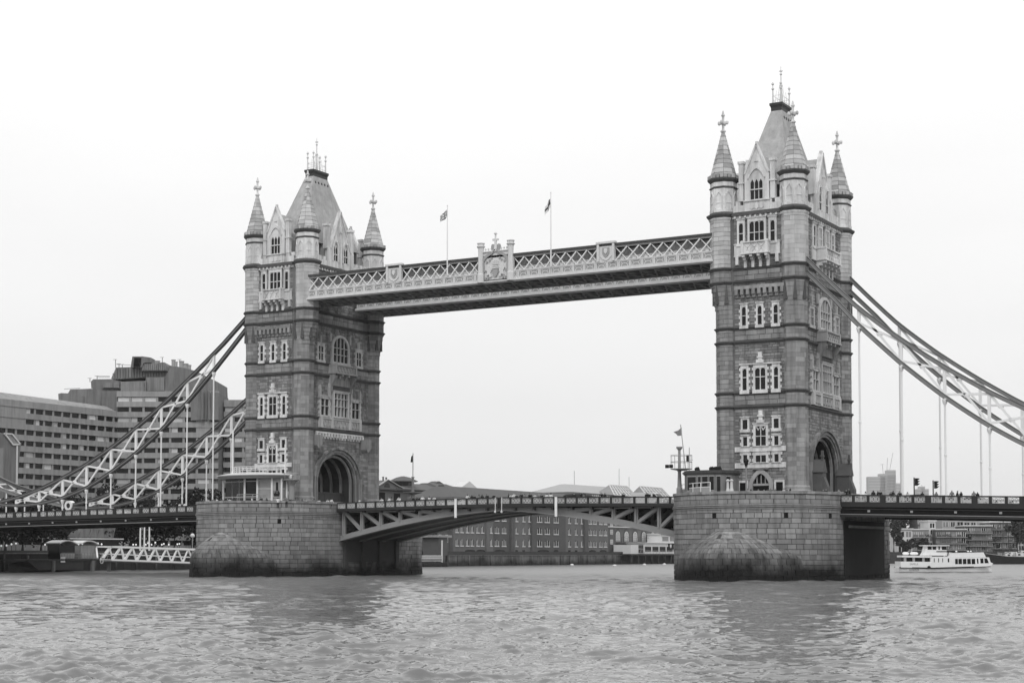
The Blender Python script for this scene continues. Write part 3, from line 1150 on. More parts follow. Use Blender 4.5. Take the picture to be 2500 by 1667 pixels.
        for i in range(3):
            c0 = du - .93 + i * lw
            g = MB()
            g.fpoly(F_, [(c0 + .07, 52.1), (c0 + lw - .07, 52.1), (c0 + lw - .07, 54.4), (c0 + lw / 2, 54.85), (c0 + .07, 54.4)], .12, .14)
            g.build('pane', M['glass_dark'], G)
        g = MB()
        g.fbox(F_, du - .98, du + .98, .14, .24, 53.35, 53.5)
        g.fbox(F_, du - 1.1, du - .93, .12, .28, 52, 55)
        g.fbox(F_, du + .93, du + 1.1, .12, .28, 52, 55)
        g.build('window_frame', M['portland_trim'], G)
        # dormer behind
        g = MB()
        g.fpoly(F_, [(du - 1.6, 52), (du + 1.6, 52), (du + 1.6, 55.6), (du, 58.7), (du - 1.6, 55.6)], -6.5, -.5)
        g.build('dormer_roof', M['slate_roof'], G)

    def gable_s(F_):
        g = MB()
        g.fpoly(F_, [(-3.4, 50.2), (3.4, 50.2), (3.4, 53.6), (2.5, 54.4), (0, 59.8), (-2.5, 54.4), (-3.4, 53.6)], -.5, .12)
        G = g.build('gable', M['upper_stone'], T)
        g = MB()
        for s_ in (-1, 1):
            g.bar(F_.p(s_ * 2.9, -.1, 53.6), F_.p(0, -.1, 60.0), .75, .25)
            g.fbox(F_, s_ * 3.3 - .4, s_ * 3.3 + .4, -.7, .15, 53.5, 57.2)
            g.fbox(F_, s_ * 3.3 - .55, s_ * 3.3 + .55, -.8, .25, 57.2, 57.6)
            g.fbox(F_, s_ * 3.3 - .3, s_ * 3.3 + .3, 0, .3, 50.5, 53.6)
        g.fbox(F_, -.2, .2, -.3, .12, 59.7, 60.3)
        g.fbox(F_, -.18, .18, .12, .35, 50.6, 56.5)
        for c in (-1.5, 0, 1.5):
            z = 56.4 - abs(c) * 1.1
            g.fbox(F_, c - .28, c + .28, .12, .45, z, z + .3)
            g.fbox(F_, c - .14, c + .14, .12, .35, z + .3, z + 1.2)
        g.build('coping', M['upper_stone'], G)
        for s_ in (-1, 1):
            c = s_ * 1.4
            for q in (-1, 1):
                g = MB()
                c0 = c + q * .32
                g.fpoly(F_, [(c0 - .24, 51.7), (c0 + .24, 51.7), (c0 + .24, 53.6), (c0, 54.1), (c0 - .24, 53.6)], .12, .14)
                g.build('pane', M['glass_dark'], G)
            g = MB()
            g.fstrip(F_, [(c - .62, 51.6)] + arch_curve(c, .62, 53.8, .9, 8, True) + [(c + .62, 51.6)], [(c - .85, 51.6)] + arch_curve(c, .85, 53.8, 1.6, 8, True) + [(c + .85, 51.6)], .12, .3)
            g.fbox(F_, c - .6, c + .6, .14, .22, 52.65, 52.8)
            g.build('window_frame', M['portland_trim'], G)
        g = MB()
        g.fpoly(F_, [(-3.1, 52), (3.1, 52), (2.6, 54.2), (0, 59.2), (-2.6, 54.2)], -3.6, -.5)
        g.build('dormer_roof', M['slate_roof'], G)
    gable_w(FW, cs * .34)
    gable_w(FE, cs * .34)
    gable_s(F_)
    gable_s(FN)
    # ---- main roof
    b = MB()
    frus(b, 3.3, 6.9, 50.4, 3.3, 6.9, 54.9, tx, 0)
    b.build('attic_wall', M['dark_slate'], T)
    b = MB()
    frus(b, 3.55, 7.2, 54.7, .78, 1.95, 66.5, tx, 0)
    frus(b, 3.75, 7.4, 54.55, 3.6, 7.25, 54.75, tx, 0)
    roof = b.build('roof', M['slate_roof'], T)
    for s_ in (-1, 1):
        for i in range(5):
            b = MB()
            y = -1.7 + .85 * i
            x = tx + s_ * 1.0
            b.lathe(x, y, [(.14, 65.15), (.19, 65.25), (.14, 65.55)], 6)
            b.build('vent', M['lead_dark'], roof)
    b = MB()
    b.lathe(tx + .85, -2.1, [(.14, 65.1), (.2, 65.3), (.14, 65.5)], 6)
    b.lathe(tx - .2, -2.25, [(.14, 65.1), (.2, 65.3), (.14, 65.5)], 6)
    b.build('vent', M['lead_dark'], roof)
    b = MB()
    frus(b, .8, 2.0, 66.4, .8, 2.0, 66.9, tx, 0)
    frus(b, .82, 2.0, 66.9, .92, 2.08, 67.2, tx, 0)
    frus(b, .98, 2.14, 67.2, .98, 2.14, 67.55, tx, 0)
    plat = b.build('roof_platform', M['lead_dark'], T)
    for sx in (-1, 1):
        for sy in (-1, 1):
            b = MB()
            x, y = tx + sx * .6, sy * 1.7
            b.lathe(x, y, [(.15, 67.5), (.11, 68.4), (.09, 69.5), (.2, 69.6), (.2, 69.75), (.07, 69.85), (.06, 70.2), (.2, 70.3), (.2, 70.42), (.04, 70.7)], 6)
            b.build('corner_pinnacle', M['steel_pale'], plat)
    b = MB()
    for s_ in (-1, 1):
        for z in (68.0, 68.7):
            b.bar((tx + s_ * .6, -1.7, z), (tx + s_ * .6, 1.7, z), .04, .05)
            b.bar((tx - .6, s_ * 1.7, z), (tx + .6, s_ * 1.7, z), .04, .05)
        for i in (0, 2, 4, 6, 8):
            y = -2.1 + 4.2 * i / 8
            h = 68.9 + 1.5 * (1 - abs(i - 4) / 4)
            b.bar((tx + s_ * .6, y * .8, 67.5), (tx + s_ * (.6 - .35 * (1 - abs(i - 4) / 4)), y * .7, h), .05, .05)
    b.build('cresting', M['steel_pale'], plat)
    b = MB()
    b.lathe(tx, 0, [(.22, 67.6), (.16, 69.0), (.12, 70.3), (.24, 70.4), (.24, 70.6), (.1, 70.7), (.07, 72.0), (.2, 72.1), (.2, 72.2), (.05, 72.3), (.04, 73.3)], 6)
    b.bar((tx - .3, 0, 72.6), (tx + .3, 0, 72.6), .1, .12)
    b.bar((tx, -.3, 72.6), (tx, .3, 72.6), .1, .12)
    b.build('roof_finial', M['steel_pale'], plat)
    # ---- corner turrets
    for sx in (-1, 1):
        for sy in (-1, 1):
            lx = cs * 4.55 if sx == cs else sx * 5.12
            front = (sx == 1 and sy == -1)
            vis = not (sx == -1 and sy == 1)
            build_turret(T, tx, lx, sx * 5.124, sy * 9.27, front, (-4, -3, -2, -1, 0, 1) if vis else (-4, 3), vis)
    return T


TOWER_N = build_tower(-41.15, 1, 'farther stone gothic tower whose ribbed archway faces the open river channel')
TOWER_S = build_tower(41.15, -1, 'nearer and taller looking stone gothic tower beside the white passenger boat')
# ------------------------------------------------------------------ river piers
PW, PYC, PB = 11.47, 9.46, 13.0       # half width, where the rounding starts, length of the rounded nose


def pier_outline(off=0.0, pb=None):
    """plan outline (local), counter-clockwise, with a running distance"""
    pts = []
    a, b_ = PW + off, (pb or PB) + off
    for i in range(61):                           # front nose from -x to +x
        t = math.pi * i / 60
        pts.append((-a * math.cos(t), -PYC - b_ * math.sin(t) ** .92))
    for i in range(61):
        t = math.pi * i / 60
        pts.append((a * math.cos(t), PYC + b_ * math.sin(t) ** .92))
    return pts


def build_pier(tx, label, pb):
    T = thing('bridge_pier', (tx, 0, 0), label, 'pier', 'granite piers under the towers')
    out = pier_outline(-.12, pb)
    b = MB()
    b.prism([(tx + x, y) for x, y in out], -3.5, 10.5)
    oi_ = pier_outline(-.5, pb)
    for i in range(len(out)):
        j = (i + 1) % len(out)
        q = [oi_[i], oi_[j], out[j], out[i]]
        b.hexa([(tx + x, y, 10.4) for x, y in q] + [(tx + x, y, 11.35) for x, y in q])
    core = b.build('core', M['pier_core'], T)
    # courses of granite blocks along the visible outline
    P = [Vector((tx + x, y)) for x, y in pier_outline(0, pb)]
    P = P + [P[0]]
    seg = [0]
    for i in range(len(P) - 1):
        seg.append(seg[-1] + (P[i + 1] - P[i]).length)

    def at(s_):
        s_ = s_ % seg[-1]
        i = int(np.searchsorted(seg, s_, 'right')) - 1
        i = min(i, len(P) - 2)
        d = (P[i + 1] - P[i])
        t = (s_ - seg[i]) / max(d.length, 1e-6)
        return P[i] + d * t, d.normalized()
    # part of the outline that the photograph shows: nose and the side facing +X
    s0, s1 = seg[6], seg[61] + 22 * (seg[61] - 0) / seg[61] * .0 + (seg[62] - seg[61]) + 14
    ch = .68
    todo = []
    for r in range(-1, 17):
        z0 = r * ch
        if z0 > 9.0:
            break
        s_ = s0 + (.65 if r % 2 else 0)
        while s_ < s1:
            wd = random.choice((1.0, 1.25, 1.45, 1.45, 1.7, 2.0))
            todo.append((s_, wd, z0, ch))
            s_ += wd
    for z0, h in ((10.0, .62), (10.62, .62)):
        s_ = s0
        while s_ < s1:
            wd = random.uniform(1.3, 2.1)
            todo.append((s_, wd, z0, h))
            s_ += wd
    z_top = 10.0

    def size(c):
        p, d = at(c[0] + c[1] / 2)
        n = Vector((d.y, -d.x))
        to = Vector((CAM.x, CAM.y)) - p
        f_ = n.dot(to.normalized())
        inside = 1.0 if c[2] > 1.2 else .3
        if c[2] > 0 and c[2] < 5.5 and abs(p.x - tx) < 8 and p.y < -18:
            inside *= .2                                           # behind the cutwater
        return f_ * c[1] * c[3] / to.length * inside
    todo.sort(key=size, reverse=True)
    rest = MB()
    for i, (s_, wd, z0, h) in enumerate(todo):
        p, d = at(s_ + wd / 2)
        n = Vector((d.y, -d.x))
        dp = random.uniform(.12, .16)
        c = Vector((p.x - n.x * .12, p.y - n.y * .12, z0 + h / 2))
        if i < 299 and size((s_, wd, z0, h)) > 0:
            place_block('block', BLOCK_PIER, T, c, d, n, wd - .03, dp, h - .03)
        else:
            F = Face(c.x, c.y, d, n)
            e = .03
            w2, h0, h1 = wd / 2 - .015, z0 + .015, z0 + h - .015
            rest.hexa([F.p(*q) for q in ((-w2, 0, h0), (w2, 0, h0), (w2 - e, dp, h0 + e), (-w2 + e, dp, h0 + e), (-w2, 0, h1), (w2, 0, h1), (w2 - e, dp, h1 - e), (-w2 + e, dp, h1 - e))])
    tag(rest.build('block_masonry', M['granite_pier'], T), kind='stuff')
    # mouldings under the parapet and the coping
    for z0, z1, off in ((9.30, 9.46, .12), (9.55, 9.72, .22), (9.80, 9.98, .12)):
        b = MB()
        b.prism([(tx + x, y) for x, y in pier_outline(off, pb)], z0, z1)
        b.build('string_moulding', M['granite_pier'], T)
    o1, o2 = pier_outline(.16, pb), pier_outline(-.5, pb)
    b = MB()
    for i in range(len(o1)):
        j = (i + 1) % len(o1)
        q = [o2[i], o2[j], o1[j], o1[i]]
        b.hexa([(tx + x, y, 11.3) for x, y in q] + [(tx + x, y, 11.66) for x, y in q])
    b.build('coping', M['granite_pier'], T)
    # drain openings
    for uu in (0.30, 0.47, .60) if tx > 0 else (.22, .50):
        p, d = at(seg[61] * uu)
        n = Vector((d.y, -d.x))
        F = Face(p.x, p.y, d, n)
        b = MB()
        b.fbox(F, -.28, .28, -.1, .06, 8.15, 8.85)
        b.build('drain_opening', M['black_void'], T)
    # dark sheet on the +X side; the nearer pier's has wall shadow in its colour
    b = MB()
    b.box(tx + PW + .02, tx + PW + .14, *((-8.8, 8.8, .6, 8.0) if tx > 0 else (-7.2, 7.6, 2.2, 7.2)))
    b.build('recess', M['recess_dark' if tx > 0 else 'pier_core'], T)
    if tx > 0:
        b = MB()
        b.box(tx + PW + .14, tx + PW + .5, -7.0, 7.4, 7.0, 7.35)
        b.build('beam', M['concrete'], T)
    for y0 in (-7.5, -2.6, 2.2, 7.0) if tx < 0 else ():
        b = MB()
        b.box(tx + PW + .02, tx + PW + .5, y0 - .45, y0 + .45, 1.2, 7.6)
        b.build('fender', M['pier_core'], T)
    # pointed cutwaters with domed stone caps
    for sgn in (-1, 1):
        cut = MB()
        ytip, ybase = -(PYC + pb + 6.0), -17.0
        nz, nu = 15, 26
        hb = 2.9
        top_y, top_z = -(PYC + pb - .8), 7.15
        def outline(u):
            """u in -1..1 round the cutwater foot"""
            t = abs(u)
            x = 10.2 * (1 - (1 - t) ** 1.36)
            y = ytip + (ybase + 2.5 - ytip) * t ** 1.25
            return math.copysign(x, u), y
        def P3(u, v):
            x, y = outline(u)
            if v <= 0:
                return x, y, v
            if v <= hb:
                k = v / hb * .04
                return x * (1 - k), y + k * 1.5, v
            k = (v - hb) / (top_z - hb)
            c2 = (1 - k ** 1.55) ** .86
            return x * .96 * c2, top_y + (y + .06 - top_y) * c2, v
        zs_ = [-1.5, -.75, 0, .7, 1.4, 2.1, 2.9, 3.55, 4.2, 4.85, 5.45, 6.0, 6.45, 6.8, 7.05]
        cm = MB()
        for r in range(len(zs_) - 1):
            z0, z1 = zs_[r], zs_[r + 1]
            nn_ = nu if z0 < 4.8 else nu // 2 if z0 < 6.3 else nu // 4
            for k in range(nn_):
                off = 1.0 / nn_ if r % 2 else 0
                u0 = max(-1, -1 + 2 * (k) / nn_ + off - 1 / nn_ * .0)
                u1 = min(1, u0 + 2 / nn_)
                if u1 - u0 < .01:
                    continue
                g = .0022
                a = [P3(u0 + g, z0 + .022), P3(u1 - g, z0 + .022), P3(u1 - g, z1 - .022), P3(u0 + g, z1 - .022)]
                cen = Vector((0, -14.0, 1.0))
                inn = []
                for q in a:
                    v_ = Vector(q)
                    dv = (cen - v_)
                    dv.z *= .35
                    inn.append(v_ + dv.normalized() * .35)
                f = 1 if sgn < 0 else -1
                pts = [(tx + q[0], q[1] * f, q[2]) for q in inn] + [(tx + q[0], q[1] * f, q[2]) for q in a]
                cut.hexa(pts)
        base = MB()
        rings = []
        for z in zs_ + [7.1]:
            ring = [P3(-1 + 2 * k / 30, z - .02) for k in range(31)]
            cen = (0, -15.0)
            rings.append([(tx + q[0] * .985, (cen[1] + (q[1] - cen[1]) * .985) * (1 if sgn < 0 else -1), q[2]) for q in ring])
        for r in range(len(rings) - 1):
            n0 = len(base.v)
            base.v += rings[r] + rings[r + 1]
            for k in range(30):
                base.f.append((n0 + k, n0 + k + 1, n0 + 31 + k + 1, n0 + 31 + k))
                base.m.append(0)
        cw = base.build('cutwater', M['pier_core'], T)
        tag(cut.build('cap_masonry', M['cutwater_stone'], cw), kind='stuff')
    return T


PIER_N = build_pier(-41.15, 'granite pier carrying the farther tower and the round roofed glass kiosk', 14.6)
PIER_S = build_pier(41.15, 'granite pier with domed cutwater carrying the nearer tower', 12.0)

# ------------------------------------------------------------------ high level walkways
WX = 35.1


def walkway(y0, y1, near, label):
    """y0 = outer/camera side plane, y1 = other side"""
    T = thing('high_walkway', (0, (y0 + y1) / 2, 44), label, 'walkway', 'high level walkways between the towers')
    pale = M['steel_pale']
    b = MB()
    b.box(-WX, WX, y0 + .35, y1 - .35, 44.02, 44.12)
    fl = b.build('soffit', M['soffit_grey'], T)
    n = 30
    for i in range(n):
        xa, xb = -WX + 2 * WX * i / n, -WX + 2 * WX * (i + 1) / n
        b = MB()
        b.bar((xa, y0 + .5, 43.92), (xb, y1 - .5, 43.92), .22, .14)
        b.bar((xa, y1 - .5, 43.92), (xb, y0 + .5, 43.92), .22, .14)
        b.bar((xa, y0 + .4, 43.9), (xa, y1 - .4, 43.9), .25, .2)
        b.build('soffit_brace', M['concrete'], fl)
    b = MB()
    b.box(-WX + .4, WX - .4, y0 + .5, y1 - .5, 48.0, 48.12)
    b.hexa([(-WX + .4, y0 + .3, 48.12), (WX - .4, y0 + .3, 48.12), (WX - .4, y1 - .3, 48.12), (-WX + .4, y1 - .3, 48.12),
            (-WX + .4, (y0 + y1) / 2 - .3, 48.4), (WX - .4, (y0 + y1) / 2 - .3, 48.4), (WX - .4, (y0 + y1) / 2 + .3, 48.4), (-WX + .4, (y0 + y1) / 2 + .3, 48.4)])
    b.build('roof', M['roof_tile'], T)
    b = MB()
    for ya in (y0 + 1.0, y1 - 1.0):
        b = MB()
        b.box(-WX + .5, WX - .5, ya - .04, ya + .04, 46.25, 47.4)
        b.build('glazing', M['glass_grey'], T)
        b = MB()
        b.box(-WX + .5, WX - .5, ya - .06, ya + .06, 45.4, 46.25)
        b.build('dado_panel', M['steel_pale'], T)
    # solid gusset boxes seen through the lattice
    sides = ((y0, -1), (y1, 1))
    # stations of the solid piers
    st = [(-WX, -WX + .3), (-19.7, -16.9), (-3.0, -2.1), (2.1, 3.0), (16.95, 19.75), (WX - .3, WX)]
    bays = [(-WX + .3, -19.7, 8), (-16.9, -3.0, 8), (3.0, 16.95, 8), (19.75, WX - .3, 8)]
    for ys, sg in sides:
        F = Face(0, ys, (1, 0), (0, sg))
        b = MB()
        b.fbox(F, -WX + .3, WX - .3, -.3, -.02, 47.42, 47.72)
        b.build('top_chord', M['steel_mid'], T)
        b = MB()
        b.fbox(F, -WX + .3, WX - .3, -.35, .12, 47.72, 48.05)
        b.build('eaves_gutter', M['steel_chord'], T)
        b = MB()
        b.fbox(F, -WX - .2, WX + .2, -.4, .12, 44.25, 44.42)
        b.fbox(F, -WX - .2, WX + .2, -.4, .3, 44.05, 44.25)
        b.fbox(F, -WX, WX, -.4, -.04, 44.42, 45.5)
        b.fbox(F, -WX, WX, -.4, .1, 45.42, 45.56)
        led = b.build('ledge', pale, T)
        b = MB()
        b.fbox(F, -WX - .2, WX + .2, -.4, .2, 43.86, 44.05)
        b.build('bottom_flange', M['steel_mid'], T)
        # ledge panels with little arched ribs
        np_ = 38
        g = MB()
        wd = 2 * WX / np_
        P0 = (-WX + wd / 2)
        g.fbox(F, P0 - wd / 2 + .02, P0 - wd / 2 + .2, -.05, .06, 44.45, 45.42)
        g.fbox(F, P0 + wd / 2 - .2, P0 + wd / 2 - .02, -.05, .06, 44.45, 45.42)
        g.fbox(F, P0 - wd / 2 + .2, P0 + wd / 2 - .2, -.05, .05, 45.3, 45.42)
        g.fbox(F, P0 - wd / 2 + .2, P0 + wd / 2 - .2, -.05, .05, 44.45, 44.58)
        g.fstrip(F, arch_curve(P0, .48, 44.6, .38, 6), arch_curve(P0, .58, 44.6, .48, 6), -.04, .02)
        g.bar(F.p(P0 - .6, -.01, 45.28), F.p(P0 - .3, -.01, 44.95), .06, .08)
        g.bar(F.p(P0 + .6, -.01, 45.28), F.p(P0 + .3, -.01, 44.95), .06, .08)
        me = g.mesh('ledge_panel', pale)
        g = MB()
        g.fbox(F, P0 - wd / 2 + .2, P0 + wd / 2 - .2, -.05, -.025, 44.58, 45.3)
        me2 = g.mesh('panel_recess', M['render_grey'])  # greyer panel ground, painting in the shade of the sunk panels
        for i in range(np_):
            mesh_obj('ledge_panel', me, led, (wd * i, 0, 0))
            mesh_obj('panel_recess', me2, led, (wd * i, 0, 0))
        # lattice bars
        for (a0, a1, k) in bays:
            bw_ = (a1 - a0) / k
            g1, g2 = MB(), MB()
            g1.bar(F.p(a0, -.1, 45.5), F.p(a0 + bw_, -.1, 47.45), .16, .2, F.N + (0,))
            g2.bar(F.p(a0, -.22, 47.45), F.p(a0 + bw_, -.22, 45.5), .1, .2, F.N + (0,))
            m1, m2 = g1.mesh('lattice_bar', M['white_paint']), g2.mesh('lattice_bar', M['white_paint'])
            g3 = MB()
            g3.fbox(F, a0 + bw_ * .5 - .28, a0 + bw_ * .5 + .28, -.62, -.45, 45.5, 46.15)
            m3 = g3.mesh('gusset_plate', M['white_paint'])
            for i in range(k):
                mesh_obj('gusset_plate', m3, T, (bw_ * i, 0, 0))
                mesh_obj('lattice_bar', m1, T, (bw_ * i, 0, 0))
                mesh_obj('lattice_bar', m2, T, (bw_ * i, 0, 0))
        for (a0, a1) in st:
            b = MB()
            b.fbox(F, a0, a1, -.28, .09, 45.52, 48.0)
            b.build('pier_panel', pale, T)
    F = Face(0, y0, (1, 0), (0, -1))
    if near:
        for a0, a1 in ((-19.7, -16.9), (16.95, 19.75)):
            b = MB()
            b.fbox(F, a0 - .15, a1 + .15, -.37, .35, 48.06, 48.35)
            b.fbox(F, a0, a0 + .35, .1, .3, 45.5, 48.0)
            b.fbox(F, a1 - .35, a1, .1, .3, 45.5, 48.0)
            P = b.build('panel_frame', pale, T)
            c = (a0 + a1) / 2
            b = MB()
            b.fpoly(F, [(c - .55, 47.5), (c + .55, 47.5), (c + .55, 46.7), (c + .3, 46.3), (c, 46.05), (c - .3, 46.3), (c - .55, 46.7)], .1, .2)
            b.build('shield', M['render_grey'], P)
            b = MB()
            b.fpoly(F, [(c - .2, 47.35), (c + .2, 47.35), (c + .28, 46.9), (c, 46.5), (c - .28, 46.9)], .2, .3)
            b.fpoly(F, [(c - .9, 46.25), (c - .4, 45.95), (c, 45.75), (c + .4, 45.95), (c + .9, 46.25), (c + .5, 45.8), (c, 45.6), (c - .5, 45.8)], .1, .2)
            b.build('emblem', pale, P)
        # the armorial crest in the middle
        c, hw = 0.0, 3.0
        KX, KZ = .80, .777

        class CrestFace(Face):
            def p(s, u, n, z):
                return Face.p(s, u * KX, n, 44.05 + (z - 44.05) * KZ)
        F = CrestFace(0, y0, (1, 0), (0, -1))
        zc_ = lambda z: 44.05 + (z - 44.05) * KZ
        b = MB()
        b.fbox(F, c - hw, c + hw, -.35, .12, 44.1, 49.9)
        b.fbox(F, c - hw - .1, c + hw + .1, -.4, .3, 49.9, 50.1)
        C_ = b.build('armorial_panel', pale, T)
        for s_ in (-1, 1):
            b = MB()
            x, y = s_ * 2.57, y0 - .15
            b.lathe(x, y, [(r_, zc_(z_)) for r_, z_ in [(.58, 44.05), (.58, 45.6), (.48, 45.8), (.42, 49.6), (.46, 50.8), (.62, 51.0), (.66, 51.15), (.5, 51.25), (.5, 51.55), (.6, 51.65), (.6, 51.8), (.3, 51.9)]], 8)
            b.build('pillar', pale, C_)
            for i in range(3):
                b = MB()
                xx = s_ * (.85 + .5 * i)
                b.lathe(xx, y0, [(r_, zc_(z_)) for r_, z_ in [(.05, 50.1), (.05, 50.35), (.16, 50.45), (.16, 50.6), (.03, 50.8)]], 6)
                b.build('crest_spike', pale, C_)
        # ogee moulding
        og_o, og_i = [], []
        for i in range(17):
            t = -1 + i / 8
            z = 48.1 + 1.35 * (1 - abs(t) ** 2.2) ** .8 + 1.1 * max(0, 1 - abs(t) * 3.2) ** 1.5
            og_i.append((c + t * (hw - .55), z))
            og_o.append((c + t * (hw - .2), z + .42))
        b = MB()
        b.fstrip(F, [(og_i[0][0], 44.6)] + og_i + [(og_i[-1][0], 44.6)], [(og_o[0][0], 44.6)] + og_o + [(og_o[-1][0], 44.6)], .1, .36)
        b.build('ogee_moulding', M['render_grey'], C_)
        b = MB()
        b.lathe(c, y0 - .2, [(r_, zc_(z_)) for r_, z_ in [(.3, 50.3), (.2, 51.2), (.2, 52.4), (.12, 52.5), (.12, 53.2), (.25, 53.25), (.25, 53.45), (.05, 53.7)]], 6)
        b.bar((c - .5, y0 - .2, zc_(52.2)), (c + .5, y0 - .2, zc_(52.2)), .26, .26)
        b.build('cross_finial', pale, C_)
        for s_ in (-1, 1):
            b = MB()
            x = c + s_ * .62
            b.fpoly(F, [(x - .42, 50.9), (x - .3, 51.3), (x, 51.42), (x + .3, 51.3), (x + .42, 50.9), (x + .2, 50.3), (x, 50.05), (x - .2, 50.3)], .0, .16)
            b.build('cresting_leaf', M['render_grey'], C_)
        # carved arms: shield, crown, two supporters and scroll in relief
        b = MB()
        b.fpoly(F, [(c - .6, 46.5), (c + .6, 46.5), (c + .6, 45.8), (c + .3, 45.2), (c, 44.95), (c - .3, 45.2), (c - .6, 45.8)], .12, .36)
        b.build('shield', M['render_grey'], C_)
        b = MB()
        for z, w2, d_ in ((46.6, .8, .4), (46.95, .55, .34), (47.3, .62, .4), (47.65, .4, .36), (47.95, .18, .3)):
            b.fbox(F, c - w2, c + w2, .11, d_, z, z + .24)
        for x in (-.5, -.17, .17, .5):
            b.fbox(F, c + x - .1, c + x + .1, .11, .43, 47.5, 48.3 - abs(x) * .5)
        b.build('crown', pale, C_)
        for s_ in (-1, 1):
            b = MB()
            pts = [(.75, 45.1), (1.15, 44.95), (1.35, 45.5), (1.9, 45.3), (1.7, 46.0), (2.0, 46.6), (1.75, 47.4), (1.4, 47.2), (1.1, 46.7), (.8, 46.3), (1.05, 45.8)]
            pts = [(c + s_ * x, z) for x, z in pts]
            b.fpoly(F, pts if s_ > 0 else pts[::-1], .12, .4)
            b.build('supporter', pale, C_)
            for x, z in ((1.9, 47.9), (1.3, 48.2), (2.1, 44.8), (1.6, 44.75), (2.25, 46.2), (.9, 48.6)):
                xx = c + s_ * x
                b = MB()
                b.fpoly(F, [(xx - .2, z), (xx, z - .15), (xx + .2, z), (xx + .1, z + .25), (xx - .1, z + .25)], .12, .3)
                b.build('mantling', M['render_grey'], C_)
    return T


walkway(-10.5, -3.3, True, 'nearer high level walkway with white lattice and crowned armorial panel')
walkway(3.3, 10.5, False, 'farther high level walkway half hidden below the nearer one')

# ------------------------------------------------------------------ parapets shared by deck and bascules
def lattice_panel_mesh(wd, h):
    b = MB()
    F = Face(0, 0, (1, 0), (0, -1))
    t = .06
    b.fbox(F, -wd / 2, wd / 2, -.04, .04, 0, t)
    b.fbox(F, -wd / 2, wd / 2, -.04, .04, h - t, h)
    n = 3
    for i in range(n):
        c = -wd / 2 + wd * (i + .5) / n
        w2 = wd / n / 2
        b.bar((c - w2, 0, t), (c + w2, 0, h - t), .07, .07, (0, 1, 0))
        b.bar((c - w2, 0, h - t), (c + w2, 0, t), .07, .07, (0, 1, 0))
        q = [(c + .15 * math.cos(a), h / 2 + .15 * math.sin(a)) for a in np.linspace(0, 2 * math.pi, 9)]
        q2 = [(c + .21 * math.cos(a), h / 2 + .21 * math.sin(a)) for a in np.linspace(0, 2 * math.pi, 9)]
        b.fstrip(F, q, q2, -.035, .035)
    b.box(-wd / 2, -wd / 2 + t, -.04, .04, 0, h)
    b.box(wd / 2 - t, wd / 2, -.04, .04, 0, h)
    return b.mesh('parapet_panel', M['parapet_pale'])


PANEL = lattice_panel_mesh(1.55, .74)


def parapet(T, zf, x0, x1, y, step, big_every=0, out=-1):
    """rail, kerb, posts and pierced panels along x at plane y; zf(x) = top of rail"""
    n = max(1, int(round((x1 - x0) / step)))
    d = (x1 - x0) / n
    b = MB()
    for i in range(n):
        xa, xb = x0 + d * i, x0 + d * (i + 1)
        for lo, hi, th in ((-.16, 0, .3), (-1.42, -.95, .32)):
            za, zb = zf(xa), zf(xb)
            b.hexa([(xa, y - th / 2, za + lo), (xb, y - th / 2, zb + lo), (xb, y + th / 2, zb + lo), (xa, y + th / 2, za + lo),
                    (xa, y - th / 2, za + hi), (xb, y - th / 2, zb + hi), (xb, y + th / 2, zb + hi), (xa, y + th / 2, za + hi)])
    rail = b.build('parapet', M['steel_dark'], T)
    for i in range(n + 1):
        x = x0 + d * i
        wd = .34 if not (big_every and i % big_every == 0) else .75
        b = MB()
        b.box(x - wd / 2, x + wd / 2, y - .14, y + .14, zf(x) - .96, zf(x) - .1)
        if wd > .5:
            b.box(x - .2, x + .2, y - .18, y + .18, zf(x) - .8, zf(x) - .3)
        b.build('post', M['steel_dark'], rail)
    for i in range(n):
        x = x0 + d * (i + .5)
        mesh_obj('parapet_panel', PANEL, rail, (x, y, zf(x) - .93))
    return rail


# ------------------------------------------------------------------ bascule leaves
def rail_mid(x):
    return 11.93 - .38 * (abs(x) / 29.6) ** 1.3


def chord_z(x):
    a = abs(x)
    return 10.02 - 4.35 * (a / 29.4) ** 1.55


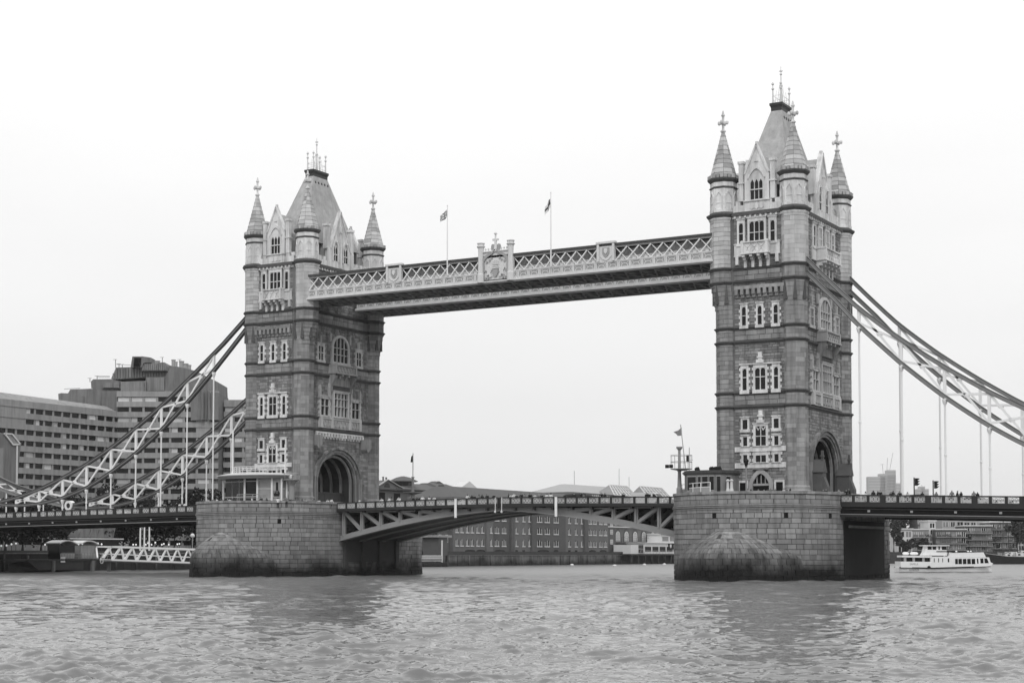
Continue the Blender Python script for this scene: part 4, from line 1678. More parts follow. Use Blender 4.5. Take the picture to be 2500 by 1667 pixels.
def bascule(sg, label):
    T = thing('bascule_leaf', (sg * 29.6, 0, 8), label, 'bascule', 'bascule leaves of the roadway')
    xa, xb = (sg * 29.62, sg * .12)
    x0, x1 = min(xa, xb), max(xa, xb)
    n = 16
    b = MB()
    for i in range(n):
        u, v = x0 + (x1 - x0) * i / n, x0 + (x1 - x0) * (i + 1) / n
        zu, zv = rail_mid(u) - 1.15, rail_mid(v) - 1.15
        b.hexa([(u, -9.5, zu - .25), (v, -9.5, zv - .25), (v, 9.5, zv - .25), (u, 9.5, zu - .25), (u, -9.5, zu), (v, -9.5, zv), (v, 9.5, zv), (u, 9.5, zu)])
    dk = b.build('deck', M['steel_dark'], T)
    for y in (-9.55, 9.55):
        parapet(T, rail_mid, x0, x1, y, 1.84)
    posts = [29.1, 25.6, 22.0, 18.4, 14.75, 11.0, 7.3]
    for y in (-8.4, -2.9, 2.9, 8.4):
        th = .5
        b = MB()
        m_ = 18
        for i in range(m_):
            u, v = x0 + (x1 - x0) * i / m_, x0 + (x1 - x0) * (i + 1) / m_
            zu, zv = chord_z(u), chord_z(v)
            du, dv = .75, .75
            b.hexa([(u, y - th / 2, zu), (v, y - th / 2, zv), (v, y + th / 2, zv), (u, y + th / 2, zu),
                    (u, y - th / 2, zu + du), (v, y - th / 2, zv + dv), (v, y + th / 2, zv + dv), (u, y + th / 2, zu + du)])
            b.hexa([(u, y - .65, zu - .12), (v, y - .65, zv - .12), (v, y + .65, zv - .12), (u, y + .65, zu - .12),
                    (u, y - .65, zu), (v, y - .65, zv), (v, y + .65, zv), (u, y + .65, zu)])
        g = b.build('girder', M['steel_mid'], T)
        b = MB()
        b.box(x0, x1, y - .3, y + .3, 10.0, 10.18)
        b.build('top_chord', M['steel_mid'], g)
        for i, p in enumerate(posts):
            b = MB()
            z0 = chord_z(p) + .6
            if 10.1 - z0 < .3:
                continue
            b.box(sg * p - .3, sg * p + .3, y - .2, y + .2, z0, 10.1)
            b.box(sg * p - .1, sg * p + .1, y - .34, y + .34, z0, 10.1)
            b.build('web_post', M['steel_mid'], g)
            if i + 1 < len(posts):
                q = posts[i + 1]
                b = MB()
                b.bar((sg * (p - .2), y, 10.05), (sg * q, y, chord_z(q) + .6), .38, .46, (0, 1, 0))
                b.bar((sg * (p - .2), y, 10.05), (sg * q, y, chord_z(q) + .6), .62, .16, (0, 1, 0))
                b.build('web_diagonal', M['steel_mid'], g)
        b = MB()
        b.box(min(sg * .2, sg * 5.5), max(sg * .2, sg * 5.5), y - .15, y + .15, 9.9, 10.35)
        b.build('web_plate', M['steel_mid'], g)
    # cross girders and lower lateral bracing
    for i in range(9):
        x = sg * (28 - 3.2 * i)
        b = MB()
        z = chord_z(x) + .3
        b.box(x - .15, x + .15, -8.4, 8.4, z, z + .5)
        b.box(x - .15, x + .15, -9.4, 9.4, 9.95, 10.3)
        b.bar((x, -8.2, z + .3), (x, 0, 10.1), .3, .3)
        b.bar((x, 8.2, z + .3), (x, 0, 10.1), .3, .3)
        b.build('cross_girder', M['steel_chord'], T)
    b = MB()
    for i in range(14):
        u, v = sg * (29.4 - 2.05 * i), sg * (29.4 - 2.05 * (i + 1))
        zu, zv = chord_z(u) + .12, chord_z(v) + .12
        b.hexa([(u, -8.4, zu - .06), (v, -8.4, zv - .06), (v, 8.4, zv - .06), (u, 8.4, zu - .06), (u, -8.4, zu), (v, -8.4, zv), (v, 8.4, zv), (u, 8.4, zu)])
    b.build('soffit_plate', M['steel_chord'], T)
    # white clearance board
    b = MB()
    x = -7.5 if sg < 0 else 9.7
    b.box(x - .2, x + .2, -9.86, -9.78, 8.95, 11.8)
    b.build('clearance_board', M['white_paint'], T)
    b = MB()
    x = sg * .55
    b.bar((x, -9.8, 11.9), (x, -9.8, 9.9), .1, .1)
    b.lathe(x, -9.85, [(.05, 9.55), (.16, 9.65), (.16, 9.85), (.05, 9.95)], 8)
    b.build('navigation_lamp', M['steel_pale'], T)
    return T


bascule(-1, 'bascule leaf hinged at the farther pier with deep steel truss girders')
bascule(1, 'bascule leaf hinged at the nearer pier with deep steel truss girders')

# ------------------------------------------------------------------ side spans and suspension chains
def rail_side(x):
    return 11.55 - .0130 * (abs(x) - 58) if x < 0 else 11.38 - .0265 * (abs(x) - 53)


def side_span(sg, label):
    T = thing('side_span', (sg * 52.6, 0, 9), label, 'bridge span', 'suspended side spans')
    L1 = 136.0
    x0, x1 = (-L1, -52.4) if sg < 0 else (52.4, L1)
    n = 12
    b = MB()
    for i in range(n):
        u, v = x0 + (x1 - x0) * i / n, x0 + (x1 - x0) * (i + 1) / n
        zu, zv = rail_side(u) - 1.15, rail_side(v) - 1.15
        b.hexa([(u, -9.6, zu - .3), (v, -9.6, zv - .3), (v, 9.6, zv - .3), (u, 9.6, zu - .3), (u, -9.6, zu), (v, -9.6, zv), (v, 9.6, zv), (u, 9.6, zu)])
    b.build('deck', M['steel_dark'], T)
    for y, sgn in ((-9.8, -1), (9.8, 1)):
        b = MB()
        for i in range(n):
            u, v = x0 + (x1 - x0) * i / n, x0 + (x1 - x0) * (i + 1) / n
            for lo, hi, a, c in ((-1.62, -1.40, -.32, .3), (-2.70, -2.55, -.4, .3), (-1.95, -1.84, -.24, .2)):
                ya, yb = y + a, y + c
                if sgn > 0:
                    ya, yb = y - c, y - a
                zu, zv = rail_side(u), rail_side(v)
                dlt = -.25 if sg > 0 and lo < -2 else 0
                b.hexa([(u, ya, zu + lo + dlt), (v, ya, zv + lo + dlt), (v, yb, zv + lo + dlt), (u, yb, zu + lo + dlt), (u, ya, zu + hi), (v, ya, zv + hi), (v, yb, zv + hi), (u, yb, zu + hi)])
        b.build('edge_girder', M['steel_dark'], T)
        b = MB()
        for i in range(n):
            u, v = x0 + (x1 - x0) * i / n, x0 + (x1 - x0) * (i + 1) / n
            zu, zv = rail_side(u), rail_side(v)
            b.hexa([(u, y - .12, zu - 2.56), (v, y - .12, zv - 2.56), (v, y + .12, zv - 2.56), (u, y + .12, zu - 2.56), (u, y - .12, zu - 1.61), (v, y - .12, zv - 1.61), (v, y + .12, zv - 1.61), (u, y + .12, zu - 1.61)])
        b.build('girder_web', M['black_void'], T)
        parapet(T, rail_side, x0, x1, y, 1.99, 3)
        b = MB()
        for i in range(n):
            u, v = x0 + (x1 - x0) * i / n, x0 + (x1 - x0) * (i + 1) / n
            b.bar((u, y + sgn * .42, rail_side(u) - 2.6), (v, y + sgn * .42, rail_side(v) - 2.6), .04, .09)
        b.build('conduit', M['steel_mid'], T)
        for i in range(15):
            x = sg * (56.5 + 5.7 * i)
            b = MB()
            b.box(x - .16, x + .16, y + sgn * .12 - .1, y + sgn * .12 + .1, rail_side(x) - 2.28, rail_side(x) - 2.02)
            b.build('fascia_lamp', M['render_grey'], T)
    for i in range(14):
        x = sg * (55 + 5.8 * i)
        b = MB()
        b.box(x - .15, x + .15, -9.4, 9.4, rail_side(x) - 2.5, rail_side(x) - 1.4)
        b.build('cross_girder', M['steel_dark'], T)
    return T


side_span(-1, 'suspended side span running from the farther tower towards the concrete hotel')
side_span(1, 'suspended side span running from the nearer tower towards the near bank')

UP_L = [(47.2, 43.3), (53.2, 38.2), (60.7, 32.75), (66.45, 28.6), (72.1, 25.05), (77.8, 21.75), (83.4, 19.15), (89.15, 16.9), (94.7, 14.97), (100.4, 13.5), (105.6, 12.75)]
LO_L = [(47.2, 41.6), (55.0, 34.1), (60.6, 29.05), (66.4, 24.45), (72.15, 20.7), (77.75, 17.65), (83.35, 14.95), (89.05, 13.3), (94.65, 12.45), (100.3, 12.15), (105.6, 12.5)]
UP_R = [(47.2, 44.3), (52, 39.35), (55, 36.25), (60.5, 31.9), (66.4, 27.8), (71.9, 24.3), (76.6, 21.85), (83.4, 18.6), (89.15, 16.3), (94.7, 14.4), (100.4, 13.1), (105.6, 12.4)]
LO_R = [(47.2, 42.3), (52, 37.75), (55, 33.95), (60.6, 28.6), (66.3, 23.95), (72, 19.95), (76.5, 17.3), (83.35, 14.3), (89.05, 12.7), (94.65, 11.9), (100.3, 11.6), (105.6, 12.0)]


def interp(tab, x):
    return float(np.interp(x, [p[0] for p in tab], [p[1] for p in tab]))


def smooth_tab(tab):
    xs = np.array([p[0] for p in tab])
    zs = np.array([p[1] for p in tab])
    c = np.polyfit(xs, zs, 4)
    X = np.linspace(xs[0], xs[-1], 40)
    Z = .5 * np.polyval(c, X) + .5 * np.interp(X, xs, zs)
    return list(zip(X, Z))


def chain(sg, y, label):
    T = thing('suspension_chain', (sg * 47, y, 12), label, 'chain', 'steel suspension chains of the side spans')
    UP, LO = (smooth_tab(UP_L), smooth_tab(LO_L)) if sg < 0 else (smooth_tab(UP_R), smooth_tab(LO_R))
    for tab, nm in ((UP, 'upper_chord'), (LO, 'lower_chord')):
        b = MB()
        for i in range(len(tab) - 1):
            (xa, za), (xb, zb) = tab[i], tab[i + 1]
            p, q = Vector((sg * xa, y, za)), Vector((sg * xb, y, zb))
            up = (q - p).cross(Vector((0, 1, 0))).normalized()
            if up.z < 0:
                up = -up
            b.bar(p, q, .3, .46, up)
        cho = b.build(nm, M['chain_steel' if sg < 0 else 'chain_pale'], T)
        b = MB()
        for i in range(len(tab) - 1):
            (xa, za), (xb, zb) = tab[i], tab[i + 1]
            p, q = Vector((sg * xa, y, za)), Vector((sg * xb, y, zb))
            up = (q - p).cross(Vector((0, 1, 0))).normalized()
            if up.z < 0:
                up = -up
            for s_ in (-1, 1):
                o_ = up * (.23 * s_)
                b.bar(p + o_, q + o_, .56, .1, up)
        b.build('flange', M['chain_steel'], cho)
        b = MB()
        for i in range(len(tab) - 1):
            (xa, za), (xb, zb) = tab[i], tab[i + 1]
            p, q = Vector((sg * xa, y - .18, za)), Vector((sg * xb, y - .18, zb))
            b.bar(p, q, .04, .12)
        b.build('rib', M['steel_mid'], T)
    hs = [55.2 + 5.66 * i for i in range(9)]
    wp = M['white_paint']
    for i, x in enumerate(hs):
        zu, zl = interp(UP, x), interp(LO, x)
        b = MB()
        b.box(sg * x - .2, sg * x + .2, y - .14, y + .14, zl + .2, zu - .2)
        b.build('post', wp, T)
        zd = rail_side(sg * x) - 1.3
        if zl - zd > .8:
            b = MB()
            b.lathe(sg * x, y, [(.13, zd), (.13, zl - 1.0), (.2, zl - 1.0), (.34, zl - .55), (.34, zl - .3), (.2, zl - .2)], 8)
            zm = zd + (zl - zd) * .45
            b.lathe(sg * x, y, [(.13, zm), (.19, zm + .05), (.19, zm + .3), (.13, zm + .35)], 8)
            b.build('hanger', wp, T)
        if i + 1 < len(hs):
            x2 = hs[i + 1]
            for (za, zb) in ((interp(UP, x) - .3, interp(LO, x2) + .3), (interp(LO, x) + .3, interp(UP, x2) - .3)):
                b = MB()
                b.bar((sg * x, y, za), (sg * x2, y, zb), .22, .30)
                b.build('brace', wp, T)
            b = MB()
            xm = (x + x2) / 2
            zm = (interp(UP, x) + interp(LO, x2) + interp(LO, x) + interp(UP, x2)) / 4
            b.lathe(sg * xm, y, [(.3, zm - .3), (.5, zm), (.3, zm + .3)], 8, sy=.3)
            b.build('gusset', wp, T)
    # pin at the low point and the short chain up to the shore
    x = 105.62
    b = MB()
    F = Face(sg * x, y, (1, 0), (0, -1))
    c = [(math.cos(a), math.sin(a)) for a in np.linspace(0, 2 * math.pi, 25)]
    b.fstrip(F, [(.5 * u, 12.66 + .5 * v) for u, v in c], [(.95 * u, 12.66 + .95 * v) for u, v in c], -.5, .5)
    pin = b.build('pin_ring', wp, T)
    b = MB()
    b.fpoly(F, [(.5 * u, 12.66 + .5 * v) for u, v in c[:-1]], -.4, .42)
    b.build('pin', M['steel_dark'], pin)
    for dz0, dz1 in ((.35, 1.0), (-.35, -1.6)):
        b = MB()
        p, q = Vector((sg * x, y, 12.66 + dz0)), Vector((sg * 134, y, 20.5 + dz1))
        m1 = p.lerp(q, .5) + Vector((0, 0, -.6))
        for a, e in ((p, m1), (m1, q)):
            b.bar(a, e, .4, .6)
            b.bar(a + Vector((0, 0, .3)), e + Vector((0, 0, .3)), .66, .1)
        b.build('shore_chord', M['chain_steel' if dz0 > 0 else 'steel_mid'], T)
    for i in range(5):
        xa = x + 2 + 5.0 * i
        t = (xa - x) / 28.4
        za, zb = 12.66 + 7.84 * t + .35 - .6 * math.sin(math.pi * t), 12.66 + 7.84 * t - .35 - 1.25 * t - .6 * math.sin(math.pi * t)
        t2 = min(1, (xa + 5 - x) / 28.4)
        zc = 12.66 + 7.84 * t2 - .35 - 1.25 * t2
        b = MB()
        b.bar((sg * xa, y, za), (sg * (xa + 5), y, zc - .3), .2, .28)
        b.bar((sg * xa, y, zb), (sg * (xa + 5), y, zc + 1.2), .2, .28)
        b.build('brace', wp, T)
        zd = rail_side(sg * xa) - 1.3
        b = MB()
        b.lathe(sg * xa, y, [(.13, zd), (.13, zb)], 8)
        b.build('hanger', wp, T)
    return T


chain(-1, -9.2, 'dark suspension chain with white bracing, in front, beside the farther tower')
chain(-1, 9.2, 'dark suspension chain with white bracing, behind, beside the farther tower')
chain(1, -9.2, 'suspension chain with white bracing, in front, sweeping down from the nearer tower')
chain(1, 9.2, 'suspension chain with white bracing, behind, sweeping down from the nearer tower')

# road, footways over the piers
b = MB()
b.box(-52.3, -29.7, -7.5, 7.5, 10.45, 10.52)
b.box(29.7, 52.3, -7.5, 7.5, 10.45, 10.52)
tag(b.build('road', M['asphalt']), 'asphalt road running through both gateways', 'road', kind='structure')
# ------------------------------------------------------------------ far bank: helpers
AX = Vector((-math.sin(YAW), math.cos(YAW), 0))         # level view axis
LAT = Vector((math.cos(YAW), math.sin(YAW), 0))


def pd(u, v, depth):
    """point seen at a pixel on a vertical plane square to the view at a given distance"""
    q = px(u, v, Y=10000)
    r = q - CAM
    return CAM + r * (depth / r.dot(AX))


def cam_face(depth):
    o = CAM + AX * depth
    return Face(o.x, o.y, (LAT.x, LAT.y), (-AX.x, -AX.y))


def fu(F, p):
    return (p.x - F.o[0]) * F.U[0] + (p.y - F.o[1]) * F.U[1]


def leaves(b, centre, rad, n, s, g=random):
    """many small leaf faces spread through an uneven crown"""
    lumps = [(Vector((g.gauss(0, .5), g.gauss(0, .5), g.gauss(0, .42))), g.uniform(.28, .55)) for _ in range(9)]
    for _ in range(n):
        c, r = g.choice(lumps)
        d = Vector((g.gauss(0, 1), g.gauss(0, 1), g.gauss(0, 1))).normalized() * (r * g.random() ** .4)
        p = Vector((centre[0] + (c.x + d.x) * rad[0], centre[1] + (c.y + d.y) * rad[1], centre[2] + (c.z + d.z) * rad[2]))
        a = Vector((g.gauss(0, 1), g.gauss(0, 1), g.gauss(0, .6))).normalized()
        e = a.cross(Vector((g.gauss(0, 1), g.gauss(0, 1), g.gauss(0, 1)))).normalized()
        z = s * g.uniform(.6, 1.3)
        b.add([p - a * z, p + e * z * .6, p + a * z, p - e * z * .6], [(0, 1, 2, 3)])


def tree(name, base, h, rad, label, n=1600, s=.4, m='leaf_dark', group='trees on the far bank', lift=.66):
    T = thing(name, base, label, 'tree', group)
    x, y, z = base
    b = MB()
    b.tube([(x, y, z - .2), (x + .1, y, z + h * .3), (x - .1, y + .1, z + h * .62)], [h * .028, h * .022, h * .012], 7)
    for i in range(5):
        a = i * 1.26 + 1
        b.tube([(x, y, z + h * (.28 + .05 * i)), (x + math.cos(a) * rad * .5, y + math.sin(a) * rad * .5, z + h * (.55 + .06 * i))], [h * .012, h * .004], 5)
    b.build('trunk', M['bark'], T)
    b = MB()
    leaves(b, (x, y, z + h * lift), (rad, rad, h * (1.06 - lift)), n, s)
    b.build('crown', M[m], T)
    return T


# ------------------------------------------------------------------ concrete hotel
def hotel():
    c0 = Vector((-165, 84.38, 0))
    T = thing('concrete_hotel', (-165, 70, 4.2), 'large stepped concrete hotel with ribbon windows behind the suspension chains', 'hotel')
    FA = Face(-165, 0, (0, 1), (1, 0))
    FB = Face(c0.x, c0.y, (LAT.x, LAT.y), (-AX.x, -AX.y))
    rows = [36.8 - 2.55 * i for i in range(13)]
    con = M['concrete']
    glass = MB()
    glass.fbox(FA, 1.3, 2.7 + 1.0, -.5, -.35, -.6, .6)

    def mk(F, wd):
        g = MB()
        g.box(-wd / 2, wd / 2, -.03, .03, -.58, .58)
        return g.mesh('window', M['glass_dark']), None
    def facade(F, a0, a1, zrows, top, wstep, skip=None, thick=14):
        b = MB()
        b.fbox(F, a0, a1, -thick, -.55, 3.5, top - .5)
        b.build('block', M['concrete_dark'], T)
        edge = [top] + [z for z in zrows]
        for i, zc in enumerate(zrows):
            zt = top if i == 0 else zrows[i - 1] - .6
            b = MB()
            b.fbox(F, a0, a1, -.6, 0, zc + .6, zt)
            b.fbox(F, a0, a1, -.6, .12, zc + .6, zc + .8)
            b.build('spandrel', con, T)
        b = MB()
        b.fbox(F, a0, a1, -.6, 0, 3.5, zrows[-1] - .6)
        b.build('spandrel', con, T)
        ww = wstep - .55
        g = MB()
        g.fbox(Face(0, 0, F.U, F.N), -ww / 2, ww / 2, -.35, -.3, -.6, .6)
        wm = g.mesh('window', M['glass_dark'])
        g = MB()
        g.fbox(Face(0, 0, F.U, F.N), ww / 2, ww / 2 + .55, -.5, -.06, -.6, .6)
        pm = g.mesh('mullion_pier', con)
        g = MB()
        g.fbox(Face(0, 0, F.U, F.N), -ww / 2 + .05, ww / 2 - ww * .45, -.29, -.25, -.58, .58)
        cm1 = g.mesh('curtain', M['curtain_pale'])
        g = MB()
        g.fbox(Face(0, 0, F.U, F.N), -ww / 2 + .05, ww / 2 - .05, -.29, -.25, -.58, .58)
        cm2 = g.mesh('curtain', M['curtain_pale'])
        n = int((a1 - a0) / wstep)
        for zc in zrows:
            for i in range(n):
                u = a0 + wstep * (i + .5)
                if skip and skip(u, zc):
                    q = MB()
                    q.fbox(F, u - wstep / 2, u + wstep / 2, -.6, -.01, zc - .6, zc + .6)
                    q.build('blank_panel', con, T)
                    continue
                wo = mesh_obj('window', wm, T, F.p(u, 0, zc))
                mesh_obj('mullion_pier', pm, T, F.p(u, 0, zc))
                r_ = random.random()
                if r_ < .30:
                    mesh_obj('curtain', cm2 if r_ < .07 or u < a0 + 5 else cm1, wo, F.p(u, 0, zc))
    # long wing along the river
    facade(FA, 40.0, 84.4, rows, 39.0, 2.9, lambda u, z: u < 55.4 and z > 33)
    b = MB()
    b.hexa([FA.p(*q) for q in ((38, -15, 39), (84, -15, 39), (84, -.2, 39), (38, -.2, 39), (38, -15, 41.5), (84, -15, 40.5), (84, -3, 40.2), (38, -3, 41))])
    b.build('roof', M['concrete'], T)
    # wing facing the camera
    rb = [41.9, 39.35] + rows
    facade(FB, 0, 25.4, rb, 43.9, 3.35, lambda u, z: (u > 18.5 and z > 33.5) or (u < 1 and z > 38))
    FC = Face(FB.p(25.6, -6, 0)[0], FB.p(25.6, -6, 0)[1], FB.U, FB.N)
    facade(FC, 0, 12.0, [39.9 - 2.55 * i for i in range(9)], 42.3, 2.5, None, 8)

    def pb(x, y, off):
        u, v = x / 3.734, 840 + y / 3.734
        q = px(u, v, Y=10000)
        r = q - CAM
        p0 = c0 + AX * off
        return CAM + r * ((p0 - CAM).dot(AX) / r.dot(AX))

    def vol(name, pts, off, depth, m, ribs=0):
        b = MB()
        P = [pb(x, y, off) for x, y in pts]
        b.ext(P, AX * depth)
        o = b.build(name, M[m], T)
        if ribs:
            xs = [p[0] for p in pts]
            ys = [p[1] for p in pts]
            x0, x1 = min(xs) + 12, max(xs) - 12
            t, q = min(ys), max(ys)
            b = MB()
            for i in range(ribs):
                x = x0 + (x1 - x0) * (i + .5) / ribs
                # top of the outline at this x
                yt = None
                k = len(pts)
                hit = []
                for j in range(k):
                    (xa, ya), (xb, yb) = pts[j], pts[(j + 1) % k]
                    if (xa - x) * (xb - x) < 0:
                        hit.append(ya + (yb - ya) * (x - xa) / (xb - xa))
                if len(hit) < 2:
                    continue
                a_, c_ = pb(x, min(hit) + 6, off - .1), pb(x, max(hit) - 6, off - .1)
                b.bar(a_, c_, .42, .5, tuple(-AX))
            b.build('cladding_rib', M['concrete_rib'], o)
        return o
    vol('roof_block', [(530, 452), (560, 445), (620, 447), (640, 412), (830, 405), (940, 425), (960, 610), (540, 600)], 3, 12, 'concrete_top', 0)
    vol('roof_block', [(720, 470), (765, 475), (765, 600), (720, 600)], 2.6, 3, 'concrete_dark')
    vol('link_block', [(930, 425), (1120, 425), (1120, 1650), (930, 1650)], 1.5, 10, 'concrete_top')
    vol('stepped_storey', [(828, 340), (850, 320), (1010, 318), (1105, 340), (1105, 445), (940, 430), (832, 402)], 5, 12, 'concrete_dark', 0)
    vol('stepped_storey', [(930, 400), (960, 350), (1100, 335), (1100, 405)], 4.4, 3, 'concrete_top', 9)
    vol('plant_storey', [(1012, 315), (1058, 212), (1190, 208), (1560, 195), (1592, 300), (1320, 305), (1040, 325)], 7, 14, 'concrete_rib', 22)
    vol('plant_room', [(1285, 225), (1312, 172), (1500, 165), (1525, 205), (1535, 245), (1290, 245)], 5.5, 9, 'concrete_rib', 12)
    vol('lift_tower', [(1190, 212), (1206, 112), (1290, 112), (1280, 212)], 4.8, 5, 'concrete_dark')
    vol('lift_tower', [(1280, 212), (1292, 110), (1376, 122), (1380, 165), (1310, 170), (1290, 212)], 4.9, 5, 'concrete_top')
    vol('lift_opening', [(1216, 205), (1224, 124), (1284, 124), (1276, 205)], 4.5, .4, 'black_void')
    vol('ribbed_panel', [(1102, 342), (1330, 334), (1330, 440), (1100, 447)], 3.5, 9, 'concrete_rib', 13)
    vol('stepped_storey', [(1328, 300), (1512, 298), (1512, 430), (1328, 432)], 4.6, 9, 'concrete_dark', 10)
    vol('plant_storey', [(1510, 290), (1560, 200), (1620, 205), (1780, 242), (1985, 345), (1990, 470), (1500, 470)], 4.2, 14, 'concrete_top', 0)
    vol('stair_fin', [(1738, 430), (1830, 425), (1832, 690), (1740, 695)], -.6, 6, 'concrete_top')
    vol('stair_fin', [(1832, 412), (1856, 440), (1856, 690), (1832, 690)], -1.2, 6, 'concrete_dark')
    vol('stair_fin', [(1860, 425), (1892, 425), (1892, 690), (1860, 690)], -.4, 6, 'concrete_top')
    vol('stair_fin', [(1896, 418), (1918, 450), (1918, 690), (1896, 690)], -1.2, 6, 'concrete_dark')
    vol('stair_fin', [(1922, 430), (1990, 440), (1992, 690), (1922, 690)], -.6, 6, 'concrete_top')
    # rooftop plant
    for x, y0, y1, r_ in ((1582, 142, 205, .5), (1655, 155, 215, .6), (1690, 178, 222, .7), (1725, 190, 228, .5), (1432, 152, 170, .7), (1610, 160, 205, .25)):
        t_, l_ = pb(x, y0, 6), pb(x, y1 + 25, 6)
        b = MB()
        b.lathe(t_.x, t_.y, [(r_, l_.z), (r_, t_.z - .2), (r_ * 1.2, t_.z - .2), (r_ * 1.2, t_.z)], 10)
        b.build('flue', M['render_grey'], T)
    for x, y0, y1 in ((1053, 140, 215), (1085, 180, 215), (1115, 185, 215), (1480, 120, 170), (820, 310, 345), (885, 290, 322), (1640, 140, 205)):
        t_, l_ = pb(x, y0, 6), pb(x, y1, 6)
        b = MB()
        b.bar(l_, t_, .16, .16)
        b.bar(t_ - LAT * .6, t_ + LAT * .4, .1, .1)
        b.build('aerial', M['steel_mid'], T)
    b = MB()
    for (xa, ya), (xb, yb) in (((880, 292), (1000, 292)), ((885, 302), (1000, 302)), ((585, 408), (730, 402)), ((1190, 190), (1060, 185)), ((1740, 225), (1600, 205))):
        b.bar(pb(xa, ya, 5), pb(xb, yb, 5), .12, .12)
    b.build('railing', M['steel_mid'], T)
    # glazed stair tower at the near end
    def pa(x, y, X):
        return px(x / 3.734, 840 + y / 3.734, X=X)
    b = MB()
    P = [pa(x, y, -152) for x, y in ((-60, 815), (110, 815), (190, 912), (150, 1340), (150, 1500), (-60, 1500))]
    b.ext(P, (-12, 0, 0))
    st = b.build('stair_tower', M['concrete_top'], T)
    b = MB()
    P = [pa(x, y, -151.9) for x, y in ((45, 816), (108, 818), (184, 908), (120, 912))]
    b.ext(P, (-.1, 0, 0))
    b.build('skylight', M['glass_grey'], st)
    b = MB()
    q = [pa(x, y, -151.8) for x, y in ((40, 814), (108, 818), (186, 912), (118, 915), (40, 814))]
    for i in range(4):
        b.bar(q[i], q[i + 1], .3, .3)
    b.bar(pa(155, 925, -151.8), pa(152, 1310, -151.8), .3, .3)
    b.build('glazing_frame', M['render_white'], st)
    b = MB()
    b.ext([pa(x, y, -151.9) for x, y in ((-60, 945), (30, 945), (30, 1290), (-60, 1290))], (-.05, 0, 0))
    b.build('glazing', M['glass_grey'], st)
    return T


hotel()

# ------------------------------------------------------------------ brick warehouse by the water
def warehouse():
    T = thing('brick_warehouse', (-128, 233, 3), 'long brick warehouse with rows of arched windows behind the bascules', 'warehouse')
    H = 20.0
    F = Face(-128, 0, (0, 1), (1, 0))
    segs = [(183.6, 201.6, 0, 'brick_wall'), (201.6, 205.5, .5, 'brick_wall'), (205.5, 215.9, .2, 'brick_dark'), (215.9, 217.8, .9, 'brick_dark'),
            (217.8, 229.4, .0, 'brick_wall'), (229.4, 251.6, .7, 'brick_dark'), (251.6, 265.1, .0, 'brick_wall'), (265.1, 267.7, .8, 'brick_dark'), (267.7, 283.5, .2, 'brick_wall')]  # darker bays have the shading of their facing put into the brick colour
    for y0, y1, pr, m in segs:
        b = MB()
        b.fbox(F, y0, y1, -16, pr, 2.8, H)
        b.fbox(F, y0, y1, pr, pr + .25, H - .8, H)
        b.build('bay', M[m], T)
    b = MB()
    b.hexa([F.p(*q) for q in ((183.6, -16, H), (283.5, -16, H), (283.5, -.5, H), (183.6, -.5, H), (190, -10, H + 3.4), (277, -10, H + 3.4), (277, -6, H + 3.4), (190, -6, H + 3.4))])
    b.build('roof', M['roof_tile'], T)
    rows = [(17.2, 19.0), (13.55, 15.35), (9.8, 11.6), (5.9, 7.75)]

    def win(yc, wd, pr, z0, z1, arch=True, frame=True):
        b = MB()
        top = arch_curve(yc, wd / 2, z1 - .35, .45, 6) if arch else [(yc - wd / 2, z1), (yc + wd / 2, z1)]
        b.fpoly(F, [(yc - wd / 2, z0), (yc + wd / 2, z0)] + top[::-1], pr + .02, pr + .05)
        w_ = b.build('window', M['glass_dark'], T)
        b = MB()
        b.fbox(F, yc - wd / 2 - .2, yc + wd / 2 + .2, pr, pr + .22, z0 - .28, z0)
        b.build('sill', M['render_white'], w_)
        if frame:
            b = MB()
            b.fbox(F, yc - .1, yc + .1, pr + .05, pr + .12, z0, z1)
            b.fbox(F, yc - wd / 2, yc - wd / 2 + .14, pr + .05, pr + .12, z0, z1 - .3)
            if wd > 1.7:
                b.fbox(F, yc + wd / 2 - .14, yc + wd / 2, pr + .05, pr + .12, z0, z1 - .3)
            b.build('frame', M['render_white'], w_)
    cols = [(185.6, 1.4, 0), (188.3, 1.4, 0), (191.4, 1.4, 0), (194.1, 1.4, 0), (197.3, 1.4, 0), (200.0, 1.4, 0), (204.3, .9, .5),
            (208.1, 2.2, .2), (212.4, 2.2, .2), (220.6, 1.3, 0), (225.0, 1.3, 0), (228.6, .9, 0), (233.9, 2.9, .7), (238.9, 2.9, .7), (244.9, 2.9, .7),
            (255.4, 1.5, 0), (260.2, 1.5, 0), (264.2, .9, 0), (269.9, 2.0, .2), (273.3, 2.0, .2), (277.7, 2.0, .2), (281.2, 2.0, .2)]
    for y, w_, pr in cols:
        for z0, z1 in rows:
            win(y, w_, pr, z0, z1, w_ > 1.2)
    for y, w_, pr in ((193, 6, 0), (199, 5, 0), (210, 6.5, .2), (220.6, 1.4, 0), (225, 1.6, 0), (236.5, 7.5, .7), (244.9, 3.2, .7), (255.4, 1.6, 0), (260.2, 1.8, 0), (271.6, 5.2, .2), (279.5, 5.2, .2)):
        win(y, w_, pr, 3.55, 4.7, w_ > 2, False)
    return T


warehouse()


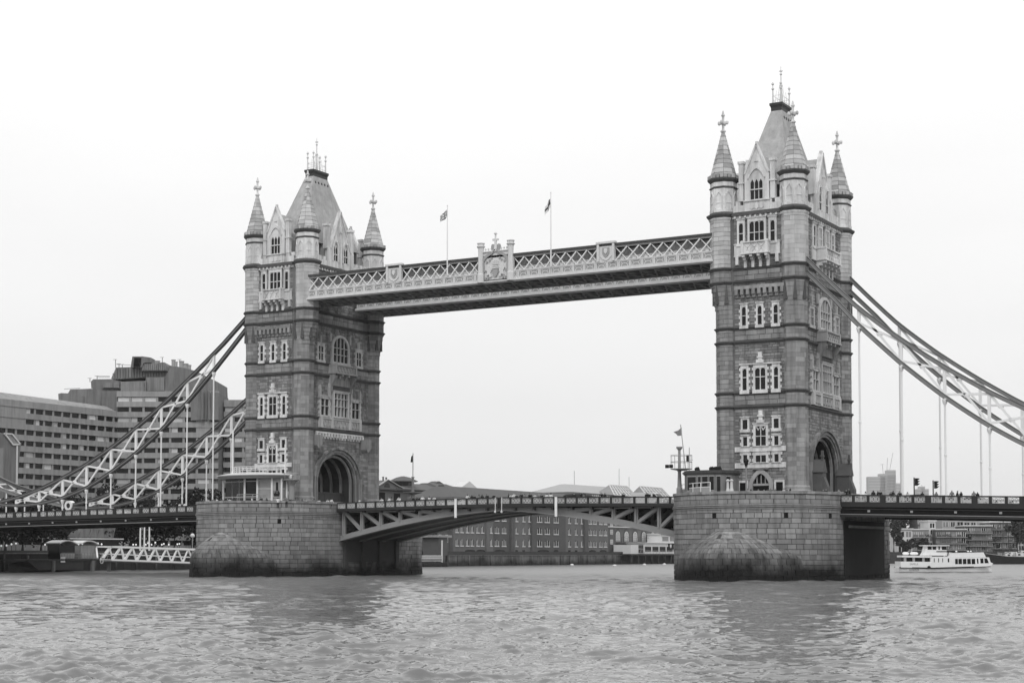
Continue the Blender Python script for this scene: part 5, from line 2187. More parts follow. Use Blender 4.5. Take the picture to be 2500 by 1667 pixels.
def house_dark():
    T = thing('brick_house', (-129, 174, 3), 'dark brick house with white sash windows beyond the farther pier', 'house')
    F = Face(-129, 0, (0, 1), (1, 0))
    b = MB()
    b.fbox(F, 163, 183.4, -10, 0, 2.8, 15)
    b.build('wall', M['brick_dark'], T)
    b = MB()
    b.fpoly(F, [(162.5, 15), (183.5, 15), (180, 18), (166, 18)], -10.5, .3)
    b.build('roof', M['roof_tile'], T)
    for y in (167, 171.5, 178, 181.6):
        for z0 in (6.8, 10.2):
            b = MB()
            b.fbox(F, y - .7, y + .7, 0, .06, z0, z0 + 2.2)
            w_ = b.build('window', M['render_white'], T)
            for dy in (-.33, .33):
                for dz in (.15, 1.15):
                    b = MB()
                    b.fbox(F, y + dy - .26, y + dy + .26, .06, .08, z0 + dz, z0 + dz + .85)
                    b.build('pane', M['glass_grey'], w_)
    return T


house_dark()


def roofs_behind():
    T = thing('gabled_warehouse', (-150, 205, 4.2), 'gabled brick building with lantern and white pediment above the bascule railing', 'building')
    F = Face(-150, 0, (0, 1), (1, 0))
    b = MB()
    b.fbox(F, 176.5, 190, -14, 0, 4, 23.0)
    b.fpoly(F, [(176.5, 23.0), (190, 23.0), (182, 25.2)], -14, 0)
    w_ = b.build('wall', M['brick_wall'], T)
    b = MB()
    b.bar(F.p(176, .2, 22.9), F.p(182, .2, 25.35), .6, .22)
    b.bar(F.p(190.4, .2, 23.0), F.p(182, .2, 25.35), .6, .22)
    b.build('verge', M['render_grey'], w_)
    b = MB()
    b.fpoly(F, arch_curve(182, 1.5, 23.1, 1.3, 8), .05, .1)
    b.build('lunette', M['glass_dark'], w_)
    for y in (179.3, 187.2):
        b = MB()
        b.fbox(F, y - 1.6, y + 1.6, .05, .1, 17, 21.5)
        b.build('doorway', M['black_void'], w_)
    b = MB()
    b.fbox(F, 176, 194.5, 0, .8, 22.3, 22.7)
    b.build('cornice', M['brick_dark'], w_)
    # long roof
    b = MB()
    b.hexa([F.p(*q) for q in ((187, -16, 22.9), (214, -16, 22.9), (214, .8, 22.9), (187, .8, 22.9), (189, -9, 24.9), (214, -9, 25.3), (214, -7, 25.3), (189, -7, 24.9))])
    b.build('roof', M['roof_tile'], T)
    b = MB()
    b.fbox(F, 190, 222, -15, 0, 4, 22.8)
    b.build('wall', M['brick_wall'], T)
    b = MB()
    b.fbox(F, 197.5, 213.5, 0, .3, 18, 22.1)
    b.build('pale_panel', M['render_grey'], T)
    # lantern
    c = F.p(198, -5, 0)
    b = MB()
    b.lathe(c[0], c[1], [(3.0, 23.6), (3.0, 25.5)], 8)
    L_ = b.build('lantern', M['glass_dark'], T)
    b = MB()
    b.lathe(c[0], c[1], [(4.6, 25.4), (4.6, 25.6), (2.2, 26.7), (.5, 27.1)], 8)
    b.lathe(c[0], c[1], [(3.6, 23.4), (3.6, 24.0), (3.1, 24.1)], 8)
    b.build('lantern_roof', M['roof_tile'], L_)
    # hipped roof and pediment
    b = MB()
    b.hexa([F.p(*q) for q in ((213.5, -16, 23.2), (228, -16, 23.2), (228, .6, 23.2), (213.5, .6, 23.2), (214.5, -9, 25.7), (224, -9, 25.7), (224, -6, 25.7), (214.5, -6, 25.7))])
    b.fpoly(F, [(217, 25.5), (223.6, 25.5), (220.3, 26.5)], -9, -6)
    b.hexa([F.p(*q) for q in ((232, -16, 22.8), (246, -16, 22.8), (246, .5, 22.8), (232, .5, 22.8), (233, -8, 25.0), (238, -8, 25.0), (238, -5, 25.0), (233, -5, 25.0))])
    hip = b.build('hip_roof', M['roof_tile'], T)
    b = MB()
    b.fpoly(F, [(214.6, 24.1), (217.2, 24.1), (215.9, 25.0)], -3.5, -1.6)
    b.build('dormer', M['black_void'], hip)
    b = MB()
    b.fbox(F, 186, 247, .5, .9, 22.55, 22.85)
    b.build('eaves', M['brick_dark'], T)
    for yc, zc in ((181.4, 26.0), (183, 25.9)):
        b = MB()
        q_ = F.p(yc, -1, 0)
        b.lathe(q_[0], q_[1], [(.25, 25.0), (.25, zc), (.32, zc), (.32, zc + .2)], 6)
        b.build('chimney_pot', M['brick_wall'], T)
    b = MB()
    b.fbox(F, 222, 246, -15, -.05, 4, 22.8)
    b.build('wall', M['brick_dark'], T)
    b = MB()
    b.fpoly(F, [(220.2, 23.3), (235.8, 23.3), (227.9, 26.6)], -3, .6)
    b.build('pediment', M['render_white'], T)
    b = MB()
    b.fpoly(F, [(223, 19), (234, 19), (234, 20.5)] + arch_curve(228.5, 5.5, 20.5, 2.2, 8)[::-1][1:], 0, .2)
    b.build('arched_opening', M['black_void'], T)
    return T


roofs_behind()


def glass_roofs():
    T = thing('glass_roofed_building', (-150, 340, 4.2), 'building with sloping glazed gables above the bascule railing', 'building')
    F = Face(-150, 0, (0, 1), (1, 0))
    b = MB()
    b.fbox(F, 300, 392, -20, -.6, 4, 25.6)
    b.fbox(F, 288.6, 300, -14, -1, 4, 24.8)
    b.build('wall', M['brick_wall'], T)
    b = MB()
    b.hexa([F.p(*q) for q in ((307, -24, 25.6), (372, -24, 25.6), (372, -3, 25.6), (307, -3, 25.6), (317, -14, 29.2), (352, -14, 29.4), (352, -12, 29.4), (317, -12, 29.2))])
    b.build('roof', M['render_grey'], T)
    for (y0, y1, yr0, yr1, zt) in ((330, 352.4, 335, 349, 29.4), (359.5, 384.5, 361.5, 381, 29.8)):
        zb = 25.4
        b = MB()
        # sloping glazed face towards the camera side and solid gable end
        b.add([F.p(y0, 1.5, zb), F.p(y1 - 3, 1.5, zb), F.p(yr1, -3, zt), F.p(yr0, -3, zt), F.p(y0, -7, zb), F.p(y1 - 3, -7, zb)],
              [(0, 1, 2, 3), (4, 3, 2, 5), (0, 3, 4), (1, 5, 2)])
        g = b.build('glazed_gable', M['glass_grey'], T)
        for i in range(8):
            t = i / 7
            b = MB()
            pa_, pb_ = Vector(F.p(y0 + (y1 - 3 - y0) * t, 1.6, zb)), Vector(F.p(yr0 + (yr1 - yr0) * t, -2.9, zt))
            b.bar(pa_, pb_, .3, .3)
            b.build('glazing_bar', M['render_white'], g)
        for k in range(4):
            s_ = k / 3
            b = MB()
            l0, l1 = Vector(F.p(y0, 1.6, zb)).lerp(Vector(F.p(yr0, -2.9, zt)), s_), Vector(F.p(y1 - 3, 1.6, zb)).lerp(Vector(F.p(yr1, -2.9, zt)), s_)
            b.bar(l0, l1, .3, .3)
            b.build('glazing_bar', M['render_white'], g)
        b = MB()
        b.ext([F.p(y1 - 3.1, 1.7, 23), F.p(y1 - 3.1, 1.7, zb), F.p(yr1 + .6, -3, zt + .1), F.p(y1, -7, zb), F.p(y1, -7, 23)], (0, .8, 0))
        b.build('gable_end', M['brick_wall'], g)
    for i in range(7):
        y = 314 + 6 * i
        b = MB()
        b.fbox(F, y - 2.2, y + 2.2, -.5, -.4, 21.8, 25.0)
        w_ = b.build('window', M['glass_grey'], T)
        b = MB()
        for dy in (-2.2, -.75, .75, 2.2):
            b.fbox(F, y + dy - .15, y + dy + .15, -.45, -.3, 21.8, 25.0)
        b.fbox(F, y - 2.2, y + 2.2, -.45, -.3, 23.3, 23.6)
        b.build('frame', M['render_white'], w_)
    for y, zt in ((324, 34.5), (362, 37), (371, 34)):
        b = MB()
        q = F.p(y, -12, 0)
        b.bar((q[0], q[1], 26), (q[0], q[1], zt), .14, .14)
        b.build('aerial', M['steel_mid'], T)


glass_roofs()


def text_obj(txt, size, F, u, n, z, m, parent, ext=.02):
    cu = bpy.data.curves.new('lettering', 'FONT')
    cu.body = txt
    cu.size = size
    cu.align_x = 'CENTER'
    cu.align_y = 'CENTER'
    cu.extrude = ext
    cu.materials.append(M[m])
    tmp = bpy.data.objects.new('lettering', cu)
    me = bpy.data.meshes.new_from_object(tmp)
    bpy.data.objects.remove(tmp)
    o = bpy.data.objects.new('lettering', me)
    reg(o, parent, F.p(u, n, z))
    U, Nn = Vector((F.U[0], F.U[1], 0)), Vector((F.N[0], F.N[1], 0))
    rot = Matrix((U, Vector((0, 0, 1)), Nn)).transposed().to_4x4()
    rot.translation = o.location
    o.matrix_local = rot
    return o


def riverside_station():
    T = thing('brick_station', (-129, 312, 4.2), 'brick riverside building with four tall arched white framed windows', 'building')
    F = Face(-128.6, 0, (0, 1), (1, 0))
    b = MB()
    b.fbox(F, 283.6, 345, -14, 0, 4, 15.5)
    b.build('wall', M['brick_wall'], T)
    b = MB()
    b.fbox(F, 283.6, 289.6, 0, .5, 4, 14.0)
    b.build('end_bay', M['brick_dark'], T)
    for z, y0, y1 in ((12.6, 283.6, 345), (13.4, 289, 330)):
        b = MB()
        b.fbox(F, y0, y1, 0, .6, z, z + .35)
        b.build('string_course', M['render_white'], T)
    for y in (286.5,):
        for z in (6.8, 10.2, 13.0):
            b = MB()
            b.fbox(F, y - .9, y + .9, .5, .56, z, z + 1.5)
            w_ = b.build('window', M['glass_grey'], T)
            b = MB()
            for d in (-.9, 0, .9):
                b.fbox(F, y + d - .1, y + d + .1, .56, .65, z, z + 1.5)
            for d in (0, .75, 1.5):
                b.fbox(F, y - .9, y + .9, .56, .65, z + d - .08, z + d + .08)
            b.build('frame', M['render_white'], w_)
    for y in (292.4, 299.2, 306.2, 313.4, 321, 328.5):
        b = MB()
        b.fpoly(F, [(y - 2.4, 7.6), (y + 2.4, 7.6)] + arch_curve(y, 2.4, 10.2, 2.0, 10)[::-1], .02, .05)
        w0 = b.build('arched_recess', M['brick_dark'], T)
        b = MB()
        b.fpoly(F, [(y - 1.5, 7.8), (y + 1.5, 7.8)] + arch_curve(y, 1.5, 9.9, 1.3, 8)[::-1], .06, .1)
        b.build('pane', M['glass_grey'], w0)
        b = MB()
        b.fstrip(F, [(y - 1.35, 7.8)] + arch_curve(y, 1.35, 9.9, 1.15, 8) + [(y + 1.35, 7.8)], [(y - 1.6, 7.8)] + arch_curve(y, 1.6, 9.9, 1.4, 8) + [(y + 1.6, 7.8)], .1, .2)
        for d in (-.7, 0, .7):
            b.fbox(F, y + d - .1, y + d + .1, .1, .18, 7.8, 10.9)
        for z in (8.6, 9.4, 10.1):
            b.fbox(F, y - 1.4, y + 1.4, .1, .18, z - .08, z + .08)
        b.build('frame', M['render_white'], w0)
    b = MB()
    for y in (291, 296, 303, 310, 317):
        b.bar(F.p(y, 2.2, 9.2), F.p(y + 3, 2.2, 9.2), .1, .12)
        b.bar(F.p(y, 2.2, 7.2), F.p(y, 2.2, 9.2), .1, .1)
    b.fbox(F, 290, 322, 0, 2.3, 7.0, 7.2)
    b.build('terrace', M['steel_dark'], T)
    # white pavilion on piles, with its sign
    P = thing('riverside_pavilion', (-121, 318, 3), 'white two storey riverside pavilion on piles with a black sign board', 'pavilion')
    G = Face(-120, 0, (0, 1), (1, 0))
    b = MB()
    b.fbox(G, 296, 346, -7, 0, 3.5, 7.2)
    b.fbox(G, 313, 346, -7, -1.5, 7.2, 10.4)
    b.fbox(G, 295.5, 346, -7, .4, 7.2, 7.45)
    b.fbox(G, 312.5, 346, -7, -1.0, 10.4, 10.7)
    b.fbox(G, 286, 292, -7, -.5, 3.5, 6.6)
    b.build('wall', M['render_white'], P)
    b = MB()
    b.fbox(G, 283.6, 346, -7.5, .9, 3.0, 3.5)
    b.build('platform', M['steel_dark'], P)
    for i in range(12):
        b = MB()
        y = 285 + 5.4 * i
        b.fbox(G, y - .3, y + .3, 0, .5, -2, 3)
        b.build('pile', M['pier_core'], P)
    b = MB()
    b.fbox(G, 283.6, 346, -6, -5.5, -2, 3)
    b.build('back_wall', M['black_void'], P)
    for i in range(8):
        y = 298.8 + 6.0 * i
        b = MB()
        b.fbox(G, y - 2.5, y + 2.5, 0, .05, 4.3, 6.0)
        b.build('window', M['glass_dark'], P)
    for i in range(5):
        y = 316.5 + 6.4 * i
        b = MB()
        b.fbox(G, y - 2.6, y + 2.6, -1.5, -1.45, 8.0, 9.6)
        b.build('window', M['glass_grey'], P)
    for i in range(3):
        for k in range(2):
            b = MB()
            y = 292.6 + 1.3 * i
            b.fbox(G, y - .5, y + .5, -.5, -.4, 3.9 + k * 1.4, 5.1 + k * 1.4)
            b.build('door_pane', M['glass_dark'], P)
    b = MB()
    for i in range(21):
        b.bar(G.p(291 + 2.6 * i, .8, 3.5), G.p(291 + 2.6 * i, .8, 4.6), .08, .08)
    b.bar(G.p(291, .8, 4.6), G.p(345, .8, 4.6), .1, .1)
    b.build('railing', M['render_grey'], P)
    b = MB()
    b.fbox(G, 315.5, 330.5, .05, .2, 5.1, 7.15)
    s_ = b.build('sign_board', M['cloth_black'], P)
    text_obj('ROYAL NAVY', 1.25, G, 323.6, .22, 6.2, 'render_white', s_)
    b = MB()
    b.fpoly(G, [(316.6, 6.9), (318.0, 6.9), (318.0, 6.0), (317.3, 5.5), (316.6, 6.0)], .2, .26)
    b.build('emblem', M['render_white'], s_)


riverside_station()

# river walls
def river_wall(x, y0, y1, z1, label, m='timber_wall', step=2.2):
    T = thing('river_wall', (x, (y0 + y1) / 2, 0), label, 'river wall', 'river walls of the far bank')
    F = Face(x, 0, (0, 1), (1, 0))
    b = MB()
    b.fbox(F, y0, y1, -1.2, 0, -3, z1)
    b.build('core', M['pier_core'], T)
    n = int((y1 - y0) / step)
    g = MB()
    g.fbox(Face(0, 0, (0, 1), (1, 0)), .03, step - .03, 0, .14, -1.5, z1 - .1)
    me = g.mesh('plank', M[m])
    for i in range(min(n, 280)):
        mesh_obj('plank', me, T, (x, y0 + step * i, 0))
    for i in range(int((y1 - y0) / 6.2)):
        b = MB()
        b.fbox(F, y0 + 6.2 * i, y0 + 6.2 * i + .35, .14, .45, -1.5, z1 + .1 - .5 * (i % 3 == 1))
        b.build('fender_post', M['timber_wall'], T)
    b = MB()
    b.fbox(F, y0, y1, -1.2, .3, z1 - .1, z1 + .12)
    b.build('coping', M['timber_wall'], T)


river_wall(-123.0, 165, 283.4, 3.05, 'stained timber river wall below the brick warehouse')
river_wall(-123.0, -140, 130, 3.6, 'dark river wall on the shore under the side span', 'mud', 2.4)

# ------------------------------------------------------------------ left shore below the side span
for i, (u, dx, h, r_) in enumerate(((12, -131, 11, 7), (55, -134, 12, 7), (100, -132, 11, 7), (150, -138, 12.5, 7), (225, -140, 13, 7.5), (262, -137, 12, 7), (300, -135, 12.5, 7), (335, -136, 12, 7), (425, -133, 12, 7), (468, -136, 14, 7))):
    q = px(u, 1350, X=dx)
    tree('plane_tree', (q.x, q.y, 4.2), h, r_, ['dark leafy tree nearest the edge of the shore under the side span', 'dark tree second along the shore under the side span', 'broad dark tree on the shore left of the pontoon huts', 'dark tree behind the curved roof huts', 'dark tree behind the pale restaurant canopies', 'dark tree above the start of the white gangway', 'dark tree behind the three white masts', 'tall dark tree between masts and pier on the shore', 'dark tree above the white gangway beside the granite pier', 'tall dark tree rising behind the people beside the glass kiosk'][i], 2400, .42, lift=.52)
q = px(500, 1240, X=-140)
tree('plane_tree', (q.x, q.y, 4.2), 17, 7.5, 'tall tree showing over the railing between chain hangers and kiosk', 2200, .42, 'leaf_dark')


def canopies():
    T = thing('restaurant_pavilion', px(230, 1345, X=-129), 'low waterside restaurant with pale sloping canopies', 'pavilion')
    a, c = px(175, 1330, X=-129), px(290, 1330, X=-129)
    b = MB()
    b.box(-136, -129, a.y, c.y, 4.2, 6.6)
    b.build('wall', M['glass_dark'], T)
    b = MB()
    b.box(-136, -128.5, a.y - 1, c.y + 1, 6.6, 6.85)
    b.build('roof_edge', M['render_white'], T)
    for i in range(4):
        y = a.y + 2.5 + (c.y - a.y - 4) * i / 4
        b = MB()
        b.hexa([(-129.2, y, 7.0), (-129.2, y + 2.6, 7.0), (-133, y + 2.6, 7.0), (-133, y, 7.0), (-129.4, y + 1.6, 9.2), (-129.4, y + 3.4, 9.2), (-132, y + 3.4, 9.2), (-132, y + 1.6, 9.2)])
        b.build('canopy', M['concrete_dark'], T)


canopies()


def pontoon():
    X = -112.0
    f = lambda u, v: px(u, v, X=X)
    T = thing('landing_pontoon', f(140, 1380), 'low grey landing pontoon moored by the shore under the side span', 'pontoon')
    p0, p1 = f(76, 1372), f(204, 1372)
    b = MB()
    b.hexa([(X - 6, p0.y, .0), (X - 6, p1.y, .0), (X, p1.y, .4), (X, p0.y + 2, .4), (X - 6, p0.y, 1.6), (X - 6, p1.y, 1.6), (X, p1.y, 2.2), (X, p0.y - 1, 2.2)])
    b.build('hull', M['pontoon_grey'], T)
    b = MB()
    b.box(X - 6, X + .2, p0.y - 4, f(240, 1370).y, 2.2, 2.5)
    b.build('deck', M['steel_dark'], T)
    b = MB()
    q = f(152, 1366)
    b.box(X + .1, X + .2, q.y - .6, q.y + .6, q.z - .5, q.z + .6)
    b.build('notice', M['render_white'], T)
    for u in (226, 266, 130):
        q = f(u, 1372)
        b = MB()
        b.lathe(q.x, q.y, [(.45, -2), (.45, 2.2)], 8)
        b.build('pile', M['concrete_dark'], T)
    b = MB()
    for u in range(150, 268, 7):
        q = f(u, 1360)
        b.bar((q.x, q.y, 2.5), (q.x, q.y, 3.7), .07, .07)
    a, c = f(150, 1360), f(267, 1360)
    for z in (3.1, 3.7):
        b.bar((X, a.y, z), (X, c.y, z), .07, .07)
    b.build('railing', M['steel_mid'], T)
    q = f(245, 1368)
    G = Face(X + .3, q.y, (0, 1), (1, 0))
    c_ = [(math.cos(t), math.sin(t)) for t in np.linspace(0, 2 * math.pi, 17)]
    b = MB()
    b.fstrip(G, [(.3 * u, 2.0 + .3 * v) for u, v in c_], [(.45 * u, 2.0 + .45 * v) for u, v in c_], 0, .15)
    tag(b.build('lifebuoy', M['render_white']), 'white lifebuoy ring hanging beside the foot of the gangway', 'lifebuoy')
    # two huts with curved pale roofs
    for u0, u1, lab in ((150, 188, 'ticket hut with curved white roof and glass front, the one farther from the gangway'), (203, 240, 'ticket hut with curved white roof beside the foot of the gangway')):
        H = thing('ticket_hut', f(u0, 1362), lab, 'hut', 'curved roof huts on the pontoon')
        y0, y1 = f(u0, 1350).y, f(u1, 1350).y
        b = MB()
        n = 8
        pts = [(y0 - .3 + (y1 - y0 + .6) * i / n, 5.0 + 1.0 * math.sin(math.pi * (.15 + .75 * i / n))) for i in range(n + 1)]
        Fh = Face(X - .5, 0, (0, 1), (1, 0))
        b.fstrip(Fh, pts, [(u, z + .2) for u, z in pts], -3.5, .4)
        b.build('roof', M['render_white'], H)
        b = MB()
        b.fbox(Fh, y0, y1, -3, -.1, 2.5, 5.2)
        b.build('wall', M['glass_dark' if u0 < 190 else 'concrete'], H)
        b = MB()
        b.fbox(Fh, y0 + .2, y1 - .2, -.05, .05, 2.6, 3.6)
        b.build('balustrade', M['render_grey'], H)


pontoon()


def gangway():
    X = -110.0
    f = lambda u, v: px(u, v, X=X)
    T = thing('gangway_bridge', f(300, 1372), 'white steel truss gangway sloping down beside the granite pier', 'gangway')
    a, c = f(272, 1366), f(500, 1374)
    ta, tc_ = f(282, 1334), f(500, 1341)
    wp = M['white_paint']
    for dx in (0, -3.0):
        o_ = Vector((dx, 0, 0))
        b = MB()
        b.bar(a + o_, c + o_, .3, .34)
        b.build('bottom_chord', wp, T)
        b = MB()
        b.bar(ta + o_, tc_ + o_, .3, .34)
        b.bar(f(262, 1334) + o_, ta + o_, .3, .3)
        b.build('top_chord', wp, T)
        b = MB()
        b.bar(a.lerp(c, 0) + o_ + Vector((0, 0, 1.2)), c + o_ + Vector((0, 0, 1.2)), .1, .14)
        b.build('handrail', wp, T)
        n = 8
        for i in range(n):
            p0, p1 = a.lerp(c, i / n), a.lerp(c, (i + 1) / n)
            t0 = ta.lerp(tc_, (i + .42) / n)
            for p in (p0, p1):
                b = MB()
                b.bar(p + o_, t0 + o_, .22, .26)
                b.build('web_bar', wp, T)
    b = MB()
    b.bar(f(252, 1362), f(272, 1334), .3, .35)
    b.bar(f(238, 1362), f(262, 1334) + Vector((-3, 0, 0)), .3, .35)
    b.build('end_post', wp, T)
    b = MB()
    b.hexa([(X - 3, a.y, a.z - .3), (X, a.y, a.z - .3), (X, c.y, c.z - .3), (X - 3, c.y, c.z - .3), (X - 3, a.y, a.z), (X, a.y, a.z), (X, c.y, c.z), (X - 3, c.y, c.z)])
    b.build('walkway_deck', M['steel_mid'], T)


gangway()

for i, (u, v0) in enumerate(((342, 1289), (352, 1288), (364, 1283))):
    p, q = px(u, v0, X=-124.2), px(u, 1345, X=-124.2)
    b = MB()
    b.lathe(q.x, q.y, [(.2, 3.6), (.16, p.z), (.08, p.z + .1)], 8)
    tag(b.build('mooring_mast', M['white_paint']), ['short white mast rising behind the gangway, first of three', 'white mast rising behind the gangway, middle of three', 'tallest white mast rising behind the gangway'][i], 'mast', 'white masts behind the gangway')

# globe lamps on the shore promenade
ORD = 'first second third fourth fifth sixth seventh eighth ninth tenth eleventh twelfth thirteenth fourteenth fifteenth sixteenth seventeenth eighteenth nineteenth twentieth last'.split()
LAMPS = [(3, 1332), (16, 1331), (28, 1328), (39, 1326), (110, 1329), (192, 1328), (201, 1327), (232, 1324), (239, 1326), (248, 1328), (325, 1329), (332, 1329), (356, 1329), (361, 1325), (370, 1329), (379, 1324), (395, 1329), (400, 1327), (412, 1329), (433, 1328), (438, 1327)]
proto = None
for i, (u, v) in enumerate(LAMPS):
    q = px(u, v, X=-126.5)
    h = q.z
    T = thing('globe_lamp', (q.x, q.y, 3.6), ORD[i] + ' small white globe lamp along the shore promenade, counting towards the granite pier', 'lamp', 'globe lamps along the shore promenade')
    b = MB()
    b.bar((q.x, q.y, 3.6), (q.x, q.y, h - .25), .08, .08)
    b.build('post', M['steel_dark'], T)
    b = MB()
    b.lathe(q.x, q.y, [(.06, h - .2), (.16, h - .1), (.2, h), (.16, h + .1), (.06, h + .2)], 8)
    b.build('globe', M['lamp_glass'], T)
q = px(470, 1307, X=-118)
T = thing('globe_lamp', (q.x, q.y, 3.0), 'large globe lamp on a tall post just beside the granite pier', 'lamp')
b = MB()
b.bar((q.x, q.y, 0), (q.x, q.y, q.z - .4), .16, .16)
b.build('post', M['steel_mid'], T)
b = MB()
b.lathe(q.x, q.y, [(.15, q.z - .5), (.45, q.z - .25), (.52, q.z), (.42, q.z + .3), (.12, q.z + .5)], 10)
b.build('globe', M['render_white'], T)

# small jetty and shed just right of the farther pier
def jetty():
    X = -116.0
    f = lambda u, v: px(u, v, X=X)
    T = thing('small_jetty', f(1060, 1384), 'small jetty with white barrier beyond the farther pier', 'jetty')
    a, c = f(1020, 1380), f(1090, 1380)
    b = MB()
    b.box(X - 4, X, a.y, c.y, .8, 1.3)
    b.build('deck', M['steel_dark'], T)
    n = 14
    for i in range(n):
        y = a.y + (c.y - a.y) * (i + .5) / n
        b = MB()
        b.lathe(X + .1, y, [(.25, -1), (.5, -.2), (.5, .6), (.25, 1.0)], 8)
        b.build('tyre_fender', M['rubber'], T)
    b = MB()
    c2 = f(1079, 1380)
    b.box(X - .1, X, a.y, c2.y, 1.5, 3.1)
    pnl = b.build('barrier', M['render_white'], T)
    for k in range(2):
        for i in range(8):
            y = a.y + (c2.y - a.y) * (i + .5) / 8
            b = MB()
            b.box(X, X + .05, y - .7, y + .7, 1.65 + .75 * k, 2.2 + .75 * k)
            b.build('notice', M['render_grey' if k else 'cloth_grey'], pnl)
    b = MB()
    b.bar((X, c2.y, 1.2), (X, c2.y, 7.2), .3, .3)
    b.build('post', M['render_white'], T)
    S = thing('dock_shed', f(1085, 1384), 'dark dock shed with pale flat roof and legs in the water', 'shed')
    a, c = f(1078, 1350), f(1100, 1350)
    b = MB()
    b.box(X - 6, X - 1, a.y, c.y, 3, 8.0)
    b.build('wall', M['brick_dark'], S)
    b = MB()
    b.box(X - 7, X - .5, a.y - 1, c.y + 1.5, 8.0, 8.6)
    b.build('roof', M['concrete'], S)
    for y in (a.y, c.y):
        b = MB()
        b.box(X - 1.4, X - .9, y - .4, y + .4, -2, 3.2)
        b.build('leg', M['steel_dark'], S)
    tree('plane_tree', (-126, f(1065, 1350).y + 4, 4.2), 9, 4.5, 'small dark tree beside the dock shed beyond the farther pier', 1100, .4)


jetty()

for i, (u, v) in enumerate(((1396.5, 1380), (1500.7, 1382), (1573.4, 1379.5), (1622, 1378.5))):
    q = px(u, v, Z=0)
    T = thing('mooring_buoy', (q.x, q.y, 0), ['small white mooring buoy afloat below the warehouse river wall', 'small white mooring buoy afloat, second from the warehouse side', 'small white mooring buoy afloat below the white pavilion', 'white mooring buoy afloat nearest the domed cutwater'][i], 'buoy', 'white mooring buoys')
    b = MB()
    b.lathe(q.x, q.y, [(.25, -.2), (.55, 0), (.62, .2), (.45, .42), (.12, .55)], 12)
    b.build('float', M['render_white'], T)
    b = MB()
    b.lathe(q.x, q.y, [(.06, .5), (.06, .62), (.12, .64), (.12, .72)], 8)
    b.build('mooring_eye', M['steel_dark'], T)

# ------------------------------------------------------------------ right bank: apartments, trees, far towers
def apartment(label, depth, u0, u1, v_top, floors, fh, wall, bay, balc=True, bal_col='steel_mid', thick=14, base=3.5, roofm='render_white'):
    F = cam_face(depth)
    a, c = pd(u0, 1300, depth), pd(u1, 1300, depth)
    top = pd((u0 + u1) / 2, v_top, depth).z
    x0, x1 = fu(F, a), fu(F, c)
    cen = F.p((x0 + x1) / 2, -thick / 2, base)
    T = thing('apartment_block', cen, label, 'apartment block', 'riverside apartment blocks beyond the side span')
    b = MB()
    b.fbox(F, x0, x1, -thick, 0, base, top)
    b.build('wall', M[wall], T)
    b = MB()
    b.fbox(F, x0 - .4, x1 + .4, -thick, .6, top, top + .45)
    b.build('roof_edge', M[roofm], T)
    n = max(1, int((x1 - x0) / bay))
    st = (x1 - x0) / n
    for k in range(floors):
        z = top - .5 - fh * (k + 1)
        if z < base:
            break
        for i in range(n):
            r_ = random.random()
            u = x0 + st * (i + .5)
            b = MB()
            w2 = st * random.choice((.3, .38, .42))
            b.fbox(F, u - w2, u + w2, 0, .06, z + .5, z + fh - .35)
            w_ = b.build('window', M['glass_dark' if r_ < .45 else 'glass_grey'], T)
            b = MB()
            for d in (-w2, 0, w2):
                b.fbox(F, u + d - .09, u + d + .09, .06, .14, z + .5, z + fh - .35)
            b.build('frame', M['render_white' if r_ < .7 else 'steel_mid'], w_)
        if balc:
            b = MB()
            b.fbox(F, x0, x1, 0, 1.5, z, z + .2)
            b.build('balcony_slab', M['render_grey'], T)
            for i in range(n):
                if random.random() < .72:
                    b = MB()
                    b.fbox(F, x0 + st * i + .15, x0 + st * (i + 1) - .15, 1.42, 1.5, z + .2, z + 1.2)
                    b.build('balustrade', M[bal_col], T)
                if random.random() < .16:
                    b = MB()
                    q = F.p(x0 + st * (i + random.uniform(.25, .75)), 1.0, z + 1.0)
                    leaves(b, q, (.9, .9, .9), 60, .28)
                    b.build('balcony_plant', M['leaf_mid'], T)
    return T


apartment('white framed flats with strip windows nearest the granite pier', 640, 2191, 2227, 1292, 5, 2.9, 'render_white', 2.6, False)
apartment('low flats with planted balconies behind the boat wheelhouse', 652, 2226, 2268, 1293, 7, 2.55, 'render_grey', 2.0, True, 'concrete_dark')
apartment('pale flats with white stair wall behind the boat', 660, 2268, 2284, 1272, 9, 2.6, 'render_white', 2.4, False)
apartment('tall set back flats with white window frames above the low flats', 690, 2240, 2276, 1263, 10, 2.8, 'brick_dark', 2.4, False)
apartment('brown flats with dark balcony bands in the middle of the far row', 655, 2284, 2358, 1293, 8, 2.55, 'brick_wall', 1.9, True, 'brick_dark')
apartment('flats with bright roof line and glass balconies behind the boat bow', 665, 2355, 2421, 1284, 9, 2.55, 'concrete_dark', 1.9, True, 'concrete_dark')
apartment('curved looking pale slab rising behind the brown flats', 720, 2300, 2353, 1238, 12, 2.8, 'render_grey', 2.4, False, 'steel_mid')
apartment('second pale slab rising behind the far row', 730, 2353, 2416, 1240, 12, 2.8, 'far_concrete', 2.4, False, 'steel_mid')
apartment('grey flats at the end of the far row behind the sailing barges', 670, 2416, 2484, 1275, 10, 2.55, 'concrete_dark', 1.9, True, 'brick_dark')
apartment('wide concrete block behind the end of the far row', 760, 2470, 2560, 1268, 10, 2.8, 'far_concrete', 2.6, False)
apartment('pale slab behind the trees beside the granite pier', 900, 2172, 2200, 1225, 9, 4, 'far_concrete', 4, False)
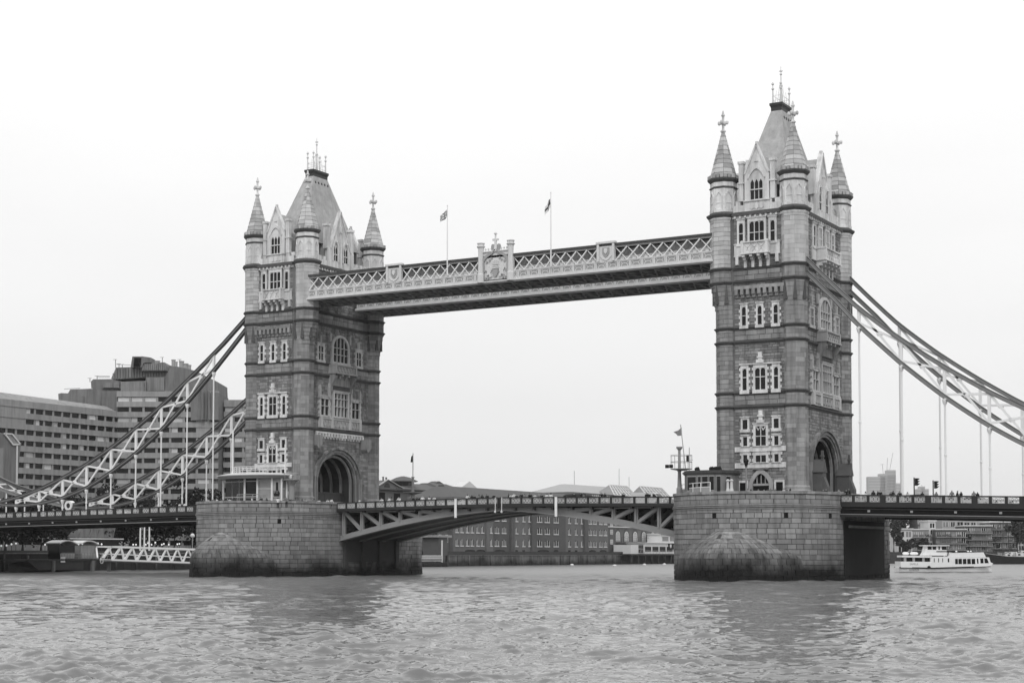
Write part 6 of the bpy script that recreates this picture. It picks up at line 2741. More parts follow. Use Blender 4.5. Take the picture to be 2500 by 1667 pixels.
for i, (u, v, dpt, h, r_) in enumerate(((2182, 1355, 620, 13, 3), (2192, 1345, 700, 17, 4), (2205, 1330, 700, 21, 4), (2207, 1362, 618, 4.5, 3), (2240, 1362, 622, 5, 2.6), (2255, 1352, 640, 5, 2.6), (2484, 1350, 640, 14, 4), (2500, 1345, 640, 13, 4))):
    q = pd(u, 1351, dpt)
    tree('bank_tree', (q.x, q.y, 4.0), h, r_, ['dark tree against the granite pier on the far bank', 'taller tree just right of the granite pier on the far bank', 'tree with pointed top above the white framed flats', 'low round shrub before the white framed flats', 'low tree behind the boat stern', 'small tree behind the boat wheelhouse', 'leafy tree among the end flats of the far row', 'tree at the very edge of the far row'][i], 900, .62, 'leaf_mid', 'trees before the far apartment row')


def far_tower(label, u0, u1, v0, depth, blocks, cranes):
    T = thing('far_tower_block', pd((u0 + u1) / 2, 1340, depth), label, 'tower block', 'hazy far tower blocks')
    F = cam_face(depth)
    for (a, c, v) in blocks:
        x0, x1 = fu(F, pd(a, 1300, depth)), fu(F, pd(c, 1300, depth))
        z = pd(a, v, depth).z
        b = MB()
        b.fbox(F, x0, x1, -30, 0, 2, z)
        w_ = b.build('block', M['far_concrete'], T)
        fl = 5.0
        n = int((z - 60) / (fl * 1.6))
        for i in range(n):
            b = MB()
            zz = z - fl * 1.6 * (i + 1)
            b.fbox(F, x0 + 1, x1 - 1, 0, .5, zz, zz + fl * .8)
            b.build('window_band', M['far_dark'], w_)
    for (ua, va, ub, vb, wd) in cranes:
        p, q = pd(ua, va, depth), pd(ub, vb, depth)
        b = MB()
        b.bar(p, q, wd, wd)
        b.build('crane', M['far_concrete'], T)


far_tower('hazy tower block under construction with cranes beyond the traffic signals', 2122, 2200, 1163, 4500,
          [(2122, 2164, 1163), (2164, 2188, 1160), (2168, 2189, 1147), (2186, 2200, 1179), (2150, 2168, 1156)],
          [(2164, 1165, 2167, 1117, 1.2), (2172, 1148, 2180, 1105, 1.2), (2157, 1163, 2154, 1132, 1.2), (2149, 1134, 2158, 1133, 1.0)])
far_tower('small hazy tower block between the two traffic signals', 2241, 2269, 1187, 4700, [(2241, 2269, 1193), (2248, 2260, 1187)], [(2252, 1190, 2250, 1183, 1.0)])
mat('flag_dark', 0.04, var=.1)
# ------------------------------------------------------------------ glass kiosk on the farther pier
def glass_kiosk():
    Y = -17.0
    f = lambda u, v: px(u, v, Y=Y)
    cx, cy = f(624, 1180).x, Y
    T = thing('glass_kiosk', (cx, cy, 10.5), 'round roofed glass kiosk standing on the granite pier before the farther tower', 'kiosk')
    hx, hy = 6.0, 3.9
    zr = f(624, 1162).z
    b = MB()
    b.lathe(cx, cy, [(6.75, zr - .12), (6.95, zr), (6.95, zr + .1), (5.0, zr + .38), (1.0, zr + .45)], 36, sy=.62)
    roof = b.build('roof', M['render_white'], T)
    b = MB()
    b.lathe(cx, cy, [(6.3, zr - .5), (6.6, zr - .13)], 36, sy=.62)
    b.build('soffit', M['steel_mid'], T)
    # terrace rail on the roof
    b = MB()
    for z in (zr + .55, zr + .85, zr + 1.15, zr + 1.45):
        pts = [(cx - 1.0 + 3.1 * math.cos(t), cy + 1.9 * math.sin(t), z) for t in np.linspace(math.pi * .55, math.pi * 2.2, 22)]
        b.tube(pts, .045, 4)
    for t in np.linspace(math.pi * .55, math.pi * 2.2, 22):
        b.bar((cx - 1.0 + 3.1 * math.cos(t), cy + 1.9 * math.sin(t), zr + .3), (cx - 1.0 + 3.1 * math.cos(t), cy + 1.9 * math.sin(t), zr + 1.45), .07, .07)
    b.build('roof_rail', M['render_white'], roof)
    for dx, w_ in ((-1.6, .35), (.6, .7)):
        b = MB()
        b.box(cx + dx - w_, cx + dx + w_, cy - 1.2, cy - .8, zr + .4, zr + .95)
        b.build('floodlight', M['cloth_black'], roof)
    # columns and glazing round the front half
    us = [541, 598, 628, 663, 686, 703]
    ang = []
    for k, u in enumerate(us):
        # on the ellipse hx,hy front half at this picture position
        best = min(np.linspace(math.pi * 1.0, math.pi * 2.0, 400), key=lambda t: abs((px(u, 1200, Y=cy + hy * .62 * math.sin(t)).x) - (cx + hx * math.cos(t))))
        ang.append(best)
    ang = [math.pi * 1.0] + ang + [math.pi * 2.0]
    E_ = lambda t, r=1.0: (cx + hx * r * math.cos(t), cy + hy * .62 * r * math.sin(t))
    for i, t in enumerate(ang[1:-1]):
        x, y = E_(t, 1.02)
        b = MB()
        b.lathe(x, y, [(.17, 10.5), (.17, zr - .2)], 8)
        b.build('column', M['white_paint'], T)
    for i in range(len(ang) - 1):
        t0, t1 = ang[i], ang[i + 1]
        (xa, ya), (xb, yb) = E_(t0, .96), E_(t1, .96)
        solid = i >= 3
        b = MB()
        b.add([(xa, ya, 10.5), (xb, yb, 10.5), (xb, yb, zr - .3), (xa, ya, zr - .3)], [(0, 1, 2, 3)])
        pn = b.build('glazing', M['glass_dark'] if not solid else M['glass_clear'], T)
        for z in ((12.4, zr - .9) if i < 3 else (12.0, 13.6, zr - .7)):
            b = MB()
            b.bar((xa, ya, z), (xb, yb, z), .08, .1)
            b.build('transom', M['render_white'], pn)
        if i < 2:
            for s_ in (.35, .7):
                b = MB()
                x, y = xa + (xb - xa) * s_, ya + (yb - ya) * s_
                b.bar((x, y, 10.5), (x, y, zr - .4), .07, .09)
                b.build('mullion', M['render_grey'], pn)
    # back wall so that the inside stays dim
    b = MB()
    b.box(cx - 5.0, cx + 5.2, cy + 1.2, cy + 1.4, 10.5, zr - .3)
    b.build('back_wall', M['concrete_dark'], T)
    # poster
    t0, t1 = ang[4], ang[5]
    (xa, ya), (xb, yb) = E_(t0, .99), E_(t1, .99)
    d = Vector((xb - xa, yb - ya, 0)).normalized()
    n = Vector((d.y, -d.x, 0))
    F = Face(xa, ya, (d.x, d.y), (n.x, n.y))
    L = (Vector((xb, yb, 0)) - Vector((xa, ya, 0))).length
    b = MB()
    b.fbox(F, .12, L - .12, 0, .05, 12.2, zr - .8)
    po = b.build('poster', M['render_grey'], T)
    b = MB()
    b.fpoly(F, [(L * .5, zr - 1.1), (L * .72, zr - 1.1), (L * .75, 13.4), (L * .9, 12.9), (L * .85, 12.4), (L * .3, 12.4), (L * .25, 12.8), (L * .48, 13.3)], .05, .08)
    b.build('printed_figure', M['cloth_black'], po)
    text_obj('See', .95, F, L * .28, .09, 13.15, 'cloth_grey', po)
    # lamp gallery at the right hand end
    q = f(712, 1172)
    b = MB()
    b.lathe(q.x, q.y, [(.5, q.z - 3.0), (.45, q.z - .8), (.9, q.z - .1), (1.3, q.z), (1.3, q.z + .12)], 10)
    gal = b.build('lamp_gallery', M['steel_mid'], T)
    b = MB()
    for t in np.linspace(0, 6.28, 11):
        b.bar((q.x + 1.25 * math.cos(t), q.y + 1.25 * math.sin(t), q.z), (q.x + 1.25 * math.cos(t), q.y + 1.25 * math.sin(t), q.z + 1.1), .05, .05)
    b.tube([(q.x + 1.25 * math.cos(t), q.y + 1.25 * math.sin(t), q.z + 1.1) for t in np.linspace(0, 6.28, 13)], .04, 4)
    b.build('gallery_rail', M['render_grey'], gal)
    b = MB()
    b.lathe(q.x - .2, q.y, [(.12, q.z + .2), (.25, q.z + .35), (.25, q.z + .75), (.1, q.z + .9)], 8)
    b.build('lamp', M['render_white'], gal)
    b = MB()
    p0 = f(696, 1172)
    b.bar((p0.x, p0.y, p0.z), (p0.x, p0.y, p0.z + 5.6), .16, .16)
    b.build('pole', M['white_paint'], gal)
    b = MB()
    p0 = f(568, 1152)
    b.lathe(p0.x, p0.y, [(.25, p0.z - .4), (.12, p0.z + .1), (.12, p0.z + 6.5)], 8)
    b.build('pole', M['white_paint'], T)
    # glass balustrade in front
    R_ = thing('glass_balustrade', (cx, -20.5, 10.5), 'glass balustrade along the pier edge before the round roofed kiosk', 'balustrade')
    us = [579, 598, 617, 640, 662, 684, 704, 724]
    pts = []
    for u in us:
        y = -20.6 + .0042 * (u - 600) ** 2 / 6 if u > 600 else -20.6
        y = min(y, -14)
        pts.append(px(u, 1210, Y=y))
    for i, q in enumerate(pts):
        b = MB()
        b.bar((q.x, q.y, 10.5), (q.x, q.y, 12.7), .07, .07)
        b.build('post', M['render_grey'], R_)
    for i in range(len(pts) - 1):
        q, r_ = pts[i], pts[i + 1]
        b = MB()
        b.bar((q.x, q.y, 12.7), (r_.x, r_.y, 12.7), .06, .08)
        b.bar((q.x, q.y, 12.1), (r_.x, r_.y, 12.1), .04, .05)
        b.build('rail', M['render_grey'], R_)


glass_kiosk()


# ------------------------------------------------------------------ control cabin and masts on the nearer pier
def control_cabin():
    Y = -17.0
    f = lambda u, v: px(u, v, Y=Y)
    x0, x1 = f(1670, 1180).x, f(1782, 1180).x
    zt = f(1725, 1152).z
    T = thing('control_cabin', ((x0 + x1) / 2, Y, 10.5), 'dark roofed control cabin with wide windows on the nearer granite pier', 'cabin')
    w_ = x1 - x0
    plan = [(x0, Y + .2), (x0 + .9, Y - 1.1), (x1 - 2.6, Y - 1.4), (x1 - .9, Y - .9), (x1, Y + .8), (x1, Y + 3.2), (x0, Y + 3.2)]
    b = MB()
    b.prism(plan, 10.5, zt - .35)
    b.build('wall', M['concrete_rib'], T)
    c = ((x0 + x1) / 2, Y + .8)
    b = MB()
    g = lambda s: [(c[0] + (x - c[0]) * s, c[1] + (y - c[1]) * s) for x, y in plan]
    b.prism(g(1.05), zt - .35, zt - .2)
    b.prism(g(1.09), zt - .2, zt + .02)
    b.prism(g(1.03), zt + .02, zt + .2)
    rf = b.build('roof', M['steel_chord'], T)
    segs = list(zip(plan, plan[1:]))
    def pane(i, a, c_, z0, z1, nm='window'):
        (xa, ya), (xb, yb) = segs[i]
        d = Vector((xb - xa, yb - ya, 0))
        L = d.length
        d.normalize()
        F = Face(xa, ya, (d.x, d.y), (d.y, -d.x))
        b = MB()
        b.fbox(F, L * a, L * c_, .01, .05, z0, z1)
        o = b.build(nm, M['glass_dark'], T)
        b = MB()
        b.fbox(F, L * a - .08, L * c_ + .08, .0, .03, z1, z1 + .1)
        b.fbox(F, L * a - .08, L * c_ + .08, .0, .08, z0 - .1, z0)
        b.build('window_frame', M['render_grey'], o)
    zw = zt - .65
    pane(1, .05, .42, 12.0, zw)
    pane(1, .55, .66, 12.0, zw)
    pane(1, .75, .99, 11.0, zw, 'door')
    pane(2, .15, .45, 12.0, zw)
    pane(2, .7, .95, 11.0, zw)
    pane(3, .5, .8, 12.2, zw)
    b = MB()
    b.prism(g(1.02), 11.0, 11.9)
    b.build('dado', M['concrete'], T)
    for u in (1703, 1738, 1748, 1756):
        q = f(u, 1143)
        b = MB()
        b.hexa([(q.x - .3, q.y - .2, zt + .2), (q.x + .3, q.y - .2, zt + .2), (q.x + .3, q.y + .3, zt + .2), (q.x - .3, q.y + .3, zt + .2), (q.x - .3, q.y - .35, zt + .5), (q.x + .15, q.y - .35, zt + .6), (q.x + .15, q.y + .1, zt + .75), (q.x - .3, q.y + .1, zt + .7)])
        b.build('floodlight', M['cloth_black'], rf)
    b = MB()
    q = f(1683, 1140)
    b.bar((q.x, q.y, zt), (q.x, q.y, zt + 3.4), .07, .07)
    b.bar((q.x - .1, q.y, zt + 1.7), (q.x + .5, q.y, zt + 1.7), .06, .06)
    b.build('aerial', M['steel_mid'], rf)
    # signal mast with gallery and flag
    q = px(1659, 1190, Y=-15.5)
    S = thing('signal_mast', (q.x, q.y, 10.5), 'signal mast with railed gallery and flagstaff beside the control cabin', 'mast', 'signal masts of the piers')
    b = MB()
    b.lathe(q.x, q.y, [(.42, 10.5), (.42, 12.4), (.3, 12.6), (.23, 14.4), (.23, 14.7), (.5, 15.0), (.2, 15.1), (.18, 17.6), (.42, 17.9), (.42, 18.1)], 10)
    b.build('post', M['steel_mid'], S)
    b = MB()
    b.lathe(q.x + .3, q.y, [(.3, 14.8), (1.5, 15.0), (1.5, 15.08)], 16)
    gl = b.build('gallery', M['steel_mid'], S)
    b = MB()
    for t in np.linspace(0, 6.28, 15):
        b.bar((q.x + .3 + 1.45 * math.cos(t), q.y + 1.45 * math.sin(t), 15.1), (q.x + .3 + 1.45 * math.cos(t), q.y + 1.45 * math.sin(t), 16.9), .03, .03)
    for z in (16.0, 16.9):
        b.tube([(q.x + .3 + 1.45 * math.cos(t), q.y + 1.45 * math.sin(t), z) for t in np.linspace(0, 6.28, 20)], .035, 4)
    b.build('gallery_rail', M['render_grey'], gl)
    b = MB()
    for dx in (-1.2, -.6):
        b.box(q.x + dx - .2, q.x + dx + .2, q.y - 1.6, q.y - 1.2, 15.15, 15.6)
    b.box(q.x + 1.5, q.x + 1.8, q.y - 1.1, q.y - .9, 16.0, 16.8)
    b.build('signal_lamp', M['cloth_black'], gl)
    zt2 = px(1661, 1036, Y=-15.5).z
    b = MB()
    b.bar((q.x + .9, q.y, 15.1), (q.x + .2, q.y, zt2), .09, .09)
    b.build('flagstaff', M['render_grey'], S)
    b = MB()
    xs = q.x + .35
    b.add([(xs, q.y, zt2 - .4), (xs + .05, q.y, zt2 - 1.5), (xs - .5, q.y - .2, zt2 - 1.55), (xs - .9, q.y + .1, zt2 - 1.2), (xs - 1.2, q.y - .1, zt2 - 1.0), (xs - .6, q.y + .15, zt2 - .8),
           (xs, q.y + .03, zt2 - .4), (xs + .05, q.y + .03, zt2 - 1.5), (xs - .5, q.y - .17, zt2 - 1.55), (xs - .9, q.y + .13, zt2 - 1.2), (xs - 1.2, q.y - .07, zt2 - 1.0), (xs - .6, q.y + .18, zt2 - .8)],
          [(0, 1, 2, 5), (2, 3, 4, 5), (6, 11, 8, 7), (8, 11, 10, 9)])
    b.build('flag', M['cloth_grey'], S)
    # balustrade
    B = thing('glass_balustrade', px(1690, 1204, Y=-20), 'pale glass balustrade along the pier edge before the control cabin', 'balustrade')
    pts = [px(u, 1200, Y=y) for u, y in ((1655, -13.5), (1665, -15.5), (1678, -17.6), (1692, -19.2), (1711, -20.4), (1734, -21.1))]
    for i, q in enumerate(pts):
        b = MB()
        b.bar((q.x, q.y, 10.5), (q.x, q.y, 12.9), .08, .08)
        b.build('post', M['white_paint'], B)
        if i + 1 < len(pts):
            r_ = pts[i + 1]
            b = MB()
            for z in (12.9, 12.3):
                b.bar((q.x, q.y, z), (r_.x, r_.y, z), .06, .08)
            b.build('rail', M['white_paint'], B)
            b = MB()
            b.bar((q.x, q.y, 11.5), (r_.x, r_.y, 11.5), .03, 1.5)
            b.build('glass_panel', M['glass_clear'], B)
    # two pale bollard lamps
    for k, u in enumerate((1777, 1786)):
        q = px(u, 1190, Y=-17.5)
        b = MB()
        b.lathe(q.x, q.y, [(.3, 10.5), (.3, 11.8), (.2, 12.2), (.17, 13.1), (.26, 13.15), (.26, 13.3), (.1, 13.4)], 10)
        tag(b.build('bollard_lamp', M['render_white']), ['pale bollard lamp beside the control cabin, nearer the cabin', 'pale bollard lamp beside the control cabin, nearer the tower door'][k], 'lamp', 'bollard lamps on the pier')
    # lantern before the tower door
    q = px(1822, 1190, Y=-15)
    Lm = thing('street_lantern', (q.x, q.y, 10.5), 'dark lantern on an ornate post before the nearer tower doorway', 'street lamp')
    zl_ = px(1822, 1138, Y=-15).z
    b = MB()
    b.lathe(q.x, q.y, [(.3, 10.5), (.25, 11.6), (.12, 12.0), (.09, zl_ - .2), (.2, zl_)], 8)
    b.bar((q.x - .5, q.y, zl_ - 1.7), (q.x + .5, q.y, zl_ - 1.7), .12, .2)
    b.build('post', M['steel_mid'], Lm)
    b = MB()
    b.lathe(q.x, q.y, [(.16, zl_), (.34, zl_ + .7), (.4, zl_ + .75), (.1, zl_ + 1.1), (.03, zl_ + 1.4)], 8)
    b.build('lantern', M['cloth_black'], Lm)


control_cabin()

# far signal mast of the farther pier
q = px(1008, 1200, X=-32)
S = thing('signal_mast', (q.x, q.y, 10.5), 'signal mast with small dark flag beyond the farther tower', 'mast', 'signal masts of the piers')
b = MB()
b.lathe(q.x, q.y, [(.45, 10.5), (.3, 13.6), (.6, 14.1), (.25, 14.2), (.2, 16.5), (.35, 16.7)], 8)
b.build('post', M['concrete'], S)
b = MB()
b.lathe(q.x, q.y, [(.5, 13.7), (1.7, 14.0), (1.7, 14.12)], 12)
b.build('gallery', M['steel_mid'], S)
zt2 = px(1008, 1106, X=-32).z
b = MB()
b.bar((q.x, q.y, 14), (q.x, q.y, zt2), .1, .1)
b.build('flagstaff', M['render_grey'], S)
b = MB()
b.add([(q.x, q.y, zt2 - .3), (q.x, q.y, zt2 - 1.5), (q.x - .3, q.y - .3, zt2 - 1.6), (q.x - .25, q.y - .2, zt2 - .6), (q.x + .02, q.y + .03, zt2 - .3), (q.x + .02, q.y + .03, zt2 - 1.5), (q.x - .28, q.y - .27, zt2 - 1.6), (q.x - .23, q.y - .17, zt2 - .6)], [(0, 1, 2, 3), (4, 7, 6, 5)])
b.build('flag', M['cloth_black'], S)

# ------------------------------------------------------------------ flags on the walkway
def flag(u, v0, v1, fa, pattern, label):
    Y = -11.0
    p0, p1 = px(u, v0, Y=Y), px(u, v1, Y=Y)
    T = thing('flagpole', (p1.x, Y, p1.z), label, 'flagpole', 'flagpoles on the nearer walkway')
    b = MB()
    b.lathe(p1.x, Y, [(.11, p1.z), (.09, p1.z + (p0.z - p1.z) * .35), (.06, p0.z - .1), (.1, p0.z), (.03, p0.z + .12)], 8)
    b.build('pole', M['white_paint'], T)
    b = MB()
    nu, nv = 26, 14
    L, H = fa['L'], fa['H']
    z0 = p0.z - fa['drop']
    grid = []
    for i in range(nu + 1):
        for j in range(nv + 1):
            s_, t = i / nu, j / nv
            x = p0.x - fa['dx'](s_, t)
            y = Y - .25 * math.sin(s_ * 7 + t * 1.5) * s_ - .1 * s_
            z = z0 - t * H - fa['dz'](s_, t)
            grid.append((x, y, z))
    n0 = len(b.v)
    b.v += grid
    for i in range(nu):
        for j in range(nv):
            a = n0 + i * (nv + 1) + j
            b.f.append((a, a + 1, a + nv + 2, a + nv + 1))
            b.m.append(pattern((i + .5) / nu, (j + .5) / nv))
    o = b.build('flag', [M['cloth_white'], M['flag_dark'], M['cloth_grey']], T)




def jack(s_, t):
    dx, dy = abs(s_ - .5), abs(t - .5)
    if dx < .06 or dy < .1:
        return 2
    if dx < .1 or dy < .17:
        return 0
    if abs(dy / .5 - dx / .5) < .18:
        return 0
    return 1


def cross(s_, t):
    if abs(s_ - .5) < .09 or abs(t - .5) < .12:
        return 1
    if s_ < .42 and t < .36 and .12 < s_ < .3:
        return 1
    return 0


flag(1092, 502, 672, dict(L=1.5, H=1.15, drop=.5, dx=lambda s_, t: 1.05 * s_, dz=lambda s_, t: .95 * s_ + .1 * math.sin(s_ * 6)), jack, 'white flagpole with dark crossed flag, the one nearer the farther tower')
flag(1345, 470, 650, dict(L=1.5, H=1.3, drop=.9, dx=lambda s_, t: .85 * s_ ** .8, dz=lambda s_, t: 1.2 * s_ ** 1.3), cross, 'white flagpole with pale crossed flag, the one nearer the nearer tower')

# ------------------------------------------------------------------ traffic signals on the right side span
for k, (u, v0, hu, hv0, hv1) in enumerate(((2231.5, 1165, 2238, 1167, 1185), (2278, 1172, 2285, 1174, 1192))):
    Y = -2.0 if k == 0 else 1.0
    p = px(u, v0, Y=Y)
    zf = rail_side(p.x) - 1.1
    T = thing('traffic_signal', (p.x, Y, zf), ['black traffic signal on a thin post, nearer the tower', 'black traffic signal on a thin post, farther from the tower'][k], 'traffic light', 'traffic signals on the side span')
    b = MB()
    b.bar((p.x, Y, zf), (p.x, Y, p.z), .13, .13)
    b.build('post', M['steel_dark'], T)
    h0, h1 = px(hu, hv0, Y=Y), px(hu, hv1, Y=Y)
    xm = h0.x - .05
    b = MB()
    b.box(xm - .16, xm + .12, Y - .2, Y + .2, h1.z, h0.z)
    hd = b.build('signal_head', M['cloth_black'], T)
    for i in range(3):
        z = h0.z - (h0.z - h1.z) * (i + .5) / 3
        b = MB()
        b.hexa([(xm + .12, Y - .15, z - .13), (xm + .15, Y - .15, z - .13), (xm + .15, Y + .15, z - .13), (xm + .12, Y + .15, z - .13), (xm + .12, Y - .15, z + .17), (xm + .46, Y - .15, z + .13), (xm + .46, Y + .15, z + .13), (xm + .12, Y + .15, z + .17)])
        b.build('visor', M['cloth_black'], hd)

# ------------------------------------------------------------------ vehicles
def vehicle(name, kind, loc, rz, body, label, cat='car', group='vehicles crossing the bridge'):
    T = bpy.data.objects.new(name, None)
    COL.objects.link(T)
    WORG[T.name] = Vector((0, 0, 0))
    tag(T, label, cat, group)
    F = Face(0, 0, (1, 0), (0, -1))
    if kind == 'car':
        prof = [(-2.1, .3), (2.1, .3), (2.15, .75), (1.25, .92), (.55, 1.42), (-1.3, 1.45), (-2.0, .95), (-2.15, .7)]
        wins = [[(.5, .95), (1.05, .95), (.5, 1.34)], [(-.35, .95), (.42, .95), (.42, 1.36), (-.35, 1.37)], [(-1.65, .97), (-.45, .95), (-.45, 1.37), (-1.25, 1.37)]]
        ws = ([(1.22, .95), (.57, 1.4)], [(-1.98, 1.0), (-1.34, 1.42)])
        W2, H = .85, 1.45
    elif kind == 'van':
        prof = [(-2.6, .3), (2.55, .3), (2.6, .95), (2.15, 1.25), (1.45, 2.15), (1.0, 2.35), (-2.55, 2.4), (-2.65, 1.0)]
        wins = [[(1.1, 1.3), (2.0, 1.3), (1.45, 2.0), (1.1, 2.1)], [(-.2, 1.4), (.8, 1.4), (.8, 2.0), (-.2, 2.0)]]
        ws = ([(2.17, 1.3), (1.5, 2.12)], [(-2.66, 1.4), (-2.6, 2.1)])
        W2, H = 1.0, 2.4
    else:
        prof = [(-4.0, .5), (3.6, .5), (3.65, 2.6), (2.3, 2.7), (2.3, 2.9), (-4.0, 2.9)]
        wins = [[(2.5, 1.5), (3.4, 1.5), (3.4, 2.3), (2.5, 2.3)]]
        ws = ([(3.66, 1.4), (3.66, 2.4)], [(-4.01, .8), (-4.01, 1.0)])
        W2, H = 1.15, 2.9
    b = MB()
    b.fpoly(F, prof, -W2, W2)
    b.build('body', M[body], T)
    for w_ in wins:
        for s_ in (-1, 1):
            b = MB()
            b.fpoly(F, w_, s_ * (W2 + .0) if s_ < 0 else W2, s_ * (W2 + .015))
            b.build('side_window', M['glass_dark'], T)
    for k, ((xa, za), (xb, zb)) in enumerate(ws):
        b = MB()
        o_ = .02 if k == 0 else -.02
        b.add([(xa + o_, -W2 * .9, za), (xa + o_, W2 * .9, za), (xb + o_, W2 * .85, zb + .02), (xb + o_, -W2 * .85, zb + .02)], [(0, 1, 2, 3)])
        b.build('windscreen' if k == 0 else 'rear_window', M['glass_dark'], T)
    xw = (prof[0][0] + .75, prof[1][0] - .8)
    for x in xw:
        for s_ in (-1, 1):
            G = Face(x, 0, (1, 0), (0, -1))
            c_ = [(math.cos(t), math.sin(t)) for t in np.linspace(0, 2 * math.pi, 15)]
            b = MB()
            b.fpoly(G, [(.32 * u, .32 + .32 * v) for u, v in c_[:-1]], s_ * (W2 - .18), s_ * (W2 + .02))
            wh = b.build('wheel', M['rubber'], T)
            b = MB()
            b.fpoly(G, [(.18 * u, .32 + .18 * v) for u, v in c_[:-1]], s_ * (W2 + .02), s_ * (W2 + .035))
            b.build('rim', M['render_grey'], wh)
    for s_ in (-1, 1):
        b = MB()
        x = prof[1][0]
        b.box(x, x + .06, s_ * W2 * .75 - .15, s_ * W2 * .75 + .15, .62, .8)
        b.build('headlight', M['lamp_glass'], T)
    T.location = loc
    T.rotation_euler = (0, 0, rz)
    if kind == 'van':
        T.scale = (.95, .95, .8)
    return T


def on_deck(u, Y, mid=True):
    x = px(u, 1210, Y=Y).x
    z = (rail_mid(x) - 1.15) if abs(x) < 29.6 else 10.52 if abs(x) < 52.5 else rail_side(x) - 1.15
    return (x, Y, z)


PI = math.pi
vehicle('estate_car', 'car', on_deck(1114, -3.2), PI, 'car_pale', 'pale estate car crossing the bascule nearest the farther tower')
vehicle('patrol_van', 'van', on_deck(1584, -3.4), 0, 'car_pale', 'white van with dark emblem driving towards the nearer tower', 'van')
vehicle('cargo_van', 'van', on_deck(1403, 2.5), PI, 'car_dark', 'dark boxy van in the middle of the bascules', 'van')
vehicle('dark_car', 'car', on_deck(1445, -3.0), 0, 'car_dark', 'dark car between the dark van and the white van')
vehicle('white_car', 'car', on_deck(291, -3.0), 0, 'car_pale', 'white car whose roof shows over the railing below the chains')
vehicle('white_car', 'car', on_deck(222, -3.0), 0, 'car_pale', 'white car roof showing over the railing beside the ringed chain pin')
vehicle('white_van', 'van', on_deck(2300, 4.5), 0, 'car_pale', 'pale van on the side span just past the second traffic signal', 'van').scale = (1, 1, .66)
vehicle('dark_car', 'car', on_deck(2226, -1.0), PI, 'car_dark', 'dark car by the foot of the first traffic signal')
vehicle('white_car', 'car', on_deck(2032, -4.0), PI, 'car_pale', 'white car coming out of the nearer tower archway')
vehicle('dark_car', 'car', on_deck(2385, 3.0), 0, 'car_pale', 'pale car on the side span farthest from the nearer tower')
q = on_deck(1584, -3.4)

# ------------------------------------------------------------------ people
def person_mesh(pose):
    J = {'pel': (0, 0, .95), 'bel': (0, .02, 1.12), 'che': (0, .02, 1.34), 'nec': (0, 0, 1.5), 'hea': (0, -.03, 1.60), 'top': (0, -.03, 1.72)}
    Rr = {'pel': .15, 'bel': .14, 'che': .165, 'nec': .065, 'hea': .105, 'top': .085}
    for s_, n in ((-1, 'l'), (1, 'r')):
        J.update({n + 'hip': (s_ * .1, 0, .9), n + 'kne': (s_ * .11, -.03, .5), n + 'ank': (s_ * .11, .02, .09), n + 'toe': (s_ * .12, -.14, .05),
                  n + 'sho': (s_ * .19, .01, 1.41), n + 'elb': (s_ * .26, .03, 1.14), n + 'wri': (s_ * .26, -.06, .9), n + 'han': (s_ * .26, -.09, .81)})
        Rr.update({n + 'hip': .11, n + 'kne': .07, n + 'ank': .05, n + 'toe': .045, n + 'sho': .085, n + 'elb': .052, n + 'wri': .038, n + 'han': .04})
        if pose == 'lean':
            J.update({n + 'elb': (s_ * .3, -.18, 1.2), n + 'wri': (s_ * .2, -.42, 1.14), n + 'han': (s_ * .12, -.48, 1.14)})
        if pose == 'walk':
            k = s_ * .22
            J.update({n + 'kne': (s_ * .1, -k * .7, .5), n + 'ank': (s_ * .1, -k, .1), n + 'toe': (s_ * .1, -k - .15, .06), n + 'elb': (s_ * .25, k * .6, 1.15), n + 'wri': (s_ * .24, k * .7 - .1, .95), n + 'han': (s_ * .24, k * .7 - .16, .88)})
    if pose == 'lean':
        for k in ('bel', 'che', 'nec', 'hea', 'top', 'lsho', 'rsho'):
            x, y, z = J[k]
            J[k] = (x, y - (z - .95) * .3, z - (z - .95) * .08)
    names = list(J)
    E_ = [('pel', 'bel'), ('bel', 'che'), ('che', 'nec'), ('nec', 'hea'), ('hea', 'top')]
    for n in 'lr':
        E_ += [('pel', n + 'hip'), (n + 'hip', n + 'kne'), (n + 'kne', n + 'ank'), (n + 'ank', n + 'toe'), ('che', n + 'sho'), (n + 'sho', n + 'elb'), (n + 'elb', n + 'wri'), (n + 'wri', n + 'han')]
    me = bpy.data.meshes.new('person_skeleton')
    me.from_pydata([J[n] for n in names], [(names.index(a), names.index(c)) for a, c in E_], [])
    o = bpy.data.objects.new('person_skeleton', me)
    COL.objects.link(o)
    sk_ = o.modifiers.new('skin', 'SKIN')
    for i, n in enumerate(names):
        me.skin_vertices[0].data[i].radius = (Rr[n], Rr[n] * (.75 if n in ('che', 'bel') else 1))
        me.skin_vertices[0].data[i].use_root = (n == 'pel')
    o.modifiers.new('sub', 'SUBSURF').levels = 1
    dg = bpy.context.evaluated_depsgraph_get()
    r_ = bpy.data.meshes.new_from_object(o.evaluated_get(dg))
    bpy.data.objects.remove(o)
    return r_


TOPS = {'white': 'cloth_white', 'grey': 'cloth_grey', 'dark': 'cloth_black'}
PMESH = {}
for pose in ('stand', 'lean', 'walk'):
    base = person_mesh(pose)
    for c, mname in TOPS.items():
        me = base.copy()
        me.name = 'person'
        me.materials.clear()
        for m_ in ('hair', 'skin', mname, 'cloth_black' if c != 'dark' else 'cloth_grey'):
            me.materials.append(M[m_])
        for p in me.polygons:
            z, y = p.center.z, p.center.y
            zz = z
            hd = 1.52 if pose != 'lean' else 1.46
            p.material_index = 3 if z < .92 else 2 if z < hd - .06 else (0 if (z > hd + .13 or p.center.y > (-.02 if pose != 'lean' else -.2)) else 1)
            p.use_smooth = True
        PMESH[pose, c] = me

counts = {}


